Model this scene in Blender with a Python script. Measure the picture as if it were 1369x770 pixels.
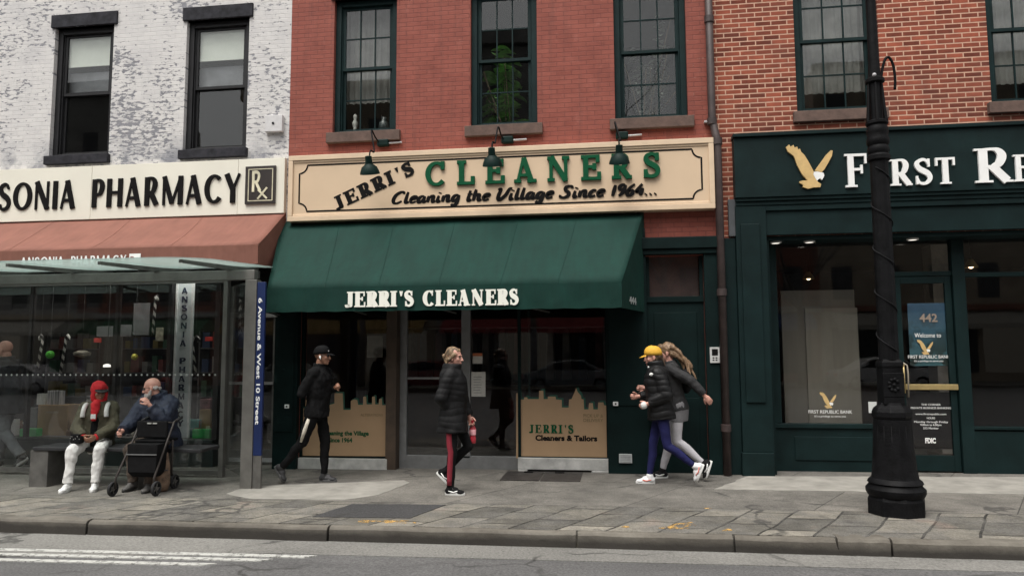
import bpy, bmesh, math, random
from mathutils import Vector, Matrix, noise
random.seed(7)
R = math.radians
for o in list(bpy.data.objects):
    bpy.data.objects.remove(o)
scene = bpy.context.scene
COL = scene.collection

# ------------------------------------------------------------------ camera
FPX, YAW, PIT, ROL = 970.4, R(-7.93), R(5.17), R(-0.265)
DIST, EYE, G = 10.067, 1.6, 0.0042
_r = Vector((math.cos(YAW), -math.sin(YAW), 0))
_f = Vector((math.sin(YAW)*math.cos(PIT), math.cos(YAW)*math.cos(PIT), math.sin(PIT)))
_u = _r.cross(_f)
_R = _r*math.cos(ROL) + _u*math.sin(ROL)
_U = -_r*math.sin(ROL) + _u*math.cos(ROL)
cam_d = bpy.data.cameras.new('camera')
cam = bpy.data.objects.new('camera', cam_d)
COL.objects.link(cam)
cam.matrix_world = Matrix(((_R.x, _U.x, -_f.x, 0), (_R.y, _U.y, -_f.y, -DIST), (_R.z, _U.z, -_f.z, EYE), (0, 0, 0, 1)))
cam_d.sensor_width = 36
cam_d.lens = FPX/1369*36
cam_d.clip_end = 2000
scene.camera = cam

# ------------------------------------------------------------------ light
SUN_EL, SUN_AZ = 66, 200          # overcast: big soft sun high behind the photographer
w = bpy.data.worlds.new('World')
scene.world = w
w.use_nodes = True
nt = w.node_tree
nt.nodes.clear()
sky = nt.nodes.new('ShaderNodeTexSky')
sky.sky_type = 'NISHITA'
sky.sun_disc = False
sky.sun_elevation = R(SUN_EL)
sky.sun_rotation = R(SUN_AZ)
sky.air_density = 1.0
sky.dust_density = 4.0
sky.ozone_density = 1.0
hsv = nt.nodes.new('ShaderNodeHueSaturation')
hsv.inputs['Saturation'].default_value = 0.05
bg = nt.nodes.new('ShaderNodeBackground')
bg.inputs[1].default_value = 0.14
wo = nt.nodes.new('ShaderNodeOutputWorld')
nt.links.new(sky.outputs[0], hsv.inputs['Color'])
nt.links.new(hsv.outputs[0], bg.inputs[0])
nt.links.new(bg.outputs[0], wo.inputs[0])
sd = bpy.data.lights.new('sun', 'SUN')
sd.energy = 1.6
sd.angle = R(42)
sd.color = (1.0, 0.94, 0.86)
sun = bpy.data.objects.new('sun', sd)
COL.objects.link(sun)
az, el = R(SUN_AZ), R(SUN_EL)
sdir = Vector((math.sin(az)*math.cos(el), math.cos(az)*math.cos(el), math.sin(el)))
sun.rotation_euler = (-sdir).to_track_quat('-Z', 'Y').to_euler()
sun.location = (0, -20, 30)
scene.view_settings.view_transform = 'Standard'
scene.view_settings.look = 'None'
scene.view_settings.exposure = 0.82
scene.view_settings.gamma = 1

# ------------------------------------------------------------------ photo measuring
def ray(px, py):
    return _R*((px-684.5)/FPX) - _U*((py-385)/FPX) + _f
def P(px, py, Y=0.0):
    """x, z of the point on the upright plane y = Y"""
    d = ray(px, py); t = (Y+DIST)/d.y
    return d.x*t, EYE+d.z*t
def X(px, py, Y=0.0): return P(px, py, Y)[0]
def Z(px, py, Y=0.0): return P(px, py, Y)[1]
def Gd(px, py, dz=0.0):
    d = ray(px, py); t = (dz-EYE)/(d.z-G*d.x)
    return d.x*t, d.y*t-DIST
def gz(x): return G*x

# ------------------------------------------------------------------ object helpers
def tag(o, label=None, cat=None, group=None, kind=None):
    if label: o['label'] = label
    if cat: o['category'] = cat
    if group: o['group'] = group
    if kind: o['kind'] = kind
    return o

def thing(name, label, cat, loc=(0, 0, 0), rz=0, group=None):
    o = bpy.data.objects.new(name, None)
    o.empty_display_size = 0.1
    COL.objects.link(o)
    o.location = loc
    o.rotation_euler = (0, 0, rz)
    tag(o, label, cat, group)
    return o

def attach(o, parent):
    """parent without moving: geometry is in world coordinates"""
    if parent is None: return
    o.parent = parent
    if parent.type == 'EMPTY' and parent.get('localparts', 0) == 0:
        o.matrix_parent_inverse = (Matrix.Translation(parent.location) @ parent.rotation_euler.to_matrix().to_4x4()).inverted()

class MB:
    def __init__(s): s.v = []; s.f = []
    def add(s, vs, fs):
        b = len(s.v); s.v += [tuple(p) for p in vs]; s.f += [[i+b for i in f] for f in fs]; return s
    def box(s, x0, x1, y0, y1, z0, z1):
        if x0 > x1: x0, x1 = x1, x0
        if y0 > y1: y0, y1 = y1, y0
        if z0 > z1: z0, z1 = z1, z0
        return s.add([(x0,y0,z0),(x1,y0,z0),(x1,y1,z0),(x0,y1,z0),(x0,y0,z1),(x1,y0,z1),(x1,y1,z1),(x0,y1,z1)],
              [(3,2,1,0),(4,5,6,7),(0,1,5,4),(1,2,6,5),(2,3,7,6),(3,0,4,7)])
    def prism(s, poly, y0, y1):
        """polygon in x,z pushed from front y0 to back y1 (y0 < y1)"""
        a = sum(poly[i][0]*poly[(i+1) % len(poly)][1]-poly[(i+1) % len(poly)][0]*poly[i][1] for i in range(len(poly)))
        if a < 0: poly = poly[::-1]
        n = len(poly)
        vs = [(x, y0, z) for x, z in poly]+[(x, y1, z) for x, z in poly]
        fs = [list(range(n)), list(range(2*n-1, n-1, -1))]
        for i in range(n):
            j = (i+1) % n; fs.append([i, i+n, j+n, j])
        return s.add(vs, fs)
    def slab(s, poly, z0, z1):
        """polygon in x,y extruded from z0 up to z1; z follows the ground"""
        a = sum(poly[i][0]*poly[(i+1) % len(poly)][1]-poly[(i+1) % len(poly)][0]*poly[i][1] for i in range(len(poly)))
        if a < 0: poly = poly[::-1]
        n = len(poly)
        vs = [(x, y, gz(x)+z1) for x, y in poly]+[(x, y, gz(x)+z0) for x, y in poly]
        fs = [list(range(n)), list(range(2*n-1, n-1, -1))]
        for i in range(n):
            j = (i+1) % n; fs.append([i, i+n, j+n, j])
        return s.add(vs, fs)
    def loft(s, rings, cap=True):
        n = len(rings[0]); vs = [p for r in rings for p in r]; fs = []
        for k in range(len(rings)-1):
            for i in range(n):
                j = (i+1) % n
                fs.append([k*n+i, k*n+j, (k+1)*n+j, (k+1)*n+i])
        if cap:
            fs.append(list(range(n-1, -1, -1))); fs.append([(len(rings)-1)*n+i for i in range(n)])
        return s.add(vs, fs)
    def tube(s, pts, rad, n=10, cap=True, close=False):
        pts = [Vector(p) for p in pts]
        if not hasattr(rad, '__len__'): rad = [rad]*len(pts)
        rings = []; up = None
        for i, p in enumerate(pts):
            if close: d = (pts[(i+1) % len(pts)]-pts[i-1])
            else: d = pts[min(i+1, len(pts)-1)]-pts[max(i-1, 0)]
            d.normalize()
            if up is None:
                up = Vector((0, 0, 1)) if abs(d.z) < .9 else Vector((1, 0, 0))
            a = d.cross(up).normalized(); up = a.cross(d).normalized()
            rings.append([p+(a*math.cos(t)+up*math.sin(t))*rad[i] for t in (2*math.pi*k/n for k in range(n))])
        if close: rings.append(rings[0]); cap = False
        return s.loft(rings, cap)
    def lathe(s, c, prof, n=24, axis='z'):
        rings = []
        for r, h in prof:
            ring = []
            for k in range(n):
                t = 2*math.pi*k/n
                a, b = r*math.cos(t), r*math.sin(t)
                q = {'z': (a, b, h), 'y': (a, h, -b), 'x': (h, a, b)}[axis]
                ring.append((c[0]+q[0], c[1]+q[1], c[2]+q[2]))
            rings.append(ring)
        return s.loft(rings)
    def ell(s, c, r, M=None, nu=14, nv=9):
        c = Vector(c); vs = []; fs = []
        for j in range(1, nv):
            ph = math.pi*j/nv
            for i in range(nu):
                th = 2*math.pi*i/nu
                q = Vector((r[0]*math.sin(ph)*math.cos(th), r[1]*math.sin(ph)*math.sin(th), r[2]*math.cos(ph)))
                vs.append(c+(M @ q if M else q))
        top = Vector((0, 0, r[2])); bot = -top
        vs.append(c+(M @ top if M else top)); vs.append(c+(M @ bot if M else bot))
        T, B = len(vs)-2, len(vs)-1
        for j in range(nv-2):
            for i in range(nu):
                k = (i+1) % nu
                fs.append([j*nu+i, (j+1)*nu+i, (j+1)*nu+k, j*nu+k])
        for i in range(nu):
            k = (i+1) % nu
            fs.append([T, i, k]); fs.append([B, (nv-2)*nu+k, (nv-2)*nu+i])
        return s.add(vs, fs)
    def cap(s, p0, p1, r0, r1, n=12):
        """rounded tapered limb"""
        p0, p1 = Vector(p0), Vector(p1); d = (p1-p0)
        if d.length < 1e-5: return s.ell(p0, (r0, r0, r0))
        d.normalize()
        pts = []; rad = []
        for t in (80, 60, 40, 20):
            pts.append(p0-d*r0*math.sin(R(t))); rad.append(r0*math.cos(R(t)))
        pts += [p0, p1]; rad += [r0, r1]
        for t in (20, 40, 60, 80):
            pts.append(p1+d*r1*math.sin(R(t))); rad.append(r1*math.cos(R(t)))
        return s.tube(pts, rad, n)
    def mesh(s, name):
        me = bpy.data.meshes.new(name)
        me.from_pydata(s.v, [], s.f); me.update()
        return me
    def build(s, name, mat=None, parent=None, smooth=False, bevel=0, fix=False):
        me = s.mesh(name)
        if fix:
            bm = bmesh.new(); bm.from_mesh(me); bmesh.ops.recalc_face_normals(bm, faces=bm.faces); bm.to_mesh(me); bm.free()
        if mat: me.materials.append(mat)
        if smooth:
            for p in me.polygons: p.use_smooth = True
        o = bpy.data.objects.new(name, me)
        COL.objects.link(o)
        attach(o, parent)
        if bevel:
            m = o.modifiers.new('bevel', 'BEVEL'); m.width = bevel; m.segments = 2; m.limit_method = 'ANGLE'
        if smooth == 'auto':
            m = o.modifiers.new('split', 'EDGE_SPLIT'); m.split_angle = R(35)
        return o

# ------------------------------------------------------------------ materials
MATS = {}
class NB:
    """tiny node builder"""
    def __init__(s, name):
        s.m = bpy.data.materials.new(name); s.m.use_nodes = True
        s.t = s.m.node_tree; s.t.nodes.clear()
        s.out = s.n('ShaderNodeOutputMaterial')
    def n(s, t, **kw):
        nd = s.t.nodes.new(t)
        for k, v in kw.items(): setattr(nd, k, v)
        return nd
    def l(s, a, b): s.t.links.new(a, b)
    def coord(s, scale=(1, 1, 1)):
        tc = s.n('ShaderNodeTexCoord'); mp = s.n('ShaderNodeMapping')
        mp.inputs['Scale'].default_value = scale
        s.l(tc.outputs['Object'], mp.inputs['Vector']); return mp.outputs[0]
    def xz(s):
        tc = s.n('ShaderNodeTexCoord'); sp = s.n('ShaderNodeSeparateXYZ'); cb = s.n('ShaderNodeCombineXYZ')
        s.l(tc.outputs['Object'], sp.inputs[0]); s.l(sp.outputs[0], cb.inputs[0]); s.l(sp.outputs[2], cb.inputs[1])
        return cb.outputs[0], sp
    def skewed(s, k):
        tc = s.n('ShaderNodeTexCoord'); sp = s.n('ShaderNodeSeparateXYZ'); cb = s.n('ShaderNodeCombineXYZ')
        s.l(tc.outputs['Object'], sp.inputs[0]); s.l(s.math('SUBTRACT', sp.outputs[0], s.math('MULTIPLY', sp.outputs[1], k)), cb.inputs[0]); s.l(sp.outputs[1], cb.inputs[1])
        return cb.outputs[0]
    def noise(s, vec, scale, detail=4, rough=.6, dist=0):
        nd = s.n('ShaderNodeTexNoise')
        nd.inputs['Scale'].default_value = scale; nd.inputs['Detail'].default_value = detail
        nd.inputs['Roughness'].default_value = rough; nd.inputs['Distortion'].default_value = dist
        if vec is not None: s.l(vec, nd.inputs['Vector'])
        return nd.outputs[0]
    def ramp(s, fac, a, b, ca=(0, 0, 0, 1), cb=(1, 1, 1, 1)):
        nd = s.n('ShaderNodeValToRGB')
        nd.color_ramp.elements[0].position = a; nd.color_ramp.elements[1].position = b
        nd.color_ramp.elements[0].color = ca; nd.color_ramp.elements[1].color = cb
        s.l(fac, nd.inputs[0]); return nd.outputs[0]
    def mix(s, fac, a, b, mode='MIX'):
        nd = s.n('ShaderNodeMix', data_type='RGBA', blend_type=mode)
        for i, v in ((0, fac), (6, a), (7, b)):
            if isinstance(v, (int, float)): nd.inputs[i].default_value = v
            elif isinstance(v, tuple): nd.inputs[i].default_value = v if len(v) == 4 else v+(1,)
            else: s.l(v, nd.inputs[i])
        return nd.outputs[2]
    def math(s, op, a, b=0.0):
        nd = s.n('ShaderNodeMath', operation=op)
        for i, v in ((0, a), (1, b)):
            if isinstance(v, (int, float)): nd.inputs[i].default_value = v
            else: s.l(v, nd.inputs[i])
        return nd.outputs[0]
    def bump(s, h, strength=.3, dist=.01):
        nd = s.n('ShaderNodeBump'); nd.inputs['Strength'].default_value = strength; nd.inputs['Distance'].default_value = dist
        s.l(h, nd.inputs['Height']); return nd.outputs[0]
    def bsdf(s, color, rough=.6, metal=0, normal=None, spec=.5):
        b = s.n('ShaderNodeBsdfPrincipled')
        if isinstance(color, tuple): b.inputs['Base Color'].default_value = color if len(color) == 4 else color+(1,)
        else: s.l(color, b.inputs['Base Color'])
        if isinstance(rough, (int, float)): b.inputs['Roughness'].default_value = rough
        else: s.l(rough, b.inputs['Roughness'])
        b.inputs['Metallic'].default_value = metal
        b.inputs['Specular IOR Level'].default_value = spec
        if normal is not None: s.l(normal, b.inputs['Normal'])
        s.l(b.outputs[0], s.out.inputs[0]); return b

def mat(name, col, rough=.6, var=.25, scale=6, metal=0, bump=0, bscale=40, spec=.5, vec=(1, 1, 1)):
    """plain surface with uneven colour and grain"""
    if name in MATS: return MATS[name]
    b = NB(name); c = b.coord(vec)
    n1 = b.noise(c, scale, 5)
    dk = tuple(x*(1-var) for x in col); lt = tuple(min(1, x*(1+var)) for x in col)
    colr = b.ramp(n1, .3, .7, dk+(1,), lt+(1,))
    nm = None
    if bump: nm = b.bump(b.noise(c, bscale, 3), bump, .01)
    b.bsdf(colr, rough, metal, nm, spec)
    MATS[name] = b.m; return b.m

def glass(name, tint=(.8, .82, .8), wavy=.02, rough=.015, ior=1.5, dirt=0.0):
    if name in MATS: return MATS[name]
    b = NB(name); c = b.coord()
    nm = b.bump(b.noise(c, 1.3, 1), wavy, .1)
    tr = b.n('ShaderNodeBsdfTransparent'); tr.inputs[0].default_value = tint+(1,)
    gl = b.n('ShaderNodeBsdfGlossy'); gl.inputs['Roughness'].default_value = rough
    b.l(nm, gl.inputs['Normal'])
    fr = b.n('ShaderNodeFresnel'); ge = b.n('ShaderNodeNewGeometry'); b.l(b.math('ADD', b.math('MULTIPLY', ge.outputs['Backfacing'], 1/ior-ior), ior), fr.inputs[0])
    b.l(nm, fr.inputs['Normal'])
    mx = b.n('ShaderNodeMixShader')
    b.l(fr.outputs[0], mx.inputs[0]); b.l(tr.outputs[0], mx.inputs[1]); b.l(gl.outputs[0], mx.inputs[2])
    last = mx.outputs[0]
    if dirt:
        df = b.n('ShaderNodeBsdfDiffuse'); df.inputs[0].default_value = (.35, .36, .36, 1)
        m2 = b.n('ShaderNodeMixShader')
        f = b.math('MULTIPLY', b.noise(c, 2.5, 6, .7), dirt)
        b.l(f, m2.inputs[0]); b.l(last, m2.inputs[1]); b.l(df.outputs[0], m2.inputs[2]); last = m2.outputs[0]
    b.l(last, b.out.inputs[0]); MATS[name] = b.m; return b.m

def brick_node(b, vec, bw=.212, rh=.0677, mort=.006, smooth=.15, off=.5):
    t = b.n('ShaderNodeTexBrick')
    t.offset = off; t.squash = 1
    t.inputs['Scale'].default_value = 1; t.inputs['Brick Width'].default_value = bw; t.inputs['Row Height'].default_value = rh
    t.inputs['Mortar Size'].default_value = mort; t.inputs['Mortar Smooth'].default_value = smooth; t.inputs['Bias'].default_value = 0
    b.l(vec, t.inputs['Vector']); return t

def m_bare_brick():
    b = NB('bare_brick'); v, sp = b.xz()
    wob = b.n('ShaderNodeMix', data_type='VECTOR'); 
    t = brick_node(b, v, mort=.0085, smooth=.2)
    t.inputs['Color1'].default_value = (.135, .046, .033, 1); t.inputs['Color2'].default_value = (.34, .118, .078, 1)
    t.inputs['Mortar'].default_value = (.56, .405, .32, 1)
    n = b.noise(v, 9, 5); c = b.mix(.55, t.outputs['Color'], b.ramp(n, .25, .75, (.12, .06, .05, 1), (.62, .36, .26, 1)), 'SOFT_LIGHT')
    n2 = b.noise(v, 1.1, 3)
    c = b.mix(b.ramp(n2, .58, .8), c, (.42, .27, .2), 'MIX') if False else b.mix(b.math('MULTIPLY', b.ramp(n2, .5, .8), .35), c, (.1, .06, .05))
    nm = b.bump(b.math('ADD', b.math('MULTIPLY', t.outputs['Fac'], -1.0), b.math('MULTIPLY', b.noise(v, 60, 3), .3)), .6, .008)
    b.bsdf(c, .9, 0, nm, .2); return b.m

def m_red_paint():
    b = NB('painted_red_brick'); v, sp = b.xz()
    t = brick_node(b, v, mort=.0065, smooth=.35)
    t.inputs['Color1'].default_value = (.262, .078, .056, 1); t.inputs['Color2'].default_value = (.232, .066, .047, 1)
    t.inputs['Mortar'].default_value = (.182, .055, .043, 1)
    n = b.noise(v, 3.0, 6, .65)
    c = b.mix(.5, t.outputs['Color'], b.ramp(n, .3, .7, (.30, .25, .25, 1), (.66, .62, .6, 1)), 'SOFT_LIGHT')
    # soot blotches and paint worn through to mortar
    st = b.n('ShaderNodeMapping'); st.inputs['Scale'].default_value = (3.2, 9, 1); b.l(v, st.inputs[0])
    w2 = b.ramp(b.noise(st.outputs[0], 1.4, 6, .7), .62, .76)
    c = b.mix(b.math('MULTIPLY', w2, .55), c, (.13, .045, .038))
    sk = b.n('ShaderNodeMapping'); sk.inputs['Scale'].default_value = (7, .45, 1); b.l(v, sk.inputs[0])
    c = b.mix(b.math('MULTIPLY', b.ramp(b.noise(sk.outputs[0], 1.5, 6, .7), .52, .72), .38), c, (.105, .040, .034))
    lt_ = b.ramp(b.noise(v, 5, 6, .75), .58, .70)
    c = b.mix(b.math('MULTIPLY', lt_, .22), c, (.42, .19, .15))
    w3 = b.math('MULTIPLY', b.ramp(b.noise(v, 14, 4, .7), .60, .7), t.outputs['Fac'])
    right = b.n('ShaderNodeMapRange'); right.inputs[1].default_value = .3; right.inputs[2].default_value = 1.3
    b.l(sp.outputs[0], right.inputs[0])
    c = b.mix(b.math('MULTIPLY', w3, b.math('ADD', b.math('MULTIPLY', right.outputs[0], .8), .12)), c, (.42, .24, .18))
    nm = b.bump(b.math('ADD', b.math('MULTIPLY', t.outputs['Fac'], -1.0), b.math('MULTIPLY', b.noise(v, 45, 3), .6)), .55, .008)
    b.bsdf(c, .75, 0, nm, .3); return b.m

def m_white_brick():
    b = NB('peeling_white_brick'); v, sp = b.xz()
    t = brick_node(b, v, mort=.005, smooth=.5)
    t.inputs['Color1'].default_value = (.61, .595, .58, 1); t.inputs['Color2'].default_value = (.575, .56, .55, 1)
    t.inputs['Mortar'].default_value = (.54, .53, .52, 1)
    c = b.mix(.3, t.outputs['Color'], b.ramp(b.noise(v, 2.0, 5), .3, .7, (.35, .35, .36, 1), (.62, .6, .58, 1)), 'SOFT_LIGHT')
    st = b.n('ShaderNodeMapping'); st.inputs['Scale'].default_value = (10, 21, 1); b.l(v, st.inputs[0])
    spots = b.noise(st.outputs[0], 1.0, 4, .62)
    big = b.noise(v, .85, 4, .6, .6)
    # flaking gathers where the big noise is high
    thr = b.math('ADD', spots, b.math('MULTIPLY', b.math('SUBTRACT', big, .47), .68))
    f1 = b.ramp(thr, .575, .63)
    c = b.mix(b.math('MULTIPLY', f1, .8), c, (.12, .125, .15))
    fine = b.ramp(b.noise(v, 38, 4, .7), .62, .72)
    c = b.mix(b.math('MULTIPLY', fine, .45), c, (.20, .20, .23))
    soft = b.ramp(b.noise(v, 1.6, 7, .72), .50, .72)
    c = b.mix(b.math('MULTIPLY', soft, .38), c, (.30, .30, .325))
    # damp band above the fascia
    zb = b.n('ShaderNodeMapRange'); zb.inputs[1].default_value = 5.05; zb.inputs[2].default_value = 4.55; b.l(sp.outputs[2], zb.inputs[0])
    c = b.mix(b.math('MULTIPLY', zb.outputs[0], b.ramp(b.noise(v, 2.2, 6, .7), .45, .62)), c, (.19, .195, .22))
    nm = b.bump(b.math('ADD', b.math('MULTIPLY', t.outputs['Fac'], -1.0), b.math('MULTIPLY', f1, -.7)), .5, .008)
    b.bsdf(c, .8, 0, nm, .3); return b.m

def m_fabric(name, col, var=.12, stripes=.1):
    b = NB(name); c = b.coord()
    n1 = b.noise(c, 2.2, 5, .6)
    colr = b.ramp(n1, .3, .7, tuple(x*(1-var) for x in col)+(1,), tuple(x*(1+var) for x in col)+(1,))
    st = b.coord((3, .6, .6)); n2 = b.noise(st, 4, 3)
    colr = b.mix(stripes, colr, b.ramp(n2, .35, .65), 'OVERLAY')
    nm = b.bump(b.noise(c, 2.6, 2), .35, .05)
    b.bsdf(colr, .8, 0, nm, .25); return b.m

def grime(b, k, c0):
    """gum spots, scuffs and hairline cracks"""
    vo = b.n('ShaderNodeTexVoronoi'); vo.inputs['Scale'].default_value = 5.5; b.l(c0, vo.inputs['Vector'])
    spot = b.ramp(vo.outputs['Distance'], .06, .10, (1, 1, 1, 1), (0, 0, 0, 1))
    pick = b.ramp(b.noise(c0, 3.1, 3), .50, .56)
    k = b.mix(b.math('MULTIPLY', b.math('MULTIPLY', spot, pick), .6), k, (.045, .043, .04))
    cr = b.n('ShaderNodeTexVoronoi', feature='DISTANCE_TO_EDGE'); cr.inputs['Scale'].default_value = .62
    nz = b.n('ShaderNodeTexNoise'); nz.inputs['Scale'].default_value = 2.4; nz.inputs['Detail'].default_value = 5; b.l(c0, nz.inputs['Vector'])
    vm = b.n('ShaderNodeMix', data_type='VECTOR'); vm.inputs[0].default_value = .35; b.l(c0, vm.inputs[4]); b.l(nz.outputs[1], vm.inputs[5]); b.l(vm.outputs[1], cr.inputs['Vector'])
    line = b.ramp(cr.outputs[0], .004, .012, (1, 1, 1, 1), (0, 0, 0, 1))
    k = b.mix(b.math('MULTIPLY', b.math('MULTIPLY', line, b.ramp(b.noise(c0, .9, 3), .47, .56)), .75), k, (.035, .034, .032))
    return k
def m_asphalt(name, base, light):
    b = NB(name); c = b.coord()
    n1 = b.noise(c, 120, 3, .7); n2 = b.noise(c, .7, 6, .65); 
    st = b.coord((.25, 2.2, 1)); n3 = b.noise(st, 1.6, 5, .6)
    k = b.mix(.5, b.ramp(n1, .3, .7, base+(1,), light+(1,)), b.ramp(n2, .3, .72, tuple(x*.75 for x in base)+(1,), light+(1,)))
    k = b.mix(b.math('MULTIPLY', b.ramp(n3, .52, .75), .45), k, tuple(x*.6 for x in base))
    k = b.mix(.5, k, b.ramp(b.noise(c, 45, 4, .75), .3, .7), 'SOFT_LIGHT')
    k = grime(b, k, c)
    b.bsdf(k, .88, 0, b.bump(n1, .5, .006), .3); return b.m

def m_sidewalk():
    b = NB('dark_concrete_flags'); tc = b.n('ShaderNodeTexCoord')
    t = b.n('ShaderNodeTexBrick'); t.offset = .5
    for k, v in (('Scale', 1), ('Brick Width', 1.9), ('Row Height', 1.45), ('Mortar Size', .007), ('Mortar Smooth', .3), ('Bias', 0)): t.inputs[k].default_value = v
    mp = b.n('ShaderNodeMapping'); mp.inputs['Location'].default_value = (.55, .75, 0)
    b.l(b.skewed(.58), mp.inputs[0]); b.l(mp.outputs[0], t.inputs['Vector'])
    t.inputs['Color1'].default_value = (.122, .117, .107, 1); t.inputs['Color2'].default_value = (.160, .152, .137, 1); t.inputs['Mortar'].default_value = (.05, .048, .045, 1)
    c0 = b.coord()
    k = b.mix(.8, t.outputs['Color'], b.ramp(b.noise(c0, 1.6, 8, .72), .28, .72, (.14, .14, .14, 1), (.80, .78, .75, 1)), 'SOFT_LIGHT')
    k = b.mix(b.math('MULTIPLY', b.ramp(b.noise(c0, 6, 6, .75), .56, .72), .5), k, (.055, .054, .052))
    k = b.mix(.45, k, b.ramp(b.noise(c0, 70, 3, .7), .3, .7), 'SOFT_LIGHT')
    k = grime(b, k, c0)
    b.bsdf(k, .85, 0, b.bump(b.math('SUBTRACT', b.noise(c0, 60, 4), t.outputs['Fac']), .5, .008), .3); return b.m

def m_pavers():
    b = NB('worn_granite_pavers'); tc = b.n('ShaderNodeTexCoord')
    wob = b.n('ShaderNodeTexNoise'); wob.inputs['Scale'].default_value = 1.6; wob.inputs['Detail'].default_value = 3
    sk_ = b.skewed(.55)
    b.l(tc.outputs['Object'], wob.inputs['Vector'])
    vm = b.n('ShaderNodeMix', data_type='VECTOR'); vm.inputs[0].default_value = .10
    b.l(sk_, vm.inputs[4]); b.l(wob.outputs[1], vm.inputs[5])
    rot = b.n('ShaderNodeMapping'); rot.inputs['Rotation'].default_value = (0, 0, R(90)); b.l(vm.outputs[1], rot.inputs[0])
    t = b.n('ShaderNodeTexBrick'); t.offset = .43; t.offset_frequency = 2
    for k, v in (('Scale', 1), ('Brick Width', .46), ('Row Height', .40), ('Mortar Size', .013), ('Mortar Smooth', .5), ('Bias', -.1)): t.inputs[k].default_value = v
    b.l(rot.outputs[0], t.inputs['Vector'])
    t.inputs['Color1'].default_value = (.088, .085, .077, 1); t.inputs['Color2'].default_value = (.225, .211, .182, 1); t.inputs['Mortar'].default_value = (.026, .025, .023, 1)
    c0 = b.coord()
    vis = b.ramp(b.noise(c0, 2.1, 5, .7), .40, .58)
    n = b.noise(c0, 2.6, 8, .75)
    k = b.mix(.8, t.outputs['Color'], b.ramp(n, .28, .72, (.13, .13, .13, 1), (.80, .78, .73, 1)), 'SOFT_LIGHT')
    k = b.mix(b.math('MULTIPLY', b.math('SUBTRACT', 1.0, vis), .7), k, b.ramp(n, .3, .7, (.088, .085, .08, 1), (.165, .158, .143, 1)))
    k = b.mix(b.math('MULTIPLY', b.ramp(b.noise(c0, 5, 6, .78), .55, .70), .55), k, (.045, .043, .041))
    k = b.mix(b.math('MULTIPLY', b.ramp(b.noise(c0, 1.3, 3), .62, .70), .35), k, (.22, .155, .13))
    k = b.mix(.45, k, b.ramp(b.noise(c0, 70, 3, .7), .3, .7), 'SOFT_LIGHT')
    k = grime(b, k, c0)
    b.bsdf(k, .85, 0, b.bump(b.math('SUBTRACT', b.math('MULTIPLY', b.noise(c0, 30, 4), .7), t.outputs['Fac']), .8, .014), .3); return b.m

def emis(name, col, s):
    if name in MATS: return MATS[name]
    b = NB(name); e = b.n('ShaderNodeEmission'); e.inputs[0].default_value = col+(1,); e.inputs[1].default_value = s
    b.l(e.outputs[0], b.out.inputs[0]); MATS[name] = b.m; return b.m

BRICK, REDP, WHITEB = m_bare_brick(), m_red_paint(), m_white_brick()
GREEN_AWN = m_fabric('green_canvas', (.0022, .0275, .0205))
RED_AWN = m_fabric('faded_red_canvas', (.195, .084, .062), .12, .06)
BANK_GREEN = mat('bank_green_paint', (.0056, .0156, .0158), .55, .3, 2.5, bump=.12, spec=.14)
SHOP_GREEN = mat('shop_green_paint', (.0032, .0112, .0108), .6, .35, 2.5, bump=.12, spec=.12)
SASH_GREEN = mat('sash_green_paint', (.0050, .0175, .0180), .55, .25, 6, spec=.15)
DARK_STONE = mat('dark_painted_stone', (.024, .024, .029), .8, .5, 9, bump=.3, spec=.2)
DARK_SASH = mat('black_sash_paint', (.012, .012, .0135), .5, .3, 8, spec=.3)
BROWNSTONE = mat('brownstone', (.105, .066, .052), .85, .25, 10, bump=.3)
CREAM = mat('cream_sign_panel', (.72, .695, .60), .5, .05, 1.2)
TAN_SIGN = mat('tan_sign_board', (.60, .45, .305), .55, .05, 1.5)
TAN_EDGE = mat('tan_sign_frame', (.62, .475, .33), .5, .08, 4)
BLACK = mat('black_paint', (.006, .0055, .0055), .7, .2, 10, spec=.1)
LETTER_GREEN = mat('green_letter_paint', (.0025, .070, .028), .6, .15, 8, spec=.12)
WHITE = mat('white_letter_paint', (.82, .82, .80), .45, .04, 4)
GOLD = mat('gold_paint', (.58, .40, .17), .45, .12, 14)
BRASS = mat('brass_plate', (.46, .35, .16), .4, .15, 10, metal=.6)
ALU = mat('dull_aluminium', (.20, .205, .205), .45, .15, 8, metal=.35)
ALU_DK = mat('weathered_aluminium', (.125, .12, .112), .5, .3, 6, metal=.3)
IRON = mat('black_cast_iron', (.0055, .0056, .0062), .55, .5, 9, bump=.35, bscale=45, spec=.1)
PIPE = mat('brown_drainpipe_paint', (.042, .028, .026), .55, .4, 6, bump=.2)
GREYBOX = mat('grey_conduit', (.06, .065, .07), .6, .2, 8)
TAN_FILM = mat('tan_window_film', (.36, .238, .135), .6, .06, 3)
GREEN_FILM = mat('green_window_film', (.010, .07, .045), .6, .1, 5)
WHITEWASH = mat('scuffed_white_marble', (.42, .42, .40), .6, .3, 5, bump=.15)
BROWN_TRIM = mat('brown_pilaster_paint', (.060, .040, .026), .55, .3, 5)
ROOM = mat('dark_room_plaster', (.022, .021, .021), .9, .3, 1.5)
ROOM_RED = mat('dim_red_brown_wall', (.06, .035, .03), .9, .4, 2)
PAPER = mat('paper_notice', (.52, .51, .47), .8, .12, 20)
SIGN_BLUE = mat('blue_sign_enamel', (.004, .015, .075), .45, .1, 4)
GLASS_OLD = glass('old_window_glass', (.94, .95, .94), .010)
GLASS_SHOP = glass('shop_window_glass', (.965, .97, .968), .008)
GLASS_SHELTER = glass('shelter_glass', (.985, .99, .987), .003, dirt=0)
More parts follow.
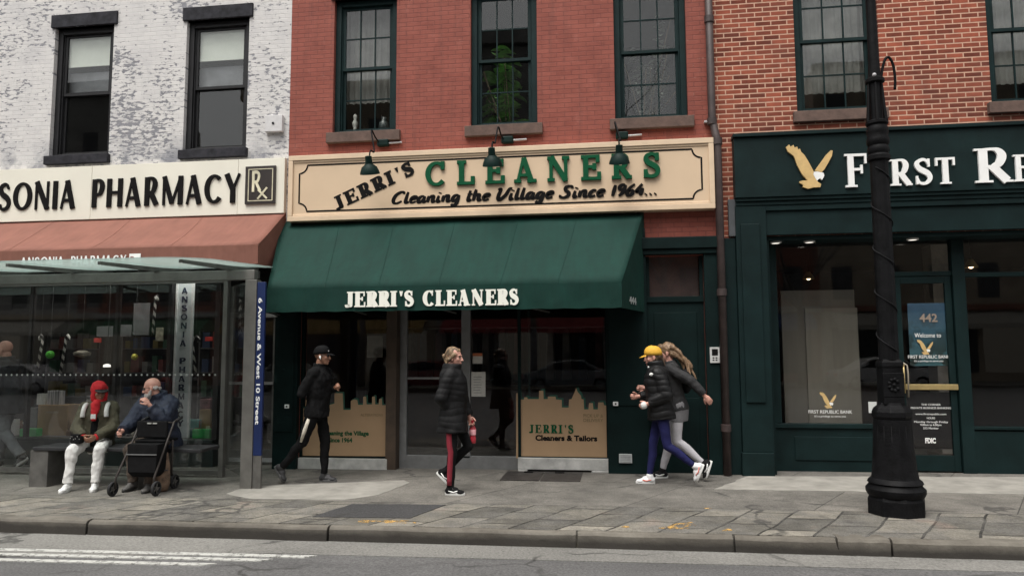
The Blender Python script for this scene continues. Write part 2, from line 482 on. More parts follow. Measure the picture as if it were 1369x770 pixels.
def m_roofglass():
    b = NB('frosted_roof_glass'); tl = b.n('ShaderNodeBsdfTranslucent'); tl.inputs[0].default_value = (.62, .72, .69, 1)
    df = b.n('ShaderNodeBsdfPrincipled'); df.inputs['Base Color'].default_value = (.42, .50, .48, 1); df.inputs['Roughness'].default_value = .25
    tr = b.n('ShaderNodeBsdfTransparent'); tr.inputs[0].default_value = (.8, .88, .86, 1)
    a = b.n('ShaderNodeMixShader'); a.inputs[0].default_value = .5; b.l(tl.outputs[0], a.inputs[1]); b.l(df.outputs[0], a.inputs[2])
    c = b.n('ShaderNodeMixShader'); c.inputs[0].default_value = .55; b.l(a.outputs[0], c.inputs[1]); b.l(tr.outputs[0], c.inputs[2])
    b.l(c.outputs[0], b.out.inputs[0]); return b.m
ROOF_GLASS = m_roofglass()
ASPHALT = m_asphalt('street_asphalt', (.075, .074, .074), (.13, .128, .126))
GUTTER = m_asphalt('gutter_concrete', (.135, .132, .122), (.21, .205, .19))
PATCH_DK = m_asphalt('dark_asphalt_patch', (.035, .035, .036), (.065, .064, .064))
FLAGS, PAVERS = m_sidewalk(), m_pavers()
NEW_CONC = mat('pale_new_concrete', (.245, .234, .208), .85, .26, 3.5, bump=.3)
def m_curb():
    b = NB('granite_kerb'); c = b.coord(); st = b.coord((.4, 1, 1))
    sp = b.n('ShaderNodeSeparateXYZ'); b.l(c, sp.inputs[0])
    k = b.mix(.5, b.ramp(b.noise(c, 4, 6, .7), .3, .7, (.060, .053, .044, 1), (.185, .17, .145, 1)), b.ramp(b.noise(st, 2, 4), .3, .7, (.075, .067, .055, 1), (.165, .152, .128, 1)))
    k = b.mix(b.math('MULTIPLY', b.ramp(b.noise(st, 5, 5, .7), .52, .68), .5), k, (.065, .055, .045))
    face_shade = b.n('ShaderNodeMapRange'); face_shade.inputs[1].default_value = -.012; face_shade.inputs[2].default_value = -.085; b.l(b.math('ADD', sp.outputs[2], b.math('MULTIPLY', b.math('SUBTRACT', b.noise(st, 3, 5, .7), .5), .10)), face_shade.inputs[0])  # shade of the kerb's front face put into its colour, darker downwards
    k = b.mix(b.math('MULTIPLY', face_shade.outputs[0], .85), k, (.020, .018, .016))
    b.bsdf(k, .85, 0, b.bump(b.noise(c, 40, 4), .5, .008), .3); return b.m
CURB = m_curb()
def m_roadpaint():
    b = NB('worn_white_road_paint'); c = b.coord((1, 1, 1))
    n = b.noise(c, 16, 5, .75)
    df = b.n('ShaderNodeBsdfPrincipled'); df.inputs['Base Color'].default_value = (.40, .40, .375, 1); df.inputs['Roughness'].default_value = .85
    tr = b.n('ShaderNodeBsdfTransparent'); mx = b.n('ShaderNodeMixShader')
    b.l(b.ramp(n, .30, .52), mx.inputs[0]); b.l(tr.outputs[0], mx.inputs[1]); b.l(df.outputs[0], mx.inputs[2]); b.l(mx.outputs[0], b.out.inputs[0]); return b.m
ROADPAINT = m_roadpaint()
def m_yellowpaint():
    b = NB('worn_orange_spray_paint'); c = b.coord((1, 1, 1)); n = b.noise(c, 9, 5, .75)
    df = b.n('ShaderNodeBsdfPrincipled'); df.inputs['Base Color'].default_value = (.50, .30, .08, 1); df.inputs['Roughness'].default_value = .85
    tr = b.n('ShaderNodeBsdfTransparent'); mx = b.n('ShaderNodeMixShader')
    b.l(b.ramp(n, .48, .6), mx.inputs[0]); b.l(tr.outputs[0], mx.inputs[1]); b.l(df.outputs[0], mx.inputs[2]); b.l(mx.outputs[0], b.out.inputs[0]); return b.m
YELLOW = m_yellowpaint()
# ------------------------------------------------------------------ lettering drawn with strokes
def arc(cx, cy, rx, ry, a0, a1, n=22):
    return [(cx+rx*math.cos(R(a0+(a1-a0)*i/n)), cy+ry*math.sin(R(a0+(a1-a0)*i/n))) for i in range(n+1)]
def spl(pts, n=6):
    out = []
    q = [pts[0]]+list(pts)+[pts[-1]]
    for i in range(1, len(q)-2):
        p0, p1, p2, p3 = q[i-1:i+3]
        for k in range(n):
            t = k/n
            out.append(tuple(.5*(2*b+(c-a)*t+(2*a-5*b+4*c-d)*t*t+(3*b-a-3*c+d)*t**3) for a, b, c, d in zip(p0, p1, p2, p3)))
    out.append(tuple(pts[-1])); return out
def round_w(pts, S, H):
    """thick where the stroke runs upright, thin where it runs flat"""
    ws = []
    for i in range(len(pts)):
        a, b = pts[max(i-1, 0)], pts[min(i+1, len(pts)-1)]
        dx, dy = b[0]-a[0], b[1]-a[1]; L = math.hypot(dx, dy) or 1
        ws.append(H+(S-H)*abs(dy/L)**1.6)
    return ws
def caps(ch, S, H, serif=True, k=.09, t=None):
    """capital of height 1: advance width and list of (points, widths)"""
    t = t or max(H*.75, .05)
    st = []
    def L(a, b, w): st.append(([a, b], [w, w]))
    def C(pts, s=S, h=H): st.append((pts, round_w(pts, s, h)))
    def V(x, w=S, b=True, u=True, y0=0, y1=1):
        L((x, y0), (x, y1), w)
        if serif:
            if b: L((x-w/2-k, t/2), (x+w/2+k, t/2), t)
            if u: L((x-w/2-k, 1-t/2), (x+w/2+k, 1-t/2), t)
    def sv(x, y0, y1): 
        if serif: st.append(([(x, y0), (x, y1)], [t*1.2, t*1.2]))
    x = S/2+(k if serif else .03)
    h = H/2
    if ch == 'A':
        wd = .62+S*.6; L((x*.6, 0), (wd/2-S*.12, 1), H); L((wd/2-S*.1, 1), (wd-S*.3, 0), S); L((wd*.24, .3), (wd*.72, .3), H)
        if serif: L((x*.6-H/2-k, t/2), (x*.6+H/2+k, t/2), t); L((wd-S*.8-k, t/2), (wd+S*.2+k, t/2), t)
        return wd+.1, st
    if ch == 'B':
        V(x); C(spl([(x, 1-h), (x+.25, 1-h), (x+.36, .77), (x+.25, .53), (x, .53)])); C(spl([(x, .53), (x+.28, .52), (x+.42, .27), (x+.28, h), (x, h)])); return x+.42+S/2, st
    if ch == 'C':
        C(arc(.38+S*.3, .5, .36, .5-h, 48, 318)); sv(.38+S*.3+.25, .66, 1); return .80+S*.35, st
    if ch in 'EF':
        V(x); wd = .42+S*.25
        L((x, 1-h), (x+wd, 1-h), H); L((x, .53), (x+wd*.72, .53), H); sv(x+wd, .70, 1); sv(x+wd*.72, .40, .66)
        if ch == 'E': L((x, h), (x+wd+.04, h), H); sv(x+wd+.05, 0, .32)
        return x+wd+.12, st
    if ch == 'H':
        V(x); V(x+.46+S*.4); L((x, .51), (x+.46+S*.4, .51), H); return 2*x+.46+S*.4, st
    if ch == 'I':
        V(x); return 2*x, st
    if ch == 'J':
        xx = .26+S*.5; L((xx, .2), (xx, 1), S)
        if serif: L((xx-S/2-k, 1-t/2), (xx+S/2+k, 1-t/2), t)
        C(spl([(xx, .22), (xx-.02, .08), (xx-.13, h), (xx-.22, .05), (xx-.24, .17)]), S, max(H, .1)); return xx+x, st
    if ch == 'L':
        V(x); wd = .42+S*.2; L((x, h), (x+wd, h), H); sv(x+wd, 0, .34); return x+wd+.1, st
    if ch == 'M':
        wd = .70+S*.5; V(x, H*1.1, True, False); V(x+wd, S, True, False); L((x, 1), (x+wd/2, .05), S*.9); L((x+wd/2, .05), (x+wd, 1), H)
        return 2*x+wd, st
    if ch == 'N':
        wd = .50+S*.4; V(x, H*1.1, True, True); V(x+wd, H*1.1, False, True); L((x, 1), (x+wd, 0.02), S); return 2*x+wd, st
    if ch == 'O':
        C(arc(.41+S*.3, .5, .38, .5-h, 0, 360, 30)); return .82+S*.6, st
    if ch in 'PR':
        V(x); C(spl([(x, 1-h), (x+.27, 1-h), (x+.39, .76), (x+.27, .48), (x, .48)]))
        if ch == 'R':
            L((x+.16, .5), (x+.46+S*.1, 0.03), S)
            if serif: L((x+.38, t/2), (x+.56+S*.2, t/2), t)
            return x+.55+S*.2, st
        return x+.39+S/2, st
    if ch == 'S':
        m = .30+S*.25
        p = spl([(m+.2, .78), (m+.13, .93-h*.5), (m, 1-h), (m-.16, .92-h*.6), (m-.22, .77), (m-.14, .62), (m, .53), (m+.17, .42), (m+.24, .26), (m+.16, .09+h*.4), (m, h), (m-.15, .07+h*.4), (m-.22, .24)])
        n = len(p); ws = []
        for i in range(n):
            u = i/(n-1); ws.append(H+(S*1.0-H)*math.exp(-((u-.5)/.26)**2))
        st.append((p, ws)); sv(m+.21, .68, .98); sv(m-.23, .02, .34); return 2*m+.02, st
    if ch == 'T':
        wd = .62+S*.5; L((.03, 1-h), (wd-.03, 1-h), H); V(wd/2, S, True, False); sv(.05, .70, 1); sv(wd-.05, .70, 1); return wd+.02, st
    if ch == 'U':
        C([(x, 1), (x, .3)]+arc(x+.24, .3, .24, .3-h, 180, 360)+[(x+.48, 1)]); return 2*x+.48, st
    if ch == 'Y':
        wd = .62+S*.5; L((.06, 1), (wd/2, .45), S); L((wd-.06, 1), (wd/2, .45), H); V(wd/2, S, True, False, 0, .5)
        if serif: L((0, 1-t/2), (.06+S/2+k, 1-t/2), t); L((wd-.06-H-k*.6, 1-t/2), (wd, 1-t/2), t)
        return wd, st
    if ch == "'":
        st.append(([(x, .66), (x, .98)], [S*.25, S*.75])); return 2*x*.8, st
    return .34, st

def script(ch, S):
    """slanted brush letters; x-height .56"""
    st = []
    def C(p, n=6): 
        p = spl(p, n); m = len(p); st.append((p, [S*(.72+.5*math.sin(math.pi*i/(m-1))**1.0) for i in range(m)]))
    X_ = .56
    if ch == 'C': C([(.60, .80), (.58, .95), (.42, .98), (.18, .75), (.08, .35), (.16, .06), (.36, .02), (.58, .2)]); return .68, st
    if ch == 'V': C([(.02, .86), (.12, .97), (.17, .85), (.12, .45), (.14, .1), (.26, .02), (.5, .4), (.6, .78), (.68, .98), (.78, .94)]); return .70, st
    if ch == 'S': C([(.60, .78), (.56, .94), (.40, .98), (.24, .86), (.28, .62), (.46, .42), (.46, .16), (.26, .02), (.06, .08), (.04, .24)]); return .68, st
    if ch == 'l': C([(.10, .98), (.08, .5), (.08, .15), (.14, .02), (.28, .12)]); return .26, st
    if ch == 'e': C([(.06, .28), (.26, .34), (.34, .48), (.24, .56), (.1, .44), (.06, .2), (.16, .02), (.38, .12)]); return .39, st
    if ch == 'a': C([(.36, .46), (.24, .56), (.1, .44), (.05, .2), (.12, .02), (.26, .12), (.36, .42)]); C([(.38, .56), (.36, .2), (.40, .03), (.52, .12)]); return .50, st
    if ch == 'c': C([(.34, .46), (.24, .56), (.1, .42), (.05, .2), (.14, .02), (.36, .12)]); return .38, st
    if ch == 'n': C([(.06, .56), (.06, 0)]); C([(.06, .3), (.2, .54), (.32, .52), (.33, .3), (.33, .08), (.40, .02), (.50, .12)]); return .50, st
    if ch == 'i': C([(.07, .56), (.06, .15), (.12, .02), (.24, .12)]); C([(.10, .74), (.11, .84)], 2); return .25, st
    if ch == 'g': C([(.36, .46), (.24, .56), (.1, .44), (.05, .2), (.12, .04), (.26, .12), (.36, .42)]); C([(.38, .56), (.37, .1), (.30, -.24), (.14, -.32), (.04, -.2)]); return .48, st
    if ch == 't': C([(.12, .90), (.10, .2), (.16, .02), (.3, .12)]); C([(0, .58), (.28, .60)], 2); return .30, st
    if ch == 'h': C([(.08, .98), (.06, 0)]); C([(.06, .3), (.2, .54), (.32, .52), (.33, .3), (.33, .08), (.40, .02), (.50, .12)]); return .50, st
    if ch == '1': C([(.14, .92), (.12, 0)]); return .26, st
    if ch == '9': C([(.36, .80), (.24, .94), (.1, .8), (.1, .6), (.22, .5), (.36, .66)]); C([(.38, .9), (.36, .5), (.28, .2), (.14, 0)]); return .44, st
    if ch == '6': C([(.36, .94), (.18, .7), (.07, .34), (.10, .08), (.24, .02), (.36, .2), (.3, .42), (.12, .36)]); return .44, st
    if ch == '4': C([(.26, .94), (.04, .36), (.04, .3), (.44, .3)], 4); C([(.34, .6), (.30, 0)]); return .46, st
    if ch == '.': C([(.06, .02), (.09, .10)], 2); return .20, st
    return .26, st

def ribbon(pts, ws):
    n = len(pts); Lf, Rt = [], []
    closed = n > 4 and math.dist(pts[0], pts[-1]) < 1e-4
    for i in range(n):
        if closed: a, b = pts[(i-1) % (n-1)], pts[(i+1) % (n-1)]
        else: a, b = pts[max(i-1, 0)], pts[min(i+1, n-1)]
        dx, dy = b[0]-a[0], b[1]-a[1]; L = math.hypot(dx, dy) or 1
        nx, ny = -dy/L, dx/L
        Lf.append((pts[i][0]+nx*ws[i]/2, pts[i][1]+ny*ws[i]/2)); Rt.append((pts[i][0]-nx*ws[i]/2, pts[i][1]-ny*ws[i]/2))
    return Lf, Rt

def write(mb, text, style, x0, x1, zb, zt, y, depth=.003, slant=0, angle=0, gap=.1, tall=None, S=.2, H=.1, serif=True, k=.09, t=None):
    """lay text between x0 and x1, baseline zb to cap line zt, standing depth proud of the plane y (towards -y).
    tall: capital scale of the first letters for small-capital setting"""
    items = []; cur = 0.0
    for i, ch in enumerate(text):
        sc = 1.0
        if tall and ch.islower(): sc = tall; ch = ch.upper()
        adv, st = script(ch, S) if style == 'script' else caps(ch, S, H, serif, k, t)
        items.append((cur, sc, st)); cur += (adv+gap)*sc
    cur -= gap
    h = zt-zb; sx = (x1-x0)/cur
    ca, sa = math.cos(R(angle)), math.sin(R(angle))
    e = 0
    for off, sc, st in items:
        for pts, ws in st:
            q = [((off+p[0]*sc+slant*p[1]*sc*h/sx)*sx, p[1]*h*sc) for p in pts]
            f = (sx+h)/2 if abs(sx/h-1) < .5 else min(sx, h)*1.1
            # stroke widths follow the letter's own stretch
            w2 = []
            for i in range(len(q)):
                a, b = q[max(i-1, 0)], q[min(i+1, len(q)-1)]
                L = math.hypot(b[0]-a[0], b[1]-a[1]) or 1
                up = abs(b[1]-a[1])/L
                w2.append(ws[i]*sc*(sx*up+h*(1-up)))
            Lf, Rt = ribbon(q, w2)
            tr = lambda p: (x0+p[0]*ca-p[1]*sa, zb+p[0]*sa+p[1]*ca)
            Lf = [tr(p) for p in Lf]; Rt = [tr(p) for p in Rt]
            yf = y-depth-e*.00025; e += 1
            n = len(Lf)
            vs = [(a, yf, b) for a, b in Lf]+[(a, yf, b) for a, b in Rt]+[(a, y, b) for a, b in Lf]+[(a, y, b) for a, b in Rt]
            fs = []
            for i in range(n-1):
                fs.append([i, n+i, n+i+1, i+1]); fs.append([2*n+i, i, i+1, 2*n+i+1][::-1]); fs.append([n+i, 3*n+i, 3*n+i+1, n+i+1])
            fs.append([0, 2*n, 3*n, n]); fs.append([n-1, 2*n-1, 4*n-1, 3*n-1])
            mb.add(vs, fs)
    return mb

def plain_text(name, s, x, z, y, size, m, parent, depth=.002, bold=0, align='CENTER', rot=0, width=None, shear=0, space=1, ry=0):
    """small plain lettering standing on the plane y, facing -y (rot turns it in the plane, ry about the upright)"""
    cu = bpy.data.curves.new(name, 'FONT')
    cu.body = s; cu.size = size; cu.extrude = depth/2; cu.offset = bold; cu.align_x = align; cu.shear = shear; cu.space_character = space
    cu.resolution_u = 3
    tmp = bpy.data.objects.new('tmp', cu); COL.objects.link(tmp)
    dg = bpy.context.evaluated_depsgraph_get()
    me = bpy.data.meshes.new_from_object(tmp.evaluated_get(dg)); me.name = name
    bpy.data.objects.remove(tmp); bpy.data.curves.remove(cu)
    xs = [v.co.x for v in me.vertices] or [0]
    sx = 1 if not width else width/max(1e-4, max(xs)-min(xs))
    M = Matrix.Translation((x, y-depth/2-.001, z)) @ Matrix.Rotation(ry, 4, 'Z') @ Matrix.Rotation(rot, 4, 'Y') @ Matrix.Rotation(R(90), 4, 'X') @ Matrix.Diagonal((sx, 1, 1, 1))
    me.transform(M)
    me.materials.clear(); me.materials.append(m)
    o = bpy.data.objects.new(name, me); COL.objects.link(o); attach(o, parent); return o

def emblem_bird(cx, cz, s, y, depth, parent, gold, white, px0=1083, pz0=223):
    """bird of prey with raised wings, traced as a flat metal emblem"""
    def T(pts): return [(cx+(p[0]-240)*s, cz-(p[1]-215)*s) for p in pts]
    body = [(85, 100), (103, 85), (110, 98), (127, 88), (131, 104), (146, 99), (150, 115), (161, 112), (166, 130), (182, 147), (201, 182), (216, 215), (230, 246), (226, 262), (240, 292), (250, 306), (266, 318), (262, 336), (226, 336), (196, 343), (166, 331), (172, 321), (150, 306), (152, 299), (168, 295), (196, 296), (166, 258), (142, 205), (126, 152), (94, 125)]
    wing = [(236, 240), (266, 200), (301, 152), (326, 128), (336, 131), (331, 160), (311, 197), (287, 236), (272, 252)]
    head = [(231, 248), (250, 247), (282, 256), (285, 272), (279, 284), (272, 296), (262, 286), (254, 290), (246, 300), (240, 290), (227, 263)]
    mb = MB(); mb.prism(T(body), y-depth, y); mb.prism(T(wing), y-depth+.001, y); o = mb.build('emblem', gold, parent)
    m2 = MB(); m2.prism(T(head), y-depth-.002, y); m2.build('emblem_head', white, o)
    return o
# ------------------------------------------------------------------ ground
CURB_Y = -3.22; ROAD_Z = -.135
tag(MB().slab([(-60, -70), (60, -70), (60, CURB_Y-.16), (-60, CURB_Y-.16)], ROAD_Z-.2, ROAD_Z).build('road', ASPHALT), kind='structure')
g = MB()
gx = [-30+i*3 for i in range(21)]
edge = [(x, CURB_Y-.55-.06*math.sin(x*1.7)-(.45 if x < -5.2 else .0)) for x in gx]
g.slab([(x, CURB_Y-.155) for x in gx]+edge[::-1], ROAD_Z, ROAD_Z+.005)
tag(g.build('gutter_strip', GUTTER), kind='structure')
tag(MB().slab([(-40, -2.25), (40, -2.25), (40, 6), (-40, 6)], -.2, 0).build('sidewalk', FLAGS), kind='structure')
tag(MB().slab([(-40, CURB_Y-.085), (40, CURB_Y-.085), (40, -2.25), (-40, -2.25)], -.2, .0085).build('paver_strip', PAVERS), kind='structure')
# granite kerb stones with open joints
joints = [-14, -12.1, -10.4, X(-60, 690, CURB_Y), Gd(124, 694)[0], Gd(445, 700)[0], Gd(772, 708)[0], Gd(978, 712)[0], Gd(1112, 715)[0], Gd(1185, 718)[0], 4.9, 6.6, 8.4, 10.2]
k = MB()
random.seed(3)
for i in range(len(joints)-1):
    a, b = joints[i]+.010, joints[i+1]-.010
    dy, dz = random.uniform(-.012, .012), random.uniform(-.006, .006)
    n = 7
    fr = []
    prof = lambda t: [(CURB_Y+.004, -.2), (CURB_Y+.004, .004), (CURB_Y-.10, .006), (CURB_Y-.135, -.002), (CURB_Y-.155, -.024), (CURB_Y-.165, -.2)]
    rings = []
    for q in range(n+1):
        x = a+(b-a)*q/n
        sk = .05 if joints[i+1] == joints[8] and q == n else 0
        jit = .006*math.sin(q*2.1+i)
        rings.append([(x+(sk if z < -.1 else 0), y+dy+(jit if y < CURB_Y-.12 else 0), gz(x)+z+(dz if z > -.1 else 0)+(jit*.4 if z > -.03 else 0)) for y, z in prof(0)])
    k.loft(rings)
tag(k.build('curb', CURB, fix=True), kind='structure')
# pale concrete patch, dark asphalt patch, cellar hatch, pale strip before the bank
def ground_patch(name, px, m, z=.004, extra=None):
    pts = [Gd(*p) for p in px]
    q_ = []; random.seed(len(name))
    for i in range(len(pts)):
        a, b = pts[i], pts[(i+1) % len(pts)]; n = max(2, int(math.dist(a, b)/.12))
        for s_ in range(n):
            j = .016 if s_ else .004
            q_.append((a[0]+(b[0]-a[0])*s_/n+random.uniform(-j, j), a[1]+(b[1]-a[1])*s_/n+random.uniform(-j, j)))
    pts = q_
    return tag(MB().slab(pts, -.05, z+(.010 if name == 'asphalt_patch' else 0)).build(name, m), kind='structure')
ground_patch('concrete_patch', [(303, 660), (330, 650), (540, 642), (548, 645), (505, 662), (460, 668), (335, 667)], NEW_CONC)
ground_patch('asphalt_patch', [(418, 692), (470, 675), (596, 676), (548, 694)], PATCH_DK)
ground_patch('pale_sidewalk_strip', [(1000, 636.5), (1700, 638.5), (1700, 666), (955, 654)], NEW_CONC)
for i, px in enumerate(([(478, 699.5), (480, 696.5), (545, 697), (560, 700.5)], [(880, 707), (905, 701), (925, 699), (930, 704), (915, 709)], [(930, 683), (945, 678), (954, 680), (948, 685)], [(824, 706), (838, 703), (842, 706)], [(965, 711), (975, 707), (979, 710)])):
    pts = [Gd(*p) for p in px]
    tag(MB().slab(pts, -.02, .0125 if i not in (2,) else .004).build('orange_paint_mark', YELLOW), kind='structure')
# crosswalk stripes at the left
for i, px in enumerate(([(-260, 727.5), (-260, 730.3), (405, 746.2), (425, 743.2)], [(-260, 734), (-260, 736.8), (345, 750.8), (365, 747.8)], [(-260, 741.2), (-260, 744), (268, 756.6), (290, 753.6)])):
    tag(MB().slab([Gd(x, y, ROAD_Z) for x, y in px], ROAD_Z-.02, ROAD_Z+.009).build('crosswalk_marking', ROADPAINT), kind='structure')

# ------------------------------------------------------------------ walls
def wall(holes, x0, x1, z0, z1, y, deep=.22):
    """front skin at y with rectangular openings and their reveals"""
    mb = MB()
    xs = sorted({x0, x1}|{h[0] for h in holes}|{h[1] for h in holes}); zs = sorted({z0, z1}|{h[2] for h in holes}|{h[3] for h in holes})
    for i in range(len(xs)-1):
        for j in range(len(zs)-1):
            cx, cz = (xs[i]+xs[i+1])/2, (zs[j]+zs[j+1])/2
            if any(h[0] < cx < h[1] and h[2] < cz < h[3] for h in holes): continue
            mb.add([(xs[i], y, zs[j]), (xs[i+1], y, zs[j]), (xs[i+1], y, zs[j+1]), (xs[i], y, zs[j+1])], [(0, 1, 2, 3)])
    for a, b, c, d in holes:
        mb.add([(a, y, c), (b, y, c), (b, y, d), (a, y, d), (a, y+deep, c), (b, y+deep, c), (b, y+deep, d), (a, y+deep, d)], [(0, 4, 5, 1), (1, 5, 6, 2), (2, 6, 7, 3), (3, 7, 4, 0)])
    # sides, top and back so that the block is solid from outside
    mb.add([(x0, y, z0), (x0, y, z1), (x0, y+9, z1), (x0, y+9, z0)], [(0, 1, 2, 3)])
    mb.add([(x1, y, z0), (x1, y, z1), (x1, y+9, z1), (x1, y+9, z0)], [(3, 2, 1, 0)])
    mb.add([(x0, y+9, z0), (x1, y+9, z0), (x1, y+9, z1), (x0, y+9, z1)], [(3, 2, 1, 0)])
    return mb
def room(x0, x1, y0, y1, z0, z1):
    """inside of a room open to the front"""
    mb = MB(); v = [(x0,y0,z0),(x1,y0,z0),(x1,y1,z0),(x0,y1,z0),(x0,y0,z1),(x1,y0,z1),(x1,y1,z1),(x0,y1,z1)]
    return mb.add(v, [(0,1,2,3),(7,6,5,4),(2,6,7,3),(1,5,6,2),(0,3,7,4)])

TOP = 9.6
# openings measured in the photo
WP = [(X(70, 120), X(149, 120), Z(108, 208), Z(112, 36)), (X(247, 120), X(331, 120), Z(288, 200), Z(294, 26))]
WC = [(X(446, 90), X(530, 90), Z(487, 178), Z(487, 178)+2.06), (X(629, 90), X(718, 90), Z(674, 168.5), Z(674, 168.5)+2.06), (X(821, 80), X(918, 80), Z(870, 157), Z(870, 157)+2.06)]
WB = [(X(1063, 80), X(1176, 80), Z(1118, 149), Z(1118, 149)+2.1), (X(1322, 80), X(1322, 80)+1.02, Z(1340, 137), Z(1340, 137)+2.1)]
# keep heads of one row level
zt = sum(h[3] for h in WC)/3; zb = sum(h[2] for h in WC)/3
WC = [(h[0], h[1], zb, zt) for h in WC]
zb2 = sum(h[2] for h in WB)/2; WB = [(h[0], h[1], zb2, zb2+2.1) for h in WB]

XL, X1, X2, XR = -12.5, -4.765, 1.44, 9.0
pharm = thing('corner_building', 'white painted brick building with peeling paint above a glass pharmacy front', 'building', ((XL+X1)/2, 0, 0))
clean = thing('row_building', 'red painted brick building with three green sash windows above the dry cleaning shop', 'building', ((X1+X2)/2, 0, 0))
bank = thing('bank_building', 'bare orange brick building with dark green painted bank shopfront', 'building', ((X2+XR)/2, 0, 0))

PH_HOLE = (XL+.3, X1-.12, gz(-9)-.1, 3.55)
CL_HOLE = (X(401, 500), X(812, 500), -.06, 3.3)
BK_HOLE = (X(985, 400)+.37, 8.6, -.02, 3.16)
wall(WP+[PH_HOLE], XL, X1, -.3, TOP, 0).build('wall', WHITEB, pharm)
CD_HOLE = (X(866, 500), X(944, 500), -.05, Z(905, 342))
wall(WC+[CL_HOLE, CD_HOLE], X1, X2, -.3, TOP+.4, 0).build('wall', REDP, clean)
wall(WB+[BK_HOLE], X2, XR, -.3, TOP+.1, 0).build('wall', BRICK, bank)
for b, x0, x1, t in ((pharm, XL, X1, TOP), (clean, X1, X2, TOP+.4), (bank, X2, XR, TOP+.1)):
    MB().box(x0, x1, -.02, 9, t-.02, t+.2).box(x0, x1, -.28, 0, t-.35, t+.18).build('roof', DARK_STONE, b)
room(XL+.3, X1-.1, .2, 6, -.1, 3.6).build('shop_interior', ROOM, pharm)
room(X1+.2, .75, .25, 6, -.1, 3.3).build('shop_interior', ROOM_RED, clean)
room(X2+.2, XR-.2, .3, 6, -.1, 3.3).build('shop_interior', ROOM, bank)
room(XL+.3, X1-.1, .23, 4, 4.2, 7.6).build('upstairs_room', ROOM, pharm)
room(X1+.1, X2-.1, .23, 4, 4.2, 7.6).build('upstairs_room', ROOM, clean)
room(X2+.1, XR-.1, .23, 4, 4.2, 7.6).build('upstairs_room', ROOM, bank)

def sash_window(parent, h, m, cols, rows, y, fw=.075, glassm=GLASS_OLD, sill=None, lintel=None, stone=BROWNSTONE):
    a, b, c, d = h
    yf = y+.07
    f = MB().box(a, a+fw, yf, yf+.11, c, d).box(b-fw, b, yf, yf+.11, c, d).box(a+fw, b-fw, yf+.002, yf+.11, d-fw, d).box(a+fw, b-fw, yf+.002, yf+.11, c, c+.055)
    # inner bead
    f.box(a+fw, a+fw+.018, yf+.03, yf+.10, c+.055, d-fw).box(b-fw-.018, b-fw, yf+.03, yf+.10, c+.055, d-fw)
    w = f.build('window', m, parent, bevel=.006)
    ia, ib, ic, id_ = a+fw+.018, b-fw-.018, c+.055, d-fw
    mid = (ic+id_)/2
    for lo, hi, yy, nm in ((mid-.02, id_, yf+.045, 'upper_sash'), (ic, mid+.02, yf+.08, 'lower_sash')):
        s = MB(); r = .04
        s.box(ia, ia+r, yy, yy+.03, lo, hi).box(ib-r, ib, yy, yy+.03, lo, hi).box(ia+r, ib-r, yy+.001, yy+.03, lo, lo+r*1.1).box(ia+r, ib-r, yy+.001, yy+.03, hi-r, hi)
        for i in range(1, cols):
            x = ia+r+(ib-ia-2*r)*i/cols; s.box(x-.009, x+.009, yy+.003, yy+.028, lo+r, hi-r)
        for j in range(1, rows):
            z = lo+r+(hi-lo-2*r)*j/rows; s.box(ia+r, ib-r, yy+.005, yy+.026, z-.009, z+.009)
        s.build(nm, m, w)
        MB().box(ia+r, ib-r, yy+.013, yy+.017, lo+r, hi-r).build('pane', glassm, w)
    if sill: MB().box(a-sill[0], b+sill[0], y-.07, y+.12, c-sill[1], c).build('sill', stone, w, bevel=.008)
    if lintel: MB().box(a-lintel[0], b+lintel[0], y-.035, y+.10, d, d+lintel[1]).build('lintel', stone, w, bevel=.008)
    return w
SHADE = mat('white_roller_shade', (.66, .68, .63), .85, .08, 3)
for h in WP:
    w_ = sash_window(pharm, h, DARK_SASH, 1, 1, 0, .085, GLASS_OLD, (.035, .14), (.06, .21), DARK_STONE)
    MB().box(h[0]+.1, h[1]-.1, .165, .172, h[3]-.56, h[3]-.1).box(h[0]+.1, h[1]-.1, .162, .175, h[3]-.59, h[3]-.56).build('roller_shade', SHADE, w_)
    MB().box(h[0]+.1, h[1]-.1, .235, .24, h[3]-.98, h[3]-.66).build('reflection_panel', mat('grey_reflection_panel', (.16, .165, .18), .8, .3, 3), w_)  # added grey panel imitating the reflection in the upper sash below the shade
for h in WC: sash_window(clean, h, SASH_GREEN, 3, 2, 0, .085, GLASS_OLD, (.075, .155), (.05, .2))
for h in WB: sash_window(bank, h, SASH_GREEN, 3, 2, 0, .085, GLASS_OLD, (.06, .15), (.06, .22))
# curtains in the bare brick building and the first red window
CURT = mat('dim_net_curtain', (.21, .21, .20), .9, .25, 4)
def curtain(h, y, z0, z1, parent, amp=.02, m=CURT):
    mb = MB(); n = 60; a, b = h[0]+.08, h[1]-.08
    vs = []; fs = []
    for i in range(n+1):
        x = a+(b-a)*i/n; yy = y+amp*math.sin(i*.9)+amp*.5*math.sin(i*2.3)
        vs += [(x, yy, z0), (x, yy, z1)]
        if i: fs.append([2*i-2, 2*i, 2*i+1, 2*i-1])
    mb.add(vs, fs).build('net_curtain', m, parent, smooth=True)
for h in WB: curtain(h, .30, h[2]+.35, h[3], bank)
curtain(WC[0], .32, WC[0][2]+.55, WC[0][3], clean)

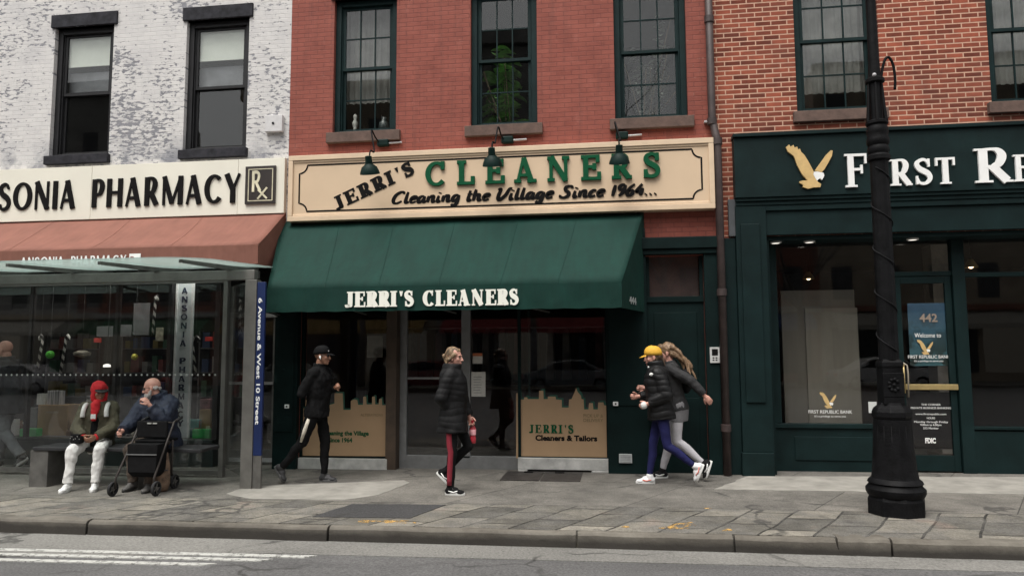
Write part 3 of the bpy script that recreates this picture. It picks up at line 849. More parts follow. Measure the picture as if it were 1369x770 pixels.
# ------------------------------------------------------------------ opposite side of the street (seen only in the panes)
random.seed(31)
tag(MB().slab([(-70, -45), (45, -45), (45, -25.5), (-70, -25.5)], -.3, .0).build('far_sidewalk', FLAGS), kind='structure')
def parked_car(x, y, label, m, rz=0):
    t = thing('parked_car', label, 'car', (x, y, gz(x)+ROAD_Z), rz, 'cars parked along the opposite kerb')
    DKGL = mat('dark_car_glass', (.015, .017, .02), .08, .2, 3); TYR = mat('black_tyre', (.014, .014, .015), .8)
    side = [(-2.2, .35), (-2.25, .62), (-2.1, .86), (-1.5, .95), (-.75, 1.38), (-.1, 1.46), (.6, 1.42), (1.35, 1.0), (2.05, .92), (2.22, .6), (2.2, .35)]
    rings = []
    for yy, k in ((-.86, .0), (-.80, 1), (.80, 1), (.86, .0)):
        rings.append([(a, yy if b < 1 else yy*.84, b-(0.0 if k else .03)) for a, b in side])
    o = MB().loft(rings).build('body', m, None, fix=True, bevel=.04); o.parent = t
    for s_ in (-1, 1):
        y0_ = s_*.775
        q = [(-1.28, .98), (-.72, 1.32), (-.1, 1.40), (.55, 1.36), (1.15, 1.0)]
        w_ = MB().prism(q, min(y0_, y0_-s_*.05)-.0, max(y0_, y0_-s_*.05)+.02).build('side_window', DKGL, None); w_.parent = t
        for xw in (-1.4, 1.38):
            mb = MB().lathe((xw, s_*.76, .32), [(.2, -.1), (.30, -.1), (.32, -.06), (.32, .06), (.30, .1), (.2, .1), (.2, -.1)], 20, 'y'); w_ = mb.build('wheel', TYR, None, smooth='auto', fix=True); w_.parent = t
            r_ = MB().lathe((xw, s_*.76, .32), [(.2, -.09), (.2, .09), (.04, .1*s_)], 14, 'y').build('rim', ALU, None, fix=True); r_.parent = w_
    for xx_, nm, mm in ((2.2, 'headlight', mat('clear_lamp', (.6, .6, .6), .2)), (-2.2, 'tail_light', mat('red_lamp', (.3, .01, .01), .3))):
        for s_ in (-1, 1):
            l_ = MB().box(xx_-.04, xx_+.04, s_*.6-.14, s_*.6+.14, .62, .76).build(nm, mm, None, bevel=.02); l_.parent = t
    return t
for x, c, ds in ((-29, (.35, .35, .36), 'silver car parked across the street, far left'), (-22.5, (.02, .02, .022), 'black car parked across the street, second from the left'), (-16, (.22, .22, .21), 'beige car parked across the street, third from the left'), (-9, (.10, .012, .012), 'dark red car parked across the street in the middle'), (-2, (.10, .11, .12), 'grey car parked across the street facing the cleaners'), (5, (.03, .05, .12), 'dark blue car parked across the street facing the bank'), (12, (.4, .4, .4), 'pale grey car parked across the street, far right')):
    parked_car(x, -24.2, ds, mat('car_paint_'+ds.split()[0], c, .25, .05, 1))
BARK = mat('grey_bark', (.09, .08, .07), .9, .4, 12)
def bare_tree(x, y, h, label, seed):
    random.seed(seed); t = thing('street_tree', label, 'tree', (x, y, 0), 0, 'bare street trees on the opposite pavement')
    tr = MB().tube([(x, y, -.05), (x+.06, y, h*.2), (x-.04, y+.05, h*.36)], [.20, .16, .13], 9); br = MB()
    def grow_(p, d, L, r_, lv):
        pts = [p]; q = p
        for i in range(4):
            d = (d+Vector((random.uniform(-.2, .2), random.uniform(-.2, .2), random.uniform(-.02, .16)))).normalized(); q = q+d*L/4; pts.append(q)
        br.tube(pts, [r_*(1-.5*i/4) for i in range(5)], 5 if lv < 2 else 4)
        if lv < 4:
            for k in range(3 if lv < 3 else 2):
                dd = (d+Vector((random.uniform(-.9, .9), random.uniform(-.9, .9), random.uniform(-.2, .6)))).normalized(); grow_(pts[random.randrange(2, 5)], dd, L*.68, r_*.5, lv+1)
    for k in range(5):
        a = 2*math.pi*k/5+random.random(); grow_(Vector((x-.04, y+.05, h*random.uniform(.27, .36))), Vector((math.cos(a)*.7, math.sin(a)*.7, 1)).normalized(), h*.30, .085, 0)
    tr.build('trunk', BARK, t, smooth=True); br.build('crown', BARK, t)
for x, h, ds, sd_ in ((-24, 12, 'bare street tree across the street, far left', 2), (-13, 14, 'tall bare street tree across the street left of the middle', 5), (-4, 15, 'tall bare street tree across the street facing the cleaners', 8), (2.5, 17, 'tallest bare street tree across the street between cleaners and bank', 12), (9, 13, 'bare street tree across the street facing the bank', 21)):
    bare_tree(x, -26.3, h, ds, sd_)
AWC = [(.22, .03, .03), (.03, .06, .16), (.3, .28, .24), (.04, .10, .05), (.25, .16, .05)]
OPP = [mat('opposite_red_brick', (.20, .085, .06), .9, .3, 1), mat('opposite_buff_brick', (.30, .25, .19), .9, .25, 1), mat('opposite_grey_stone', (.26, .255, .24), .9, .25, 1)]
DKG = mat('opposite_dark_pane', (.02, .022, .025), .15, .3, 1)
xx = -64
for i, (wd, hh, dsc) in enumerate(((11, 20, 'red brick walk-up across the street, far left of the row'), (12, 17, 'buff brick tenement across the street with a low roof, second from the left'), (10, 18.5, 'plain grey stone house across the street left of the middle'), (9, 12, 'buff brick house across the street beside the red one'), (12, 17.5, 'broad grey stone block across the street facing the cleaners'), (10, 20, 'tall red brick house across the street facing the bank'), (11, 14, 'buff brick block across the street right of the bank'), (12, 17, 'red brick block with dark shops across the street, second from the right end'), (13, 15, 'grey stone block at the right end of the row across the street'))):
    t = thing('opposite_building', dsc, 'building', (xx+wd/2, -30, 0), 0)
    MB().box(xx, xx+wd, -40, -30, -.3, hh).box(xx-.1, xx+wd+.1, -30, -29.6, hh-.6, hh+.2).build('wall', OPP[i % 3], t)
    nw = int(wd//2.2); wm = MB().box(-.5, .5, -.1, .03, 0, 1.8).mesh('window'); wm.materials.append(DKG)
    for r_ in range(int((hh-4)//3.1)):
        for c_ in range(nw):
            x = xx+(c_+.5)*wd/nw; z = 4.4+r_*3.1
            wn = bpy.data.objects.new('window', wm); COL.objects.link(wn); wn.parent = t; wn.location = (x-xx-wd/2, 0, z)
    for q in range(3):
        a = xx+.4+(wd-.8)*q/3
        MB().box(a+.15, a+(wd-.8)/3-.15, -30.1, -29.96, .5, 2.9).build('shop_window', DKG if (q+i) % 3 else emis('lit_shop_window', (1, .9, .75), .10), t)
    aw = MB(); aw.add([(xx+.5, -29.95, 3.7), (xx+wd-.5, -29.95, 3.7), (xx+wd-.5, -28.8, 3.0), (xx+.5, -28.8, 3.0), (xx+.5, -28.8, 2.75), (xx+wd-.5, -28.8, 2.75)], [(3, 2, 1, 0), (4, 5, 2, 3)]); aw.build('awning', mat('opposite_awning_%d' % (i % 5), AWC[i % 5], .8), t)
    MB().box(xx, xx+wd, -30.05, -29.7, 3.75, 4.05).build('cornice', OPP[(i+2) % 3], t)
    xx += wd
# ------------------------------------------------------------------ bank shopfront
GB = lambda x: gz(x)-.08
fy = -.16
def ZB(px, py, y=0.0): return Z(px, py, y)
xl = X(985, 400); xi = X(1041, 560); XE = 8.9
ftop, fbot = Z(985, 184), Z(985, 268)
m = MB()
m.box(xl, XE, fy, -.001, fbot, ftop-.055)                                      # fascia board
m.box(xl-.01, XE, fy-.035, -.001, ftop-.05, ftop)                              # cap moulding
m.box(xl+.01, XE, fy+.02, -.001, fbot-.045, fbot-.003)
m.box(xl+.01, XE, fy+.045, -.001, fbot-.10, fbot-.048)
m.box(xl+.37, XE, fy+.06, -.001, fbot-.175, fbot-.103)
m.box(xl+.37, XE, fy+.09, -.001, 3.162, fbot-.178)                              # lintel panel
m.box(X2+.005, xl-.002, -.05, -.001, GB(2), Z(980, 319)).box(xl, xl+.395, fy+.055, -.001, GB(2), fbot-.103)                            # pilaster
m.box(xl+.06, xl+.305, fy+.03, fy+.053, .95, fbot-.35)
m.box(xl-.02, xl+.385, fy+.02, -.001, GB(2), .30)
front = m.build('shopfront_frame', BANK_GREEN, bank, bevel=.006)
yg = .34                                                                        # recessed glazing line
m = MB()
m.box(X2+.25, XE-.2, .001, yg+.05, 3.10, 3.158)                                 # soffit
m.box(xl+.372, xl+.44, .001, yg+.05, GB(2), 3.098)                              # reveal
m.build('recess_lining', BANK_GREEN, bank)
b0, b1 = X(1045, 560, yg), X(1196, 560, yg)
d0, d1 = X(1200, 500, yg), X(1279, 500, yg)
r0 = X(1296, 500, yg)
m = MB()
zsill = Z(1100, 566, yg); ztop = 3.098; ztr = Z(1240, 365, yg)
m.box(b0-.12, b1+.02, yg-.03, yg+.06, GB(2), zsill-.06).box(b0-.12, b1+.02, yg-.06, yg+.06, zsill-.058, zsill)      # stall riser + sill
m.box(b0+.15, b1-.2, yg-.045, yg-.031, .16, zsill-.17)
m.box(b1, d0, yg-.03, yg+.06, zsill-.1, ztop).box(d1, r0, yg-.05, yg+.06, GB(4), ztop)
m.box(r0, XE, yg-.03, yg+.06, GB(4), Z(1330, 576, yg)).box(r0, XE, yg-.05, yg+.06, Z(1330, 574, yg), Z(1330, 570, yg))
m.box(r0, XE, yg-.03, yg+.06, Z(1330, 367, yg)-.03, Z(1330, 367, yg)+.03)
m.box(d0, d1, yg-.02, yg+.05, ztr-.04, ztr+.02)
m.box(b0-.12, b0, yg-.03, yg+.06, zsill, ztop)
m.build('glazing_frame', BANK_GREEN, bank, bevel=.005)
MB().box(b0, b1, yg+.01, yg+.02, zsill, ztop).build('shop_window_pane', GLASS_SHOP, bank)
MB().box(r0, 8.6, yg+.01, yg+.02, Z(1330, 570, yg), Z(1330, 367, yg)-.03).build('shop_window_pane', GLASS_SHOP, bank)
MB().box(r0, 8.6, yg+.01, yg+.02, Z(1330, 367, yg)+.03, ztop).build('transom_pane', GLASS_SHOP, bank)
MB().box(d0, d1, yg+.005, yg+.012, ztr+.02, ztop).build('transom_pane', GLASS_SHOP, bank)
# door
m = MB(); dz0 = gz(4)+.02
m.box(d0+.01, d0+.09, yg-.01, yg+.04, dz0, ztr-.045).box(d1-.09, d1-.01, yg-.01, yg+.04, dz0, ztr-.045).box(d0+.09, d1-.09, yg-.008, yg+.04, dz0, .24).box(d0+.09, d1-.09, yg-.008, yg+.04, ztr-.14, ztr-.047)
door = m.build('door', BANK_GREEN, bank, bevel=.004)
door['label'] = 'green framed glass bank door with brass bar'
MB().box(d0+.09, d1-.09, yg+.012, yg+.02, .24, ztr-.14).build('pane', GLASS_SHOP, door)
MB().box(X(1211, 518, yg-.05), X(1281, 518, yg-.05), yg-.06, yg-.035, Z(1245, 521, yg-.05), Z(1245, 513.5, yg-.05)).build('push_bar', BRASS, door, bevel=.006)
MB().tube([(d0+.05, yg-.01, Z(1208, 487, yg)), (d0+.05, yg-.08, Z(1208, 487, yg)), (d0+.05, yg-.08, Z(1208, 525, yg)), (d0+.05, yg-.01, Z(1208, 525, yg))], .012, 8).build('handle', BRASS, door, smooth=True)
yp = yg+.008
POSTER = NB('bank_poster_sky'); v_, sp_ = POSTER.xz()
mr = POSTER.n('ShaderNodeMapRange'); mr.inputs[1].default_value = Z(1245, 490, yg); mr.inputs[2].default_value = Z(1245, 405, yg); POSTER.l(sp_.outputs[2], mr.inputs[0])
tr_ = POSTER.ramp(POSTER.noise(v_, 4.5, 4), .48, .56)
POSTER.bsdf(POSTER.mix(POSTER.math('MULTIPLY', tr_, POSTER.math('SUBTRACT', 1.0, mr.outputs[0])), POSTER.ramp(mr.outputs[0], .1, .9, (.05, .125, .14, 1), (.032, .088, .15, 1)), (.012, .02, .014)), .5)
po = thing('poster', 'blue poster showing number 442 and a gold bird inside the bank door', 'poster', ((d0+d1)/2, yp, 1.5))
MB().box(X(1216, 450, yg), X(1275, 450, yg), yg+.0225, yg+.026, Z(1245, 489, yg), Z(1245, 405, yg)).build('sheet', POSTER.m, po)
MUTE = mat('muted_bronze_lettering', (.30, .24, .19), .5, .1, 10)
pt = yg+.010
plain_text('lettering', '442', X(1242, 430, yg), Z(1242, 430, yg), yg+.011, .15, MUTE, po, bold=.003)
plain_text('lettering', 'Welcome to', X(1241, 451, yg), Z(1241, 451, yg), yg+.011, .085, WHITE, po, width=.33)
cx_, cz_ = P(1240, 464, yg)
e_ = emblem_bird(cx_, cz_, .0008, yg+.011, .002, po, GOLD, WHITE)
plain_text('lettering', 'FIRST REPUBLIC BANK', X(1242, 479, yg), Z(1242, 479, yg), yg+.011, .062, WHITE, po, width=.52)
plain_text('lettering', "It's a privilege to serve you", X(1242, 483.5, yg), Z(1242, 483.5, yg), yg+.011, .032, WHITE, po, width=.36)
nb = thing('opening_hours_notice', 'black notice with white opening hours on the lower bank door glass', 'notice', ((d0+d1)/2, yp, .8))
MB().box(X(1215, 560, yg), X(1278, 560, yg), yg+.0225, yg+.026, Z(1245, 600, yg), Z(1245, 524, yg)).build('sheet', mat('black_notice_sheet', (.007, .006, .0065), .7, .2, 5, spec=.1), nb)
for s_, py, wd in (('THE CORNER', 542, .24), ('PRIVATE BUSINESS BANKING', 546.5, .5), ('www.firstrepublic.com', 554.5, .38), ('HOURS', 560, .1), ('Monday through Friday', 565, .42), ('9:00am to 6:00pm', 569, .26), ('212 Member', 573.5, .19)):
    plain_text('lettering', s_, X(1245, py, yg), Z(1245, py, yg), yg+.011, .036, WHITE, nb, width=wd)
plain_text('lettering', 'FDIC', X(1244.5, 592, yg), Z(1244.5, 592, yg), yg+.011, .09, WHITE, nb, bold=.004, width=.13)
# window decal, inner blind, small notice
wd_ = thing('window_decal', 'small white bank name and gold bird lettered on the left bank window', 'decal', (X(1107, 550, yg), yg, .8))
plain_text('lettering', 'FIRST REPUBLIC BANK', X(1110, 552.5, yg), Z(1110, 552.5, yg), yg+.009, .062, WHITE, wd_, width=.56)
plain_text('lettering', "It's a privilege to serve you", X(1110, 557.5, yg), Z(1110, 557.5, yg), yg+.009, .036, WHITE, wd_, width=.40)
cx_, cz_ = P(1110, 535, yg); emblem_bird(cx_, cz_, .00085, yg+.009, .002, wd_, GOLD, WHITE)
ys = .75
t = thing('window_screen', 'beige panelled display screen behind the left bank window', 'screen', (X(1095, 480, ys), ys, 0))
SCR = mat('beige_display_screen', (.095, .086, .07), .85, .12, 2, vec=(3, 1, .3))
MB().box(X(1047, 480, ys), X(1146, 480, ys), ys, ys+.05, .2, Z(1095, 388, ys)).build('panel', SCR, t)
MB().box(X(1078, 480, ys), X(1148, 480, ys), ys-.03, ys-.002, .2, Z(1110, 412, ys)).build('front_panel', mat('pale_display_screen', (.135, .123, .10), .85, .12, 2, vec=(3, 1, .3)), t)
t = thing('notice_card', 'small white card in the bank window just left of the lamp post', 'notice', (X(1165, 545, yg), yg, .9))
MB().box(X(1162, 545, yg), X(1173, 545, yg), yg+.0225, yg+.027, Z(1165, 552, yg), Z(1165, 537, yg)).build('card', WHITE, t)
# soffit downlights
for px, py, ds in ((1037, 325, 'small lit downlight in the bank soffit, nearest the drainpipe'), (1082, 323.5, 'small downlight in the bank soffit over the left window'), (1220, 321, 'small downlight in the bank soffit above the bank door')):
    x_ = X(px, py, .14)
    t = thing('downlight', ds, 'light', (x_, .14, 3.09))
    MB().lathe((x_, .14, 3.09), [(.075, .009), (.075, -.006), (.055, -.012), (.055, .0)], 18).build('ring', mat('white_light_ring', (.6, .6, .58), .5), t, smooth='auto')
    MB().lathe((x_, .14, 3.088), [(.052, .004), (.052, -.006), (.01, -.008)], 16).build('lens', emis('warm_lens', (1, .93, .82), 0.8 if px < 1050 else .3), t)
# a few dim things deep in the bank
t = thing('floor_lamp', 'dim floor lamp with pale shade deep inside the bank', 'lamp', (5.6, 3, 0))
MB().lathe((5.6, 3, 0), [(.15, 0), (.15, .03), (.015, .05), (.015, 1.4)], 14).build('stand', BRASS, t)
MB().lathe((5.6, 3, 1.4), [(.2, 0), (.13, .3)], 18).build('shade', SCR, t)
t = thing('reception_desk', 'long dark reception desk inside the bank', 'desk', (3.5, 3.2, 0))
MB().box(2.4, 5.0, 3.0, 3.6, gz(3), 1.05).build('body', mat('dark_desk_wood', (.05, .03, .02), .5), t)
MB().box(2.35, 5.05, 2.95, 3.65, 1.05, 1.1).build('desk_top', SCR, t)

for x_, ds in ((4.9, 'pale square column inside the bank behind the right window'), (6.4, 'second pale square column deeper inside the bank')):
    t = thing('interior_column', ds, 'column', (x_, 1.6, 0))
    MB().box(x_-.16, x_+.16, 1.5, 1.82, .12, 3.2).build('shaft', mat('pale_column_paint', (.22, .20, .17), .7), t); MB().box(x_-.22, x_+.22, 1.44, 1.88, gz(x_), .119).build('base', mat('dark_desk_wood', (.05, .03, .02), .5), t)
for x_, y_, ds in ((5.1, 1.1, 'small warm pendant lamp glowing inside the bank by the right edge'), (3.2, 2.4, 'dim pendant lamp deep inside the bank')):
    t = thing('pendant_lamp', ds, 'lamp', (x_, y_, 3.25))
    MB().tube([(x_, y_, 3.28), (x_, y_, 2.9)], .006, 6).build('cord', IRON, t)
    MB().lathe((x_, y_, 2.8), [(.03, .12), (.09, .02), (.09, 0), (.07, .01)], 14).build('shade', BRASS, t, smooth='auto')
    MB().ell((x_, y_, 2.82), (.035, .035, .035)).build('bulb', emis('warm_bulb', (1, .75, .45), 3.0), t)
for x_, w_, ds in ((2.6, .9, 'wide framed picture on the back wall of the bank'), (4.6, .6, 'narrow framed picture on the back wall of the bank')):
    t = thing('framed_picture', ds, 'picture', (x_, 5.9, 1.6))
    MB().box(x_-w_/2, x_+w_/2, 5.93, 5.99, 1.3, 2.1).build('frame', BRASS, t); MB().box(x_-w_/2+.05, x_+w_/2-.05, 5.915, 5.929, 1.35, 2.05).build('canvas', mat('dim_canvas', (.16, .15, .12), .8, .6, 3), t)
# bank fascia letters: a sign of its own
t = thing('bank_sign', 'white raised serif letters and gold bird on the dark green bank fascia', 'sign', (3.6, fy, 4.1))
zb_ = Z(1150, 250, fy); zt_ = Z(1150, 206.5, fy)
def Xf(px, py): return X(px, py, fy)
zR, zRt = Z(1330, 244, fy), Z(1330, 200, fy)
z0_, z1_ = (Z(1130, 250, fy)+Z(1350, 245, fy))/2, (Z(1130, 206, fy)+Z(1330, 200, fy))/2
mb = MB()
zl = z0_+(z1_-z0_)*.78
write(mb, 'F', 'caps', Xf(1129, 230), Xf(1162, 230), z0_, z1_, fy, .03, S=.19, H=.075, k=.09, t=.06)
write(mb, 'I', 'caps', Xf(1167, 230), Xf(1184, 230), z0_, zl, fy, .03, S=.22, H=.085, k=.10, t=.07)
write(mb, 'RST', 'caps', Xf(1189, 230), Xf(1277, 230), z0_, zl, fy, .03, S=.21, H=.085, k=.09, t=.065, gap=.07)
write(mb, 'R', 'caps', Xf(1302, 230), Xf(1352, 230), z0_, z1_, fy, .03, S=.19, H=.075, k=.09, t=.06)
write(mb, 'EPUBLIC', 'caps', Xf(1354, 230), Xf(1354, 230)+1.62, z0_, zl, fy, .03, S=.21, H=.085, k=.09, t=.065, gap=.07)
mb.build('lettering', WHITE, t)
cx_, cz_ = P(1030+210/4.038, 170+215/4.038, fy)
emblem_bird(cx_+.155*.0+((240-210)*.00233), cz_, .00235, fy, .03, t, GOLD, WHITE)

# ------------------------------------------------------------------ cleaners shopfront
m = MB(); gl = gz(-3)
pl0, pl1 = X1-.10, CL_HOLE[0]+.006
zc = Z(905, 337)
m.box(pl0, pl1, -.10, -.001, -.09, 3.3)                                          # left pilaster
m.box(pl0+.05, pl1-.05, -.115, -.102, .5, 2.2)
xr0, xr1 = CL_HOLE[1]-.006, X(866, 500)
m.box(xr0, xr1, -.09, -.001, -.06, 3.3)
m.box(xr0+.03, xr1-.04, -.105, -.092, .9, 2.2)
xq0, xq1 = X(944, 500), X2-.01
m.box(xq0, xq1, -.09, -.001, -.05, zc-.01)
m.box(xr0-.02, xq1+.02, -.15, -.001, Z(905, 334), Z(905, 319))                   # ledge over side door
m.box(xr0-.01, xq1+.01, -.12, -.001, Z(905, 341), Z(905, 334)-.003)
m.box(X1+.1, .38, -.03, .2, 2.55, 3.25)                                          # header behind the awning
m.build('shopfront_frame', SHOP_GREEN, clean, bevel=.006)
# side door
sd0, sd1 = CD_HOLE[0], CD_HOLE[1]
m = MB().box(sd0, sd1, .03, .08, -.04, Z(905, 398)-.05)
m.box(sd0+.10, sd1-.10, .015, .029, .25, 1.0).box(sd0+.10, sd1-.10, .015, .029, 1.15, 2.15)
m.box(sd0, sd1, .005, .08, Z(905, 400)-.04, Z(905, 396))
m.box(sd0, sd0+.05, .02, .08, Z(905, 396), zc).box(sd1-.05, sd1, .02, .08, Z(905, 396), zc)
sdoor = m.build('side_door', SHOP_GREEN, clean, bevel=.005)
MB().box(sd0+.05, sd1-.05, .05, .056, Z(905, 396), CD_HOLE[3]).build('transom_pane', GLASS_SHOP, sdoor)
MB().box(sd0+.05, sd1-.05, .14, .15, Z(905, 396), CD_HOLE[3]).build('transom_board', mat('dim_brown_board', (.05, .028, .024), .7, .4, 5), sdoor)
MB().ell((sd0+.09, -.02, 1.02), (.025, .03, .025)).tube([(sd0+.09, .03, 1.02), (sd0+.09, -.02, 1.02)], .01).build('knob', BRASS, sdoor, smooth=True)
# central door and windows
yd = .16
x_dl, x_dr = X(535, 500, yd), X(692, 500, yd)
m = MB(); zt_d = 2.5
m.box(x_dl, x_dl+.105, yd-.02, yd+.05, gl-.02, zt_d).box(X(617, 500, yd), X(629, 500, yd), yd-.02, yd+.05, 0.14, zt_d)
m.box(x_dl+.105, x_dr, yd-.02, yd+.05, gl-.05, Z(620, 609, yd)).box(x_dl+.105, x_dr, yd-.018, yd+.05, 2.36, 2.42)
m.box(x_dl+.105, X(617, 500, yd), yd-.01, yd+.03, Z(580, 507, yd), Z(580, 504, yd))
dr = m.build('entrance_door', ALU, clean, bevel=.004)
dr['label'] = 'dull aluminium framed glass entrance doors'
MB().box(x_dl+.105, X(617, 500, yd), yd+.01, yd+.016, .1, 2.36).build('pane', GLASS_SHOP, dr)
MB().box(X(629, 500, yd), x_dr, yd+.01, yd+.016, .1, 2.36).build('pane', GLASS_SHOP, dr)
MB().tube([(X(612, 500, yd), yd-.02, 1.0), (X(612, 500, yd), yd-.07, 1.0), (X(612, 500, yd), yd-.07, 1.3), (X(612, 500, yd), yd-.02, 1.3)], .012, 8).build('handle', ALU, dr, smooth=True)
MB().box(X(518, 500, .05), x_dl-.002, -.02, yd+.05, gl-.02, 2.55).build('door_pilaster', BROWN_TRIM, clean, bevel=.006)
# side display windows
for a, b, c in ((pl1, X(519, 520, .0), 445), (X(692, 520, .0), X(814, 520, .0), 750)):
    zs = Z(c, 612)
    m = MB().box(a, b, -.03, .14, gz(a)-.06, zs) if c == 445 else MB().box(a, b, -.03, .14, gz(a)+.03, zs).box(a, a+.13, -.035, .13, gz(a)-.06, gz(a)+.03).box(b-.25, b, -.035, .13, gz(a)-.06, gz(a)+.03)
    m.build('stall_riser', WHITEWASH, clean, bevel=.008)
    f = MB().box(a, a+.04, .02, .10, zs, 2.55).box(b-.04, b, .02, .10, zs, 2.55).box(a+.04, b-.04, .021, .10, zs, zs+.012)
    if c == 750: f.box(a+.14, a+.17, .06, .10, zs+.65, 2.55)
    f.build('window_frame', SHOP_GREEN, clean)
    MB().box(a+.04, b-.04, .05, .056, zs+.012, 2.55).build('shop_window_pane', GLASS_SHOP, clean)
def film(name, label, px, s, ox, oy, y):
    t = thing(name, label, 'decal', (X(px, 560, y), y, .4))
    return t
def trace(pts, ox, oy, sc, y): return [P(ox+a/sc, oy+b/sc, y) for a, b in pts]
yy = .044
t = film('window_decal', 'tan skyline film with the shop name on the window right of the entrance', 755, 1, 0, 0, yy)
pr = [(52, 182), (75, 180), (78, 225), (105, 225), (108, 210), (128, 210), (130, 222), (208, 222), (210, 165), (238, 165), (240, 222), (268, 222), (270, 205), (322, 205), (325, 225), (365, 228), (365, 280), (412, 280), (415, 225), (432, 222), (455, 170), (463, 145), (475, 175), (497, 200), (500, 222), (515, 225), (518, 293), (548, 293), (552, 250), (578, 250), (582, 293), (612, 293), (615, 245), (650, 245), (655, 265), (690, 268), (690, 632), (52, 628)]
poly = trace(pr, 680, 490, 5.135, yy)
MB().prism(poly, yy-.003, yy).build('film', TAN_FILM, t)
gp = [(x_+.024, z_+.024) for x_, z_ in poly[:-2]]+[(poly[-3][0], poly[-3][1]-.2), (poly[0][0], poly[0][1]-.3)]
MB().prism(gp, yy+.001, yy+.003).build('film_edge', GREEN_FILM, t)
mb = MB(); q0, q1 = P(680+140/5.135, 490+457/5.135, yy), P(680+447/5.135, 490+400/5.135, yy)
write(mb, "JERRI'S", 'caps', q0[0], q1[0], q0[1]+.006, q1[1], yy-.0032, .003, S=.26, H=.09, k=.11, t=.08, gap=.16)
mb.build('lettering', LETTER_GREEN, t)
ck = P(680+395/5.135, 490+507/5.135, yy)
plain_text('lettering', 'Cleaners & Tailors', ck[0], ck[1], yy-.0032, .10, BLACK, t, bold=.0045, width=X(680+607/5.135, 588, yy)-X(680+182/5.135, 588, yy))
DIMTXT = mat('faded_film_lettering', (.20, .15, .075), .6)
for s_, zy in (('PICK UP &', 347), ('DELIVERY', 378)):
    c_ = P(680+580/5.135, 490+zy/5.135, yy); plain_text('lettering', s_, c_[0], c_[1], yy-.0032, .062, DIMTXT, t, bold=.001, width=.27)
t = film('window_decal', 'tan skyline film left of the entrance, partly behind the man in black', 460, 1, 0, 0, yy)
pl_ = [(-148, 250), (-120, 250), (-118, 190), (-90, 190), (-88, 240), (-40, 240), (-38, 175), (-5, 175), (-2, 250), (40, 250), (42, 230), (95, 215), (95, 140), (155, 140), (160, 262), (215, 262), (215, 195), (240, 185), (262, 190), (268, 225), (305, 225), (308, 165), (328, 165), (330, 222), (370, 222), (372, 165), (392, 165), (394, 222), (420, 222), (424, 180), (442, 180), (445, 228), (478, 228), (478, 603), (-148, 598)]
poly = trace(pl_, 430, 500, 5.5, yy)
MB().prism(poly, yy-.003, yy).build('film', TAN_FILM, t)
gp = [(x_+.022, z_+.022) for x_, z_ in poly[:-3]]+[(poly[-3][0], poly[-3][1]), (poly[-3][0], poly[-3][1]-.2), (poly[0][0], poly[0][1]-.25)]
MB().prism(gp, yy+.001, yy+.003).build('film_edge', GREEN_FILM, t)
for s_, zy, px, wd in (('Cleaning the Village', 450, 493, .68), ('Since 1964', 500, 471, .36)):
    c_ = P(px, 500+zy/5.5, yy); plain_text('lettering', s_, c_[0], c_[1], yy-.0032, .085, LETTER_GREEN, t, bold=.003, width=wd, align='RIGHT')
c_ = P(497, 500+310/5.5, yy); plain_text('lettering', 'ALTERATIONS', c_[0], c_[1], yy-.0032, .055, DIMTXT, t, width=.33)
# notices on the doors
for px0, px1, py0, py1, ds in ((630, 649, 497, 530, 'larger white paper notice taped to the entrance door'), (632, 645, 472, 486, 'small pale notice above the larger paper on the entrance door'), (491, 512, 449, 478, 'dim paper sheet hanging inside the window behind the walking man')):
    y_ = yd+.006 if px0 > 600 else .09
    t = thing('paper_notice', ds, 'notice', (X(px0, py0, y_), y_, 1.2))
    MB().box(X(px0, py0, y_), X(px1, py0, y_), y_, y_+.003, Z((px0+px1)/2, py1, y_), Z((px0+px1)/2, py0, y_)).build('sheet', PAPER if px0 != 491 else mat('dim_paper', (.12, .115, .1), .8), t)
    if px0 == 630:
        m = MB()
        for i in range(7): m.box(X(633, 510, y_), X(644-(i % 3), 510, y_), y_-.001, y_, 1.27-i*.037, 1.278-i*.037)
        m.build('print', mat('grey_print', (.2, .2, .2), .8), t)
    if px0 == 632:
        MB().box(X(632, 474, y_), X(645, 474, y_), y_-.001, y_, Z(638, 476, y_), Z(638, 472, y_)).build('print', mat('orange_print', (.45, .14, .06), .8), t)
# things in the dim shop
t = thing('service_counter', 'dark service counter in the gloom of the cleaning shop', 'counter', (-1.5, 2.6, 0))
MB().box(-3.6, .4, 2.3, 2.9, gz(-1), 1.0).build('body', ROOM_RED, t); MB().box(-3.65, .45, 2.25, 2.95, 1.0, 1.04).build('counter_top', mat('counter_laminate', (.14, .12, .10), .5), t)
t = thing('garment_rail', 'overhead garment rail at the back of the cleaning shop', 'rail', (-1.5, 4, 2.1))
MB().tube([(-4.2, 4, 2.1), (.4, 4, 2.1)], .02).tube([(-4.2, 4, 2.1), (-4.2, 4, 3.25)], .02).tube([(.4, 4, 2.1), (.4, 4, 3.25)], .02).build('rail_tube', ALU, t)
gcol = [(.25, .24, .22), (.05, .05, .07), (.14, .05, .04), (.10, .12, .16), (.3, .28, .24)]
pg = None
for i in range(14):
    x_ = -4.0+i*.31
    t = thing('bagged_garment', 'bagged garment hanging from the rail at the back of the cleaning shop', 'garment', (x_, 4, 0), 0, 'garments on the shop rail')
    MB().loft([[(x_-.03, 3.98, 2.08), (x_+.03, 3.98, 2.08), (x_+.03, 4.02, 2.08), (x_-.03, 4.02, 2.08)], [(x_-.06, 3.8, 1.98), (x_+.06, 3.8, 1.98), (x_+.06, 4.2, 1.98), (x_-.06, 4.2, 1.98)], [(x_-.08, 3.76, 1.1), (x_+.08, 3.76, 1.1), (x_+.08, 4.24, 1.1), (x_-.08, 4.24, 1.1)]]).build('garment_bag', mat('garment_%d' % (i % 5), gcol[i % 5], .8), t)

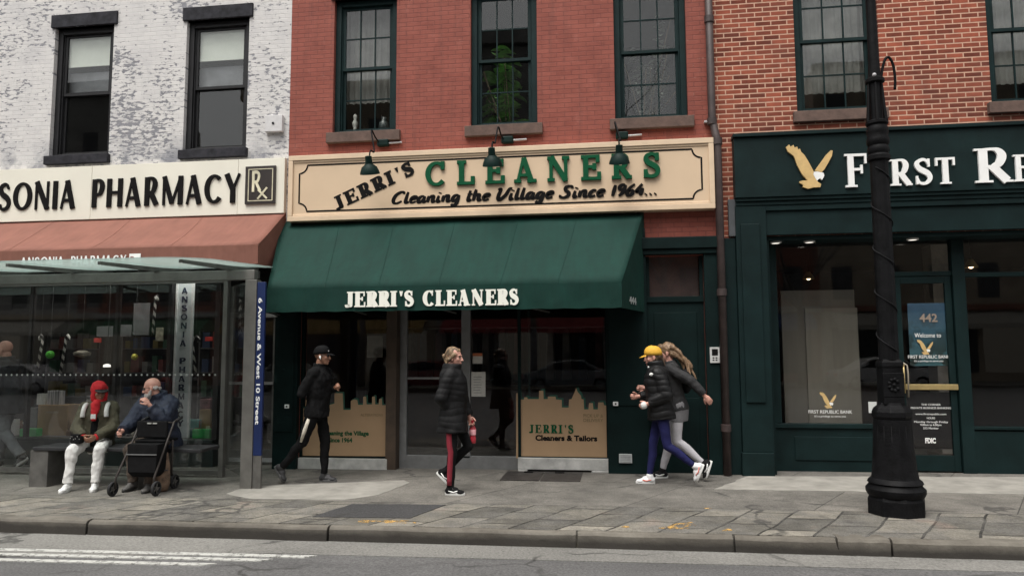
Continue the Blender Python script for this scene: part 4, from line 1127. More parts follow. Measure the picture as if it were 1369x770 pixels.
# ------------------------------------------------------------------ cleaners sign board
ysn = -.14
t = thing('shop_sign', 'wide tan sign board with green and black lettering over the green awning', 'sign', (-1.7, ysn, 4))
s0, s1 = X(386, 250, ysn), X(955, 235, ysn)
sz0, sz1 = (Z(386, 296, ysn)+Z(955, 280, ysn))/2, (Z(386, 210, ysn)+Z(955, 184, ysn))/2
MB().box(s0+.05, s1-.05, ysn, -.001, sz0+.05, sz1-.05).build('board', TAN_SIGN, t)
fr = MB()
for a, b, c, d in ((s0, s1, sz1-.075, sz1), (s0, s1, sz0, sz0+.075)): fr.box(a, b, ysn-.03, -.002, c, d)
for a, b in ((s0, s0+.07), (s1-.07, s1)): fr.box(a, b, ysn-.028, -.002, sz0+.076, sz1-.076)
for a, b, c, d in ((s0+.07, s1-.07, sz1-.105, sz1-.0765), (s0+.07, s1-.07, sz0+.0765, sz0+.105)): fr.box(a, b, ysn-.014, -.003, c, d)
fr.build('frame', TAN_EDGE, t, bevel=.006)
# scalloped black border line
q = .145; a, b, c, d = s0+q+.02, s1-q-.02, sz0+q, sz1-q; e = .12
def scal(cx, cz, a0): return [(cx+e*math.cos(R(a0+i*9)), cz+e*math.sin(R(a0+i*9))) for i in range(11)]
path = [(a+e, d)]+[(b-e, d)]+scal(b, d, 180)[1:]+[(b, c+e)]+scal(b, c, 90)[1:]+[(a+e, c)]+scal(a, c, 0)[1:]+[(a, d-e)]+scal(a, d, 270)[1:]
mb = MB(); Lf, Rt = ribbon(path, [.024]*len(path)); n = len(path)
mb.add([(x_, ysn-.003, z_) for x_, z_ in Lf]+[(x_, ysn-.003, z_) for x_, z_ in Rt], [[i, n+i, n+i+1, i+1] for i in range(n-1)])
mb.build('border_line', BLACK, t)
def zs_(px, py): return Z(px, py, ysn)
z0_ = (zs_(590, 249.5)+zs_(870, 238))/2; z1_ = (zs_(590, 216)+zs_(870, 205.5))/2
mb = MB()
write(mb, 'CLEANERS', 'caps', X(570, 230, ysn), X(884, 222, ysn), z0_, z1_, ysn, .035, S=.21, H=.12, k=.08, t=.13, gap=.42)
mb.build('lettering', LETTER_GREEN, t)
mb = MB(); p0 = P(450, 282, ysn); p1 = P(556, 232, ysn); ang = math.degrees(math.atan2(p1[1]-p0[1], p1[0]-p0[0]))
Ln = math.hypot(p1[0]-p0[0], p1[1]-p0[1])
write(mb, "JERRI'S", 'caps', p0[0], p0[0]+Ln, p0[1], p0[1]+.205, ysn, .004, angle=ang, S=.31, H=.13, k=.10, t=.12, gap=.13)
mb.build('lettering', BLACK, t)
mb = MB()
zb_ = (zs_(530, 272)+zs_(870, 261))/2; zt_ = zb_+.165
write(mb, 'Cleaning the Village Since 1964...', 'script', X(523, 265, ysn), X(882, 255, ysn)-.03, zb_, zt_, ysn, .004, slant=.26, S=.185, gap=.05)
mb.build('lettering', BLACK, t)

# ------------------------------------------------------------------ awnings
def awning(t, x0, x1, zw, xf0, xf1, yf, zf, zv, m, name='canopy', trim=None, scallop=0):
    n = 64; mb = MB()
    # top sheet with a slight sag, both ends splayed
    vs = []; fs = []; nr = 8
    for j in range(nr+1):
        v = j/nr
        for i in range(n+1):
            u = i/n
            xa = x0+(x1-x0)*u; xb = xf0+(xf1-xf0)*u
            sag = -.040*math.sin(math.pi*v)*(1-.75*math.cos(math.pi*u*4)**8)-.006*math.sin(u*17+v*3)*math.sin(math.pi*v)
            vs.append((xa+(xb-xa)*v, -.012+(yf+.012)*v, zw+(zf-zw)*v+sag))
    for j in range(nr):
        for i in range(n):
            a = j*(n+1)+i; fs.append([a, a+n+1, a+n+2, a+1])
    mb.add(vs, fs)
    o = mb.build(name, m, t, smooth=True)
    s = o.modifiers.new('thick', 'SOLIDIFY'); s.thickness = .006; s.offset = -1
    sm = MB()
    for q in range(1, 6):
        u = q/6; pts_ = []
        for j in range(nr+1):
            i = min(n, round(u*n)); p_ = vs[j*(n+1)+i]; pts_.append((p_[0], p_[1]-.003, p_[2]+.0035))
        sm.tube(pts_, .0018, 5)
    sm.build('seam', m, t)
    mb = MB()
    zz = [zv+.004*math.sin(i*1.3) for i in range(n+1)]
    vs = []; fs = []
    for i in range(n+1):
        x = xf0+(xf1-xf0)*i/n
        vs += [(x, yf-.002, zf-.002), (x, yf+.006*math.sin(i*.8), zz[i])]
        if i: fs.append([2*i-2, 2*i-1, 2*i+1, 2*i])
    mb.add(vs, fs)
    va = mb.build('valance', m, t)
    s = va.modifiers.new('thick', 'SOLIDIFY'); s.thickness = .005; s.offset = -1
    for xw, xf in ((x0, xf0), (x1, xf1)):
        mb = MB(); e = .004 if xw == x0 else -.004
        mb.add([(xw+e, -.014, zw-.01), (xf+e, yf+.012, zf-.006), (xf+e, yf+.012, zv), (xw+e, -.014, zv)], [(0, 1, 2, 3)])
        en = mb.build('end_panel', m, t)
        s = en.modifiers.new('thick', 'SOLIDIFY'); s.thickness = .004; s.offset = 0
    fr = MB()
    for u in (0, .25, .5, .75, 1):
        a = x0+(x1-x0)*u; b = xf0+(xf1-xf0)*u; sh = (.02 if u == 0 else -.02 if u == 1 else 0)
        fr.tube([(a+sh, -.02, zw-.045), (b+sh, yf+.03, zf-.03), (b+sh, yf+.03, zv+.02)], .012, 6)
        fr.tube([(a+sh, -.02, zv+.02), (b+sh, yf+.03, zv+.02)], .012, 6)
    fr.tube([(xf0+.03, yf+.03, zv+.02), (xf1-.03, yf+.03, zv+.02)], .012, 6)
    fr.build('frame', ALU_DK, t)
    return o, va
yf = -1.1
t = thing('green_awning', 'dark green fabric awning with white shop name over the cleaners entrance', 'awning', (-2.2, 0, 2.2))
zf = (Z(357, 383, yf)+Z(830, 381, yf))/2; zv = (Z(357, 418, yf)+Z(834, 411, yf))/2
awning(t, X(377, 300), X(861, 288), sz0+.03, X(357, 383, yf), X(831, 381, yf), yf, zf, zv, GREEN_AWN)
mb = MB(); yl = yf-.012
write(mb, "JERRI'S", 'caps', X(461, 400, yl), X(554, 400, yl), zv+.052, zv+.252, yl, .006, S=.36, H=.10, k=.08, t=.09, gap=.06)
write(mb, "CLEANERS", 'caps', X(566, 400, yl), X(694, 398, yl), zv+.052, zv+.252, yl, .006, S=.36, H=.10, k=.08, t=.09, gap=.06)
mb.build('lettering', mat('cream_awning_lettering', (.80, .80, .72), .5, .03), t)
mb = MB(); xa, xb = X(830, 381, yf), X(861, 380)
# street number on the splayed end panel
ang_ = math.atan2(1.09, xb-xa)
for s_ in ('444',):
    plain_text('lettering', s_, xa+(xb-xa)*.42+.018, zv+.075, yf*.58-.012, .125, mat('grey_end_lettering', (.36, .38, .37), .6), t, ry=ang_, width=.33, bold=.004)
# pharmacy awning
yf2 = -1.0
t = thing('red_awning', 'faded red fabric awning over the pharmacy window, behind the shelter roof', 'awning', (-8.5, 0, 2.9))
zf2 = Z(345, 327, yf2); zv2 = Z(345, 353, yf2)
psz0 = (Z(0, 298, -.08)+Z(380, 284, -.08))/2; psz1 = (Z(0, 228, -.08)+Z(383, 210, -.08))/2
awning(t, XL+.2, X1-.01, psz0+.02, XL+.3, X(345, 327, yf2), yf2, zf2, zv2, RED_AWN)
mb = MB(); yl = yf2-.012
write(mb, 'ANSONIA', 'caps', X(28, 350, yl), X(86, 350, yl), zv2+.02, zv2+.165, yl, .004, S=.17, H=.13, serif=False, gap=.10)
write(mb, 'PHARMACY', 'caps', X(95, 347, yl), X(169, 345, yl), zv2+.02, zv2+.165, yl, .004, S=.17, H=.13, serif=False, gap=.10)
mb.box(X(173, 345, yl), X(188, 345, yl), yl-.004, yl, zv2+.02, zv2+.18)
mb.build('lettering', WHITE, t)
plain_text('lettering', 'Rx', X(180.5, 345, yl), zv2+.05, yl-.0045, .13, mat('awning_rx_red', (.20, .06, .05), .7), t, bold=.003)

# ------------------------------------------------------------------ pharmacy sign
yps = -.08
t = thing('pharmacy_sign', 'long cream fascia sign with black pharmacy lettering and a dark square symbol', 'sign', (-8.6, yps, 4))
pb = MB(); seams = [XL+.1, X(-180, 260, yps), X(122, 255, yps), X(318, 250, yps), X1-.015]
for i in range(4): pb.box(seams[i]+.002, seams[i+1]-.002, yps-(.0015 if i % 2 else 0), -.002, psz0, psz1)
pb.build('board', CREAM, t, bevel=.004)
def zp(px, py): return Z(px, py, yps)
z0_ = (zp(0, 283)+zp(300, 271.5))/2; z1_ = (zp(10, 245)+zp(310, 233))/2
mb = MB(); yl = yps-.003
write(mb, 'PHARMACY', 'caps', X(123, 258, yl), X(322, 252, yl), z0_, z1_, yl, .016, S=.235, H=.105, serif=False, gap=.10)
xs0 = X(-2, 260, yl); xe0 = X(103, 258, yl)
write(mb, 'SONIA', 'caps', xs0, xe0, z0_, z1_, yl, .016, S=.235, H=.105, serif=False, gap=.10)
write(mb, 'AN', 'caps', xs0-.72, xs0-.05, z0_, z1_, yl, .016, S=.235, H=.105, serif=False, gap=.10)
mb.build('lettering', BLACK, t)
DKB = mat('dark_brown_plaque', (.022, .016, .014), .45, .2, 6)
rx = MB().box(X(329, 250, yl), X(369, 248, yl), yl-.03, yl, zp(349, 273), zp(349, 223)).build('plaque', DKB, t)
a, b, c, d = X(333, 250, yl), X(366, 248, yl), zp(349, 269.5), zp(349, 226.5)
RXC = mat('pale_yellow_lettering', (.62, .58, .42), .5)
mb = MB()
yl2 = yl-.0302
for q in ((a, b, c, c+.012), (a, b, d-.012, d)): mb.box(q[0], q[1], yl2-.004, yl2, q[2], q[3])
for q in ((a, a+.012), (b-.012, b)): mb.box(q[0], q[1], yl2-.0035, yl2, c+.012, d-.012)
write(mb, 'P', 'caps', a+.055, a+.19, c+.14, d-.03, yl2, .005, S=.16, H=.15, serif=False)
write(mb, 'R', 'caps', a+.055, a+.215, c+.14, d-.03, yl2, .004, S=.17, H=.15, serif=False)
for p0, p1 in (((.16, .17), (.30, .035)), ((.30, .20), (.155, .03))):
    Lf, Rt = ribbon([(a+p0[0], c+p0[1]), (a+p1[0], c+p1[1])], [.028, .028])
    mb.prism([Lf[0], Lf[1], Rt[1], Rt[0]], yl2-.006-(.0006 if p0[0] > .2 else 0), yl2)
mb.build('lettering', RXC, rx)

# ------------------------------------------------------------------ gooseneck lamps over the cleaners sign
LAMPG = mat('lamp_green_enamel', (.0028, .0155, .0125), .55, .3, 8, spec=.15)
def goose(px, py, bx, by, wx, label):
    yl = -.55
    x_, z_ = P(px, py+4, yl)
    xb_, zb_ = P(bx, by, -.05)
    t = thing('gooseneck_lamp', label, 'lamp', (xb_, 0, zb_), 0, 'gooseneck sign lamps')
    top = z_+.26
    pts = [(xb_-.02, -.03, zb_), (xb_-.05, -.16, zb_+.05), (xb_-.07, -.30, zb_+.12), (x_+.02, -.42, top+.03), (x_, -.50, top+.015), (x_, yl, top-.05), (x_, yl+.01, z_+.11)]
    MB().tube(spl(pts, 6), .011, 8).build('arm', IRON, t, smooth=True)
    MB().box(xb_-.06, xb_+.11, -.09, -.002, zb_-.045, zb_+.055).build('junction_box', LAMPG, t, bevel=.015)
    MB().tube([(xb_+.11, -.04, zb_), (xb_+.30, -.03, zb_+.01)], .014, 6).build('conduit', mat('galvanised_conduit', (.42, .42, .43), .4), t)
    tilt = Matrix.Rotation(R(20), 3, 'X')
    prof = [(.012, .15), (.04, .145), (.045, .06), (.062, .045), (.095, .02), (.118, -.035), (.122, -.06), (.112, -.06), (.10, -.03), (.03, .03)]
    mb = MB(); rings = []
    for r_, h_ in prof: rings.append([Vector((x_, yl, z_))+tilt @ Vector((r_*1.12*math.cos(a), r_*1.12*math.sin(a), h_*1.2)) for a in (2*math.pi*k/22 for k in range(22))])
    mb.loft(rings).build('shade', LAMPG, t, smooth='auto')
    MB().ell(Vector((x_, yl, z_))+tilt @ Vector((0, 0, -.01)), (.035, .035, .05)).build('bulb', mat('unlit_bulb', (.5, .5, .46), .2), t, smooth=True)
goose(494, 222, 510, 192, 0, 'green gooseneck sign lamp hanging left of the big green C')
goose(658, 211, 676, 188, 0, 'green gooseneck sign lamp in front of the first big green E')
goose(828, 208, 829, 182, 0, 'green gooseneck sign lamp in front of the big green R')

# ------------------------------------------------------------------ drainpipe, intercom, vents, small wall things
t = thing('drainpipe', 'brown cast iron drainpipe running down between the red and bare brick houses', 'pipe', (1.42, -.08, 0))
xa = X(948, 30, -.08); xb = X(965, 400, -.10)
za = Z(955, 172, -.08)
m = MB().tube([(xa, -.08, TOP), (xa, -.08, za+.12), (xa+.02, -.085, za+.03), (xb-.02, -.125, za-.09), (xb, -.13, za-.18), (xb, -.13, gz(1.4)-.02)], .052, 14)
m.build('pipe', PIPE, t, smooth=True)
m = MB()
for z_ in (za+.1, za-.2, 2.4, .62, 6.2): 
    x_ = xa if z_ > za else xb; y_ = -.08 if z_ > za else -.13
    m.lathe((x_, y_, z_), [(.052, -.05), (.066, -.045), (.066, .045), (.052, .05)], 14)
m.build('collar', PIPE, t, smooth='auto')
m = MB().box(xa-.10, xa+.03, -.06, -.002, za+.10, za+.125)
m.build('bracket', mat('galvanised_conduit', (.42, .42, .43), .4), t)
t = thing('wall_conduit', 'flat grey conduit cover on the brick strip between drainpipe and bank', 'conduit', (X(980, 290), -.03, 3.6))
m = MB().box(X(973, 290), X(983.5, 290), -.07, -.001, Z(980, 317), Z(980, 268)); m.build('cover', GREYBOX, t, bevel=.004)
t = thing('intercom', 'pale metal intercom panel on the green pilaster by the drainpipe', 'intercom', (X(955, 474, -.1), -.1, 1.5))
MB().box(X(949, 474, -.1), X(962, 474, -.1), -.115, -.0905, Z(955, 485, -.1), Z(955, 464, -.1)).build('plate', mat('intercom_plate', (.48, .48, .47), .4), t, bevel=.003)
m = MB().box(X(951.5, 470, -.1), X(959.5, 470, -.1), -.118, -.1152, Z(955, 475, -.1), Z(955, 466.5, -.1))
for i in range(2):
    for j in range(2): m.box(X(952.5+i*4, 480, -.1), X(954.8+i*4, 480, -.1), -.118, -.1152, Z(955, 479+j*3, -.1), Z(955, 477.4+j*3, -.1))
m.build('speaker_grille', BLACK, t)
t = thing('vent_cover', 'square pale vent cover low on the green pilaster right of the entrance', 'vent', (X(835, 612, -.1), -.1, .3))
m = MB().box(X(827.5, 612, -.1), X(845, 612, -.1), -.12, -.0905, Z(836, 618.5, -.1), Z(836, 606.5, -.1)); m.build('plate', mat('pale_vent_paint', (.40, .42, .42), .5), t, bevel=.004)
m = MB()
for i in range(5): m.box(X(829.5, 612, -.1), X(843, 612, -.1), -.123, -.1205, Z(836, 617.2-i*2.1, -.1), Z(836, 616.4-i*2.1, -.1))
m.build('louvre', mat('grey_louvre', (.25, .26, .26), .5), t)
for px, py, ds in ((823, 539.5, 'small white door buzzer on the green pilaster above the vent cover'), (384, 543, 'small round white button on the green pilaster behind the walking man')):
    t = thing('door_buzzer', ds, 'buzzer', (X(px, py, -.1), -.1, 1))
    x_, z_ = P(px, py, -.11)
    MB().box(x_-.035, x_+.035, -.13, -.1165, z_-.028, z_+.028).build('housing', WHITE, t, bevel=.008)
    MB().lathe((x_, -.131, z_), [(.012, .0), (.012, -.006), (.004, -.007)], 12, 'y').build('button', BLACK, t)
t = thing('wall_box', 'small white painted junction box on the white brick beside the red house', 'box', (X(368, 165), -.04, 5.0))
MB().box(X(357, 168), X(380, 168), -.07, -.001, Z(368, 178), Z(368, 156)).build('case', mat('white_box_paint', (.55, .54, .54), .6, .1, 8), t, bevel=.008)
MB().lathe((X(368, 167), -.071, Z(368, 167)), [(.02, 0), (.02, -.008), (.008, -.01)], 10, 'y').build('cap', DARK_STONE, t)
# cellar hatch in the pavement
t = thing('cellar_hatch', 'dark steel cellar hatch let into the pavement before the entrance', 'hatch', (-1, -.4, 0))
pts = [Gd(*p) for p in ((690, 631.5), (795, 632.5), (760, 643.5), (652, 643))]
x0_, x1_ = (pts[0][0]+pts[3][0])/2, (pts[1][0]+pts[2][0])/2; y0_, y1_ = pts[2][1], -.06
HATCH = mat('worn_hatch_steel', (.045, .04, .037), .6, .4, 9, metal=.4, bump=.3)
for i in range(2):
    a = x0_+(x1_-x0_)*i/2
    MB().slab([(a+.01, y0_), (a+(x1_-x0_)/2-.01, y0_), (a+(x1_-x0_)/2-.01, y1_), (a+.01, y1_)], -.02, .012).build('leaf', HATCH, t)
m = MB()
for x_ in (x0_+.3, x0_+(x1_-x0_)*.5-.2, x0_+(x1_-x0_)*.5+.2, x1_-.3): m.box(x_-.05, x_+.05, y1_-.12, y1_-.05, gz(x_)+.012, gz(x_)+.022)
m.build('hinge', IRON, t)
# ------------------------------------------------------------------ pharmacy shopfront
DKF = mat('dark_bronze_frame', (.022, .021, .021), .45, .3, 6)
GLASS_PH = glass('pharmacy_window_glass', (.975, .98, .978), .006)
yw = .06
pz = Z(270, 587, yw); pr1 = X(292, 500, yw)
m = MB().box(PH_HOLE[0], pr1, -.02, .12, gz(-9)-.1, pz-.05).box(PH_HOLE[0], pr1, -.05, .12, pz-.048, pz)
m.build('stall_riser', mat('dark_green_black_panel', (.012, .020, .019), .4, .3, 4), pharm, bevel=.005)
m = MB()
for px in (-190, -60, 40, 155, 226): m.box(X(px, 480, yw)-.025, X(px, 480, yw)+.025, .03, .10, pz, 3.0)
m.box(pr1-.06, pr1+.02, .02, .12, pz, 3.0).box(PH_HOLE[0], X1-.12, .025, .11, 3.0, 3.1)
m.build('window_frame', DKF, pharm)
MB().box(PH_HOLE[0], pr1-.06, .06, .066, pz, 3.0).build('shop_window_pane', GLASS_PH, pharm)
MB().box(PH_HOLE[0], pr1, .125, .95, pz-.10, pz-.005).build('display_floor', mat('display_floor_board', (.10, .095, .09), .6), pharm)
MB().box(PH_HOLE[0], X1-.13, -.02, .12, 3.102, 3.56).build('header_panel', DKF, pharm)
# door between window and corner
dx0, dx1 = X(306, 500, .3), X(371, 500, .3)
zt_ = Z(330, 418, .3)
m = MB().box(dx0-.02, dx0+.07, .27, .34, gz(-5)-.03, zt_).box(dx1-.07, dx1, .27, .34, gz(-5)-.03, zt_).box(dx0+.07, dx1-.07, .272, .34, gz(-5)-.02, .2).box(dx0+.07, dx1-.07, .272, .34, zt_-.07, zt_)
dd = m.build('door', ALU_DK, pharm, bevel=.004)
MB().box(dx0+.07, dx1-.07, .30, .306, .2, zt_-.07).build('pane', GLASS_PH, dd)
MB().box(dx0+.05, dx1-.03, .22, .245, Z(362, 514, .25), Z(362, 510, .25)).build('push_bar', mat('satin_steel', (.45, .45, .45), .3, metal=.6), dd)
MB().box(dx0+.06, dx1-.02, .262, .271, .02, Z(362, 612, .27)).build('kick_plate', mat('scuffed_kick_plate', (.34, .34, .34), .4, .2, 6), dd)
MB().box(pr1+.02, X1-.13, .25, .33, zt_+.003, zt_+.06).box(pr1+.02, dx0-.025, .25, .33, gz(-5)-.05, zt_).build('door_frame', DKF, pharm)
MB().box(pr1+.02, X1-.13, .29, .296, zt_+.06, 3.0).build('transom_pane', GLASS_PH, pharm)
t = thing('door_light', 'small pale strip light over the pharmacy door under the awning corner', 'light', (X(364, 421), 0, 2.2))
MB().box(X(353, 421, -.1), X(371, 421, -.1), -.16, -.02, Z(363, 424, -.1), Z(363, 419, -.1)).build('case', mat('pale_plastic', (.5, .5, .48), .5), t, bevel=.006)

# vertical shop name panel standing in the window
yv = .24
t = thing('window_sign', 'tall pale panel with the shop name in vertical letters inside the pharmacy window', 'sign', (X(244, 480, yv), yv, .4))
a, b = X(232.5, 480, yv), X(256, 480, yv); zt_, zb_ = Z(246, 372, yv), Z(244, 586, yv)
VP_ = mat('pale_blue_panel', (.66, .73, .74), .5, .08, 3)
MB().box(a, b, yv, yv+.03, zb_, zt_).build('panel', VP_, t)
m = MB().box(a, a+.03, yv-.012, yv-.0005, zb_, zt_).box(b-.03, b, yv-.012, yv-.0005, zb_, zt_).build('edge', mat('pale_panel_edge', (.78, .82, .82), .5), t)
mb = MB(); s_ = 'ANSONIA PHARMACY'; n = len(s_); st_ = (Z(244, 386, yv)-Z(243, 562, yv))/(n-1.2)
for i, ch in enumerate(s_):
    if ch == ' ': continue
    zc_ = Z(244, 388, yv)-st_*i*.99; wl = .105 if ch != 'I' else .03
    xc_ = (a+b)/2
    write(mb, ch, 'caps', xc_-wl/2, xc_+wl/2, zc_-st_*.42, zc_+st_*.28, yv-.001, .004, S=.22, H=.17, serif=False)
mb.build('lettering', mat('navy_lettering', (.02, .035, .07), .5), t)

# goods in the window
def obj1(name, label, cat, mb, m, group=None, smooth=False):
    o = mb.build(name, m, None, smooth=smooth, bevel=0); return tag(o, label, cat, group)
CARD = mat('brown_cardboard', (.40, .27, .14), .8, .15, 5)
def goods(name, label, cat, px0, px1, py0, py1, y, m, d=.2):
    pc = (px0+px1)/2
    z0_, z1_ = Z(pc, py1, y), Z(pc, py0, y)
    if py1 > 574: z0_ = pz-.004
    t = thing(name, label, cat, (X(pc, py1, y), y, z0_))
    MB().box(X(px0, (py0+py1)/2, y), X(px1, (py0+py1)/2, y), y, y+d, z0_, z1_).build('body', m, t, bevel=.006)
    return t, z0_, z1_
t, a, b = goods('cardboard_box', 'large brown cardboard box in the pharmacy window above the bench end', 'box', 50, 90, 541, 578, .35, CARD, .3)
MB().box(X(62, 550, .35), X(78, 550, .35), .347, .3495, b-.13, b-.10).build('tape', mat('pale_tape', (.42, .32, .2), .5), t)
goods('display_box', 'grey framed display box left of the large cardboard box', 'box', 37, 49, 545, 577, .42, mat('grey_display_box', (.12, .13, .13), .6, .3, 6))
goods('striped_carton', 'small black and white carton standing on the large cardboard box, left one', 'box', 49, 60, 526, 541, .42, mat('white_carton', (.65, .66, .64), .6, .3, 20, vec=(4, 1, .3)), .1)
goods('striped_carton', 'taller black and white striped carton standing on the large cardboard box', 'box', 63, 81, 522, 541, .42, mat('striped_carton_print', (.40, .40, .41), .6, .95, 9, vec=(4, 1, .1)), .1)
goods('green_tray', 'bright green tray on the window floor left of the cardboard box', 'tray', 26, 49, 573, 579.5, .18, mat('bright_green_plastic', (.04, .42, .10), .4), .12)
goods('green_tray', 'green tray on the window floor right of the vertical shop name panel', 'tray', 257, 280, 574, 580, .2, MATS['bright_green_plastic'], .15)
goods('cardboard_box', 'tan carton in the pharmacy window right of the vertical shop name panel', 'box', 266, 281, 547, 577, .4, CARD, .2)
goods('teal_package', 'teal package beside the tan carton right of the vertical panel', 'package', 248, 265, 561, 580, .32, mat('teal_package', (.05, .26, .24), .5, .3, 8), .12)
goods('gift_package', 'red and white package on top of the tan carton', 'package', 267, 281, 533, 547, .42, mat('red_white_package', (.24, .11, .12), .5, .7, 9), .12)
goods('framed_picture', 'small pale framed picture high in the pharmacy window left of the vertical panel', 'picture', 208, 218, 438, 456, .6, mat('pale_print', (.24, .23, .17), .7, .5, 12), .02)
goods('red_sale_sign', 'small red sign hanging in the middle of the pharmacy window', 'sign', 125, 135, 452, 458, .6, mat('red_sign_plastic', (.50, .04, .03), .5), .02)
goods('red_sale_sign', 'small red sign hanging right of the vertical shop name panel', 'sign', 274, 284, 450, 456, .6, MATS['red_sign_plastic'], .02)
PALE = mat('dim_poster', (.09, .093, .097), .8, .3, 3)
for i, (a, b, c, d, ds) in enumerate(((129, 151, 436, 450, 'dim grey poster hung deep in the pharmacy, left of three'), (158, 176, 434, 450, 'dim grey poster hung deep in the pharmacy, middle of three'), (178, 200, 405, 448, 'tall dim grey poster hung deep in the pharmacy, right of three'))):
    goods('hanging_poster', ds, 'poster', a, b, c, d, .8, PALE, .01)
def ball(px, py, r_, y, m, ds):
    x_, z_ = P(px, py, y); t = thing('hanging_ball', ds, 'ornament', (x_, y, z_))
    MB().ell((x_, y, z_), (r_, r_, r_)).build('ball', m, t, smooth=True)
    MB().tube([(x_, y, z_+r_-.004), (x_, y, 3.0)], .003, 5).build('string', MATS['dim_poster'], t)
ball(67, 474, .065, .35, mat('green_ball', (.09, .55, .05), .4), 'bright green ball hanging between two striped canes')
ball(180, 477, .05, .35, mat('yellow_ball', (.6, .56, .05), .5, .4, 20), 'yellow ball hanging in the middle of the pharmacy window')
x_, z_ = P(143, 488, .4); t = thing('desk_lamp', 'small white topped lamp hanging over the seated person in red', 'lamp', (x_, .4, z_))
MB().lathe((x_, .4, z_-.03), [(.055, 0), (.05, .035), (.015, .05)], 16).build('shade', emis('lit_white_shade', (1, .96, .88), .8), t, smooth='auto')
MB().tube([(x_, .4, z_+.02), (x_, .4, 3.0)], .006, 6).build('cord', DKF, t)
x_, z_ = P(110, 469, .5); t = thing('hanging_lantern', 'dim cream lantern hanging right of the green ball', 'lantern', (x_, .5, z_))
MB().lathe((x_, .5, z_-.05), [(.03, -.05), (.12, -.02), (.13, .02), (.05, .06)], 16).build('shade', mat('dim_cream_shade', (.26, .25, .2), .7), t, smooth='auto')
MB().tube([(x_, .5, z_), (x_, .5, 3.0)], .004, 6).build('cord', DKF, t)
CANE = NB('striped_cane'); cv = CANE.coord(); wv = CANE.n('ShaderNodeTexWave', wave_type='BANDS', bands_direction='DIAGONAL'); wv.inputs['Scale'].default_value = 4.6
CANE.l(cv, wv.inputs[0]); CANE.bsdf(CANE.ramp(wv.outputs[0], .48, .52, (.75, .75, .71, 1), (.03, .03, .03, 1)), .4)
for p0, p1, hk, ds in (((57, 455), (50, 492), -4, 'black and white striped cane hanging left of the green ball'), ((88, 455), (81, 498), 4, 'black and white striped cane hanging right of the green ball'), ((257, 457), (262, 501), 9, 'black and white striped cane with a hook right of the vertical panel'), ((208, 402), (204, 449), 3, 'striped cane high up left of the vertical shop name panel')):
    y_ = .3; a, b = P(*p0, y_), P(*p1, y_)
    t = thing('striped_cane', ds, 'decoration', (b[0], y_, b[1]), 0, 'striped canes in the pharmacy window')
    h_ = X(p0[0]+hk, p0[1], y_)-a[0]
    pts = [(b[0], y_, b[1]), (a[0], y_, a[1]), (a[0]+h_*.15, y_, a[1]+.06), (a[0]+h_*.6, y_, a[1]+.085), (a[0]+h_, y_, a[1]+.05), (a[0]+h_, y_, a[1])]
    MB().tube(pts, .02, 8).build('stick', CANE.m, t, smooth=True)
    MB().tube([(a[0]+h_*.5, y_, a[1]+.09), (a[0]+h_*.5, y_, 3.0)], .003, 5).build('string', DKF, t)
# white figure and small bottles
x_, z_ = P(120, 545, .35); t = thing('plush_toy', 'white headed plush toy in the window behind the seated person in red', 'toy', (x_, .35, z_-.12))
PL = mat('white_plush', (.7, .7, .67), .9, .15, 20)
MB().ell((x_, .35, z_-.03), (.08, .07, .10)).build('body', PL, t, smooth=True)
MB().ell((x_+.01, .35, z_+.12), (.06, .055, .065)).build('head', PL, t, smooth=True)
MB().ell((x_+.01, .33, z_+.165), (.062, .055, .03)).build('hat', MATS['dim_poster'], t, smooth=True)
# shelf units deep in the shop, each carton a thing of its own
random.seed(11)
SHELF = mat('dim_shelf_metal', (.10, .10, .10), .6)
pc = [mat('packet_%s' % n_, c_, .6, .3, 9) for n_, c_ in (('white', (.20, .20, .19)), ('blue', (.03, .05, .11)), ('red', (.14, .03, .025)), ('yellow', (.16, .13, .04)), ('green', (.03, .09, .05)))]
pcn = ['white', 'blue', 'red', 'yellow', 'green']
proto = {}
for u in range(4):
    xs_ = -12.0+u*1.75; yq = 4.0
    t = thing('shelf_unit', ('leftmost', 'second', 'third', 'rightmost')[u]+' dim shelf unit at the back of the pharmacy', 'shelf', (xs_+.6, yq, gz(-8)))
    m = MB()
    for z_ in (.25, .75, 1.25, 1.75): m.box(xs_, xs_+1.2, yq, yq+.35, z_-.02, z_)
    m.build('shelf_board', SHELF, t)
    MB().box(xs_-.03, xs_-.001, yq, yq+.35, gz(-8), 2.1).box(xs_+1.201, xs_+1.23, yq, yq+.35, gz(-8), 2.1).build('upright', SHELF, t)
    for z_ in (.75, 1.25, 1.75):
        x_ = xs_+.04
        while x_ < xs_+1.0:
            ci = random.randrange(5); wd = random.uniform(.10, .2); hg = random.uniform(.14, .34)
            key = ci
            if key not in proto:
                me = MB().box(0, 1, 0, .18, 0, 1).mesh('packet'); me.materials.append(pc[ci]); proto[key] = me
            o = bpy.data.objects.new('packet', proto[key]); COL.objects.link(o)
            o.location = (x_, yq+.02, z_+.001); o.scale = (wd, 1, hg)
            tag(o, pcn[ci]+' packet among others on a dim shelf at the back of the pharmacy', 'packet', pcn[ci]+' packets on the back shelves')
            x_ += wd+random.uniform(.01, .12)

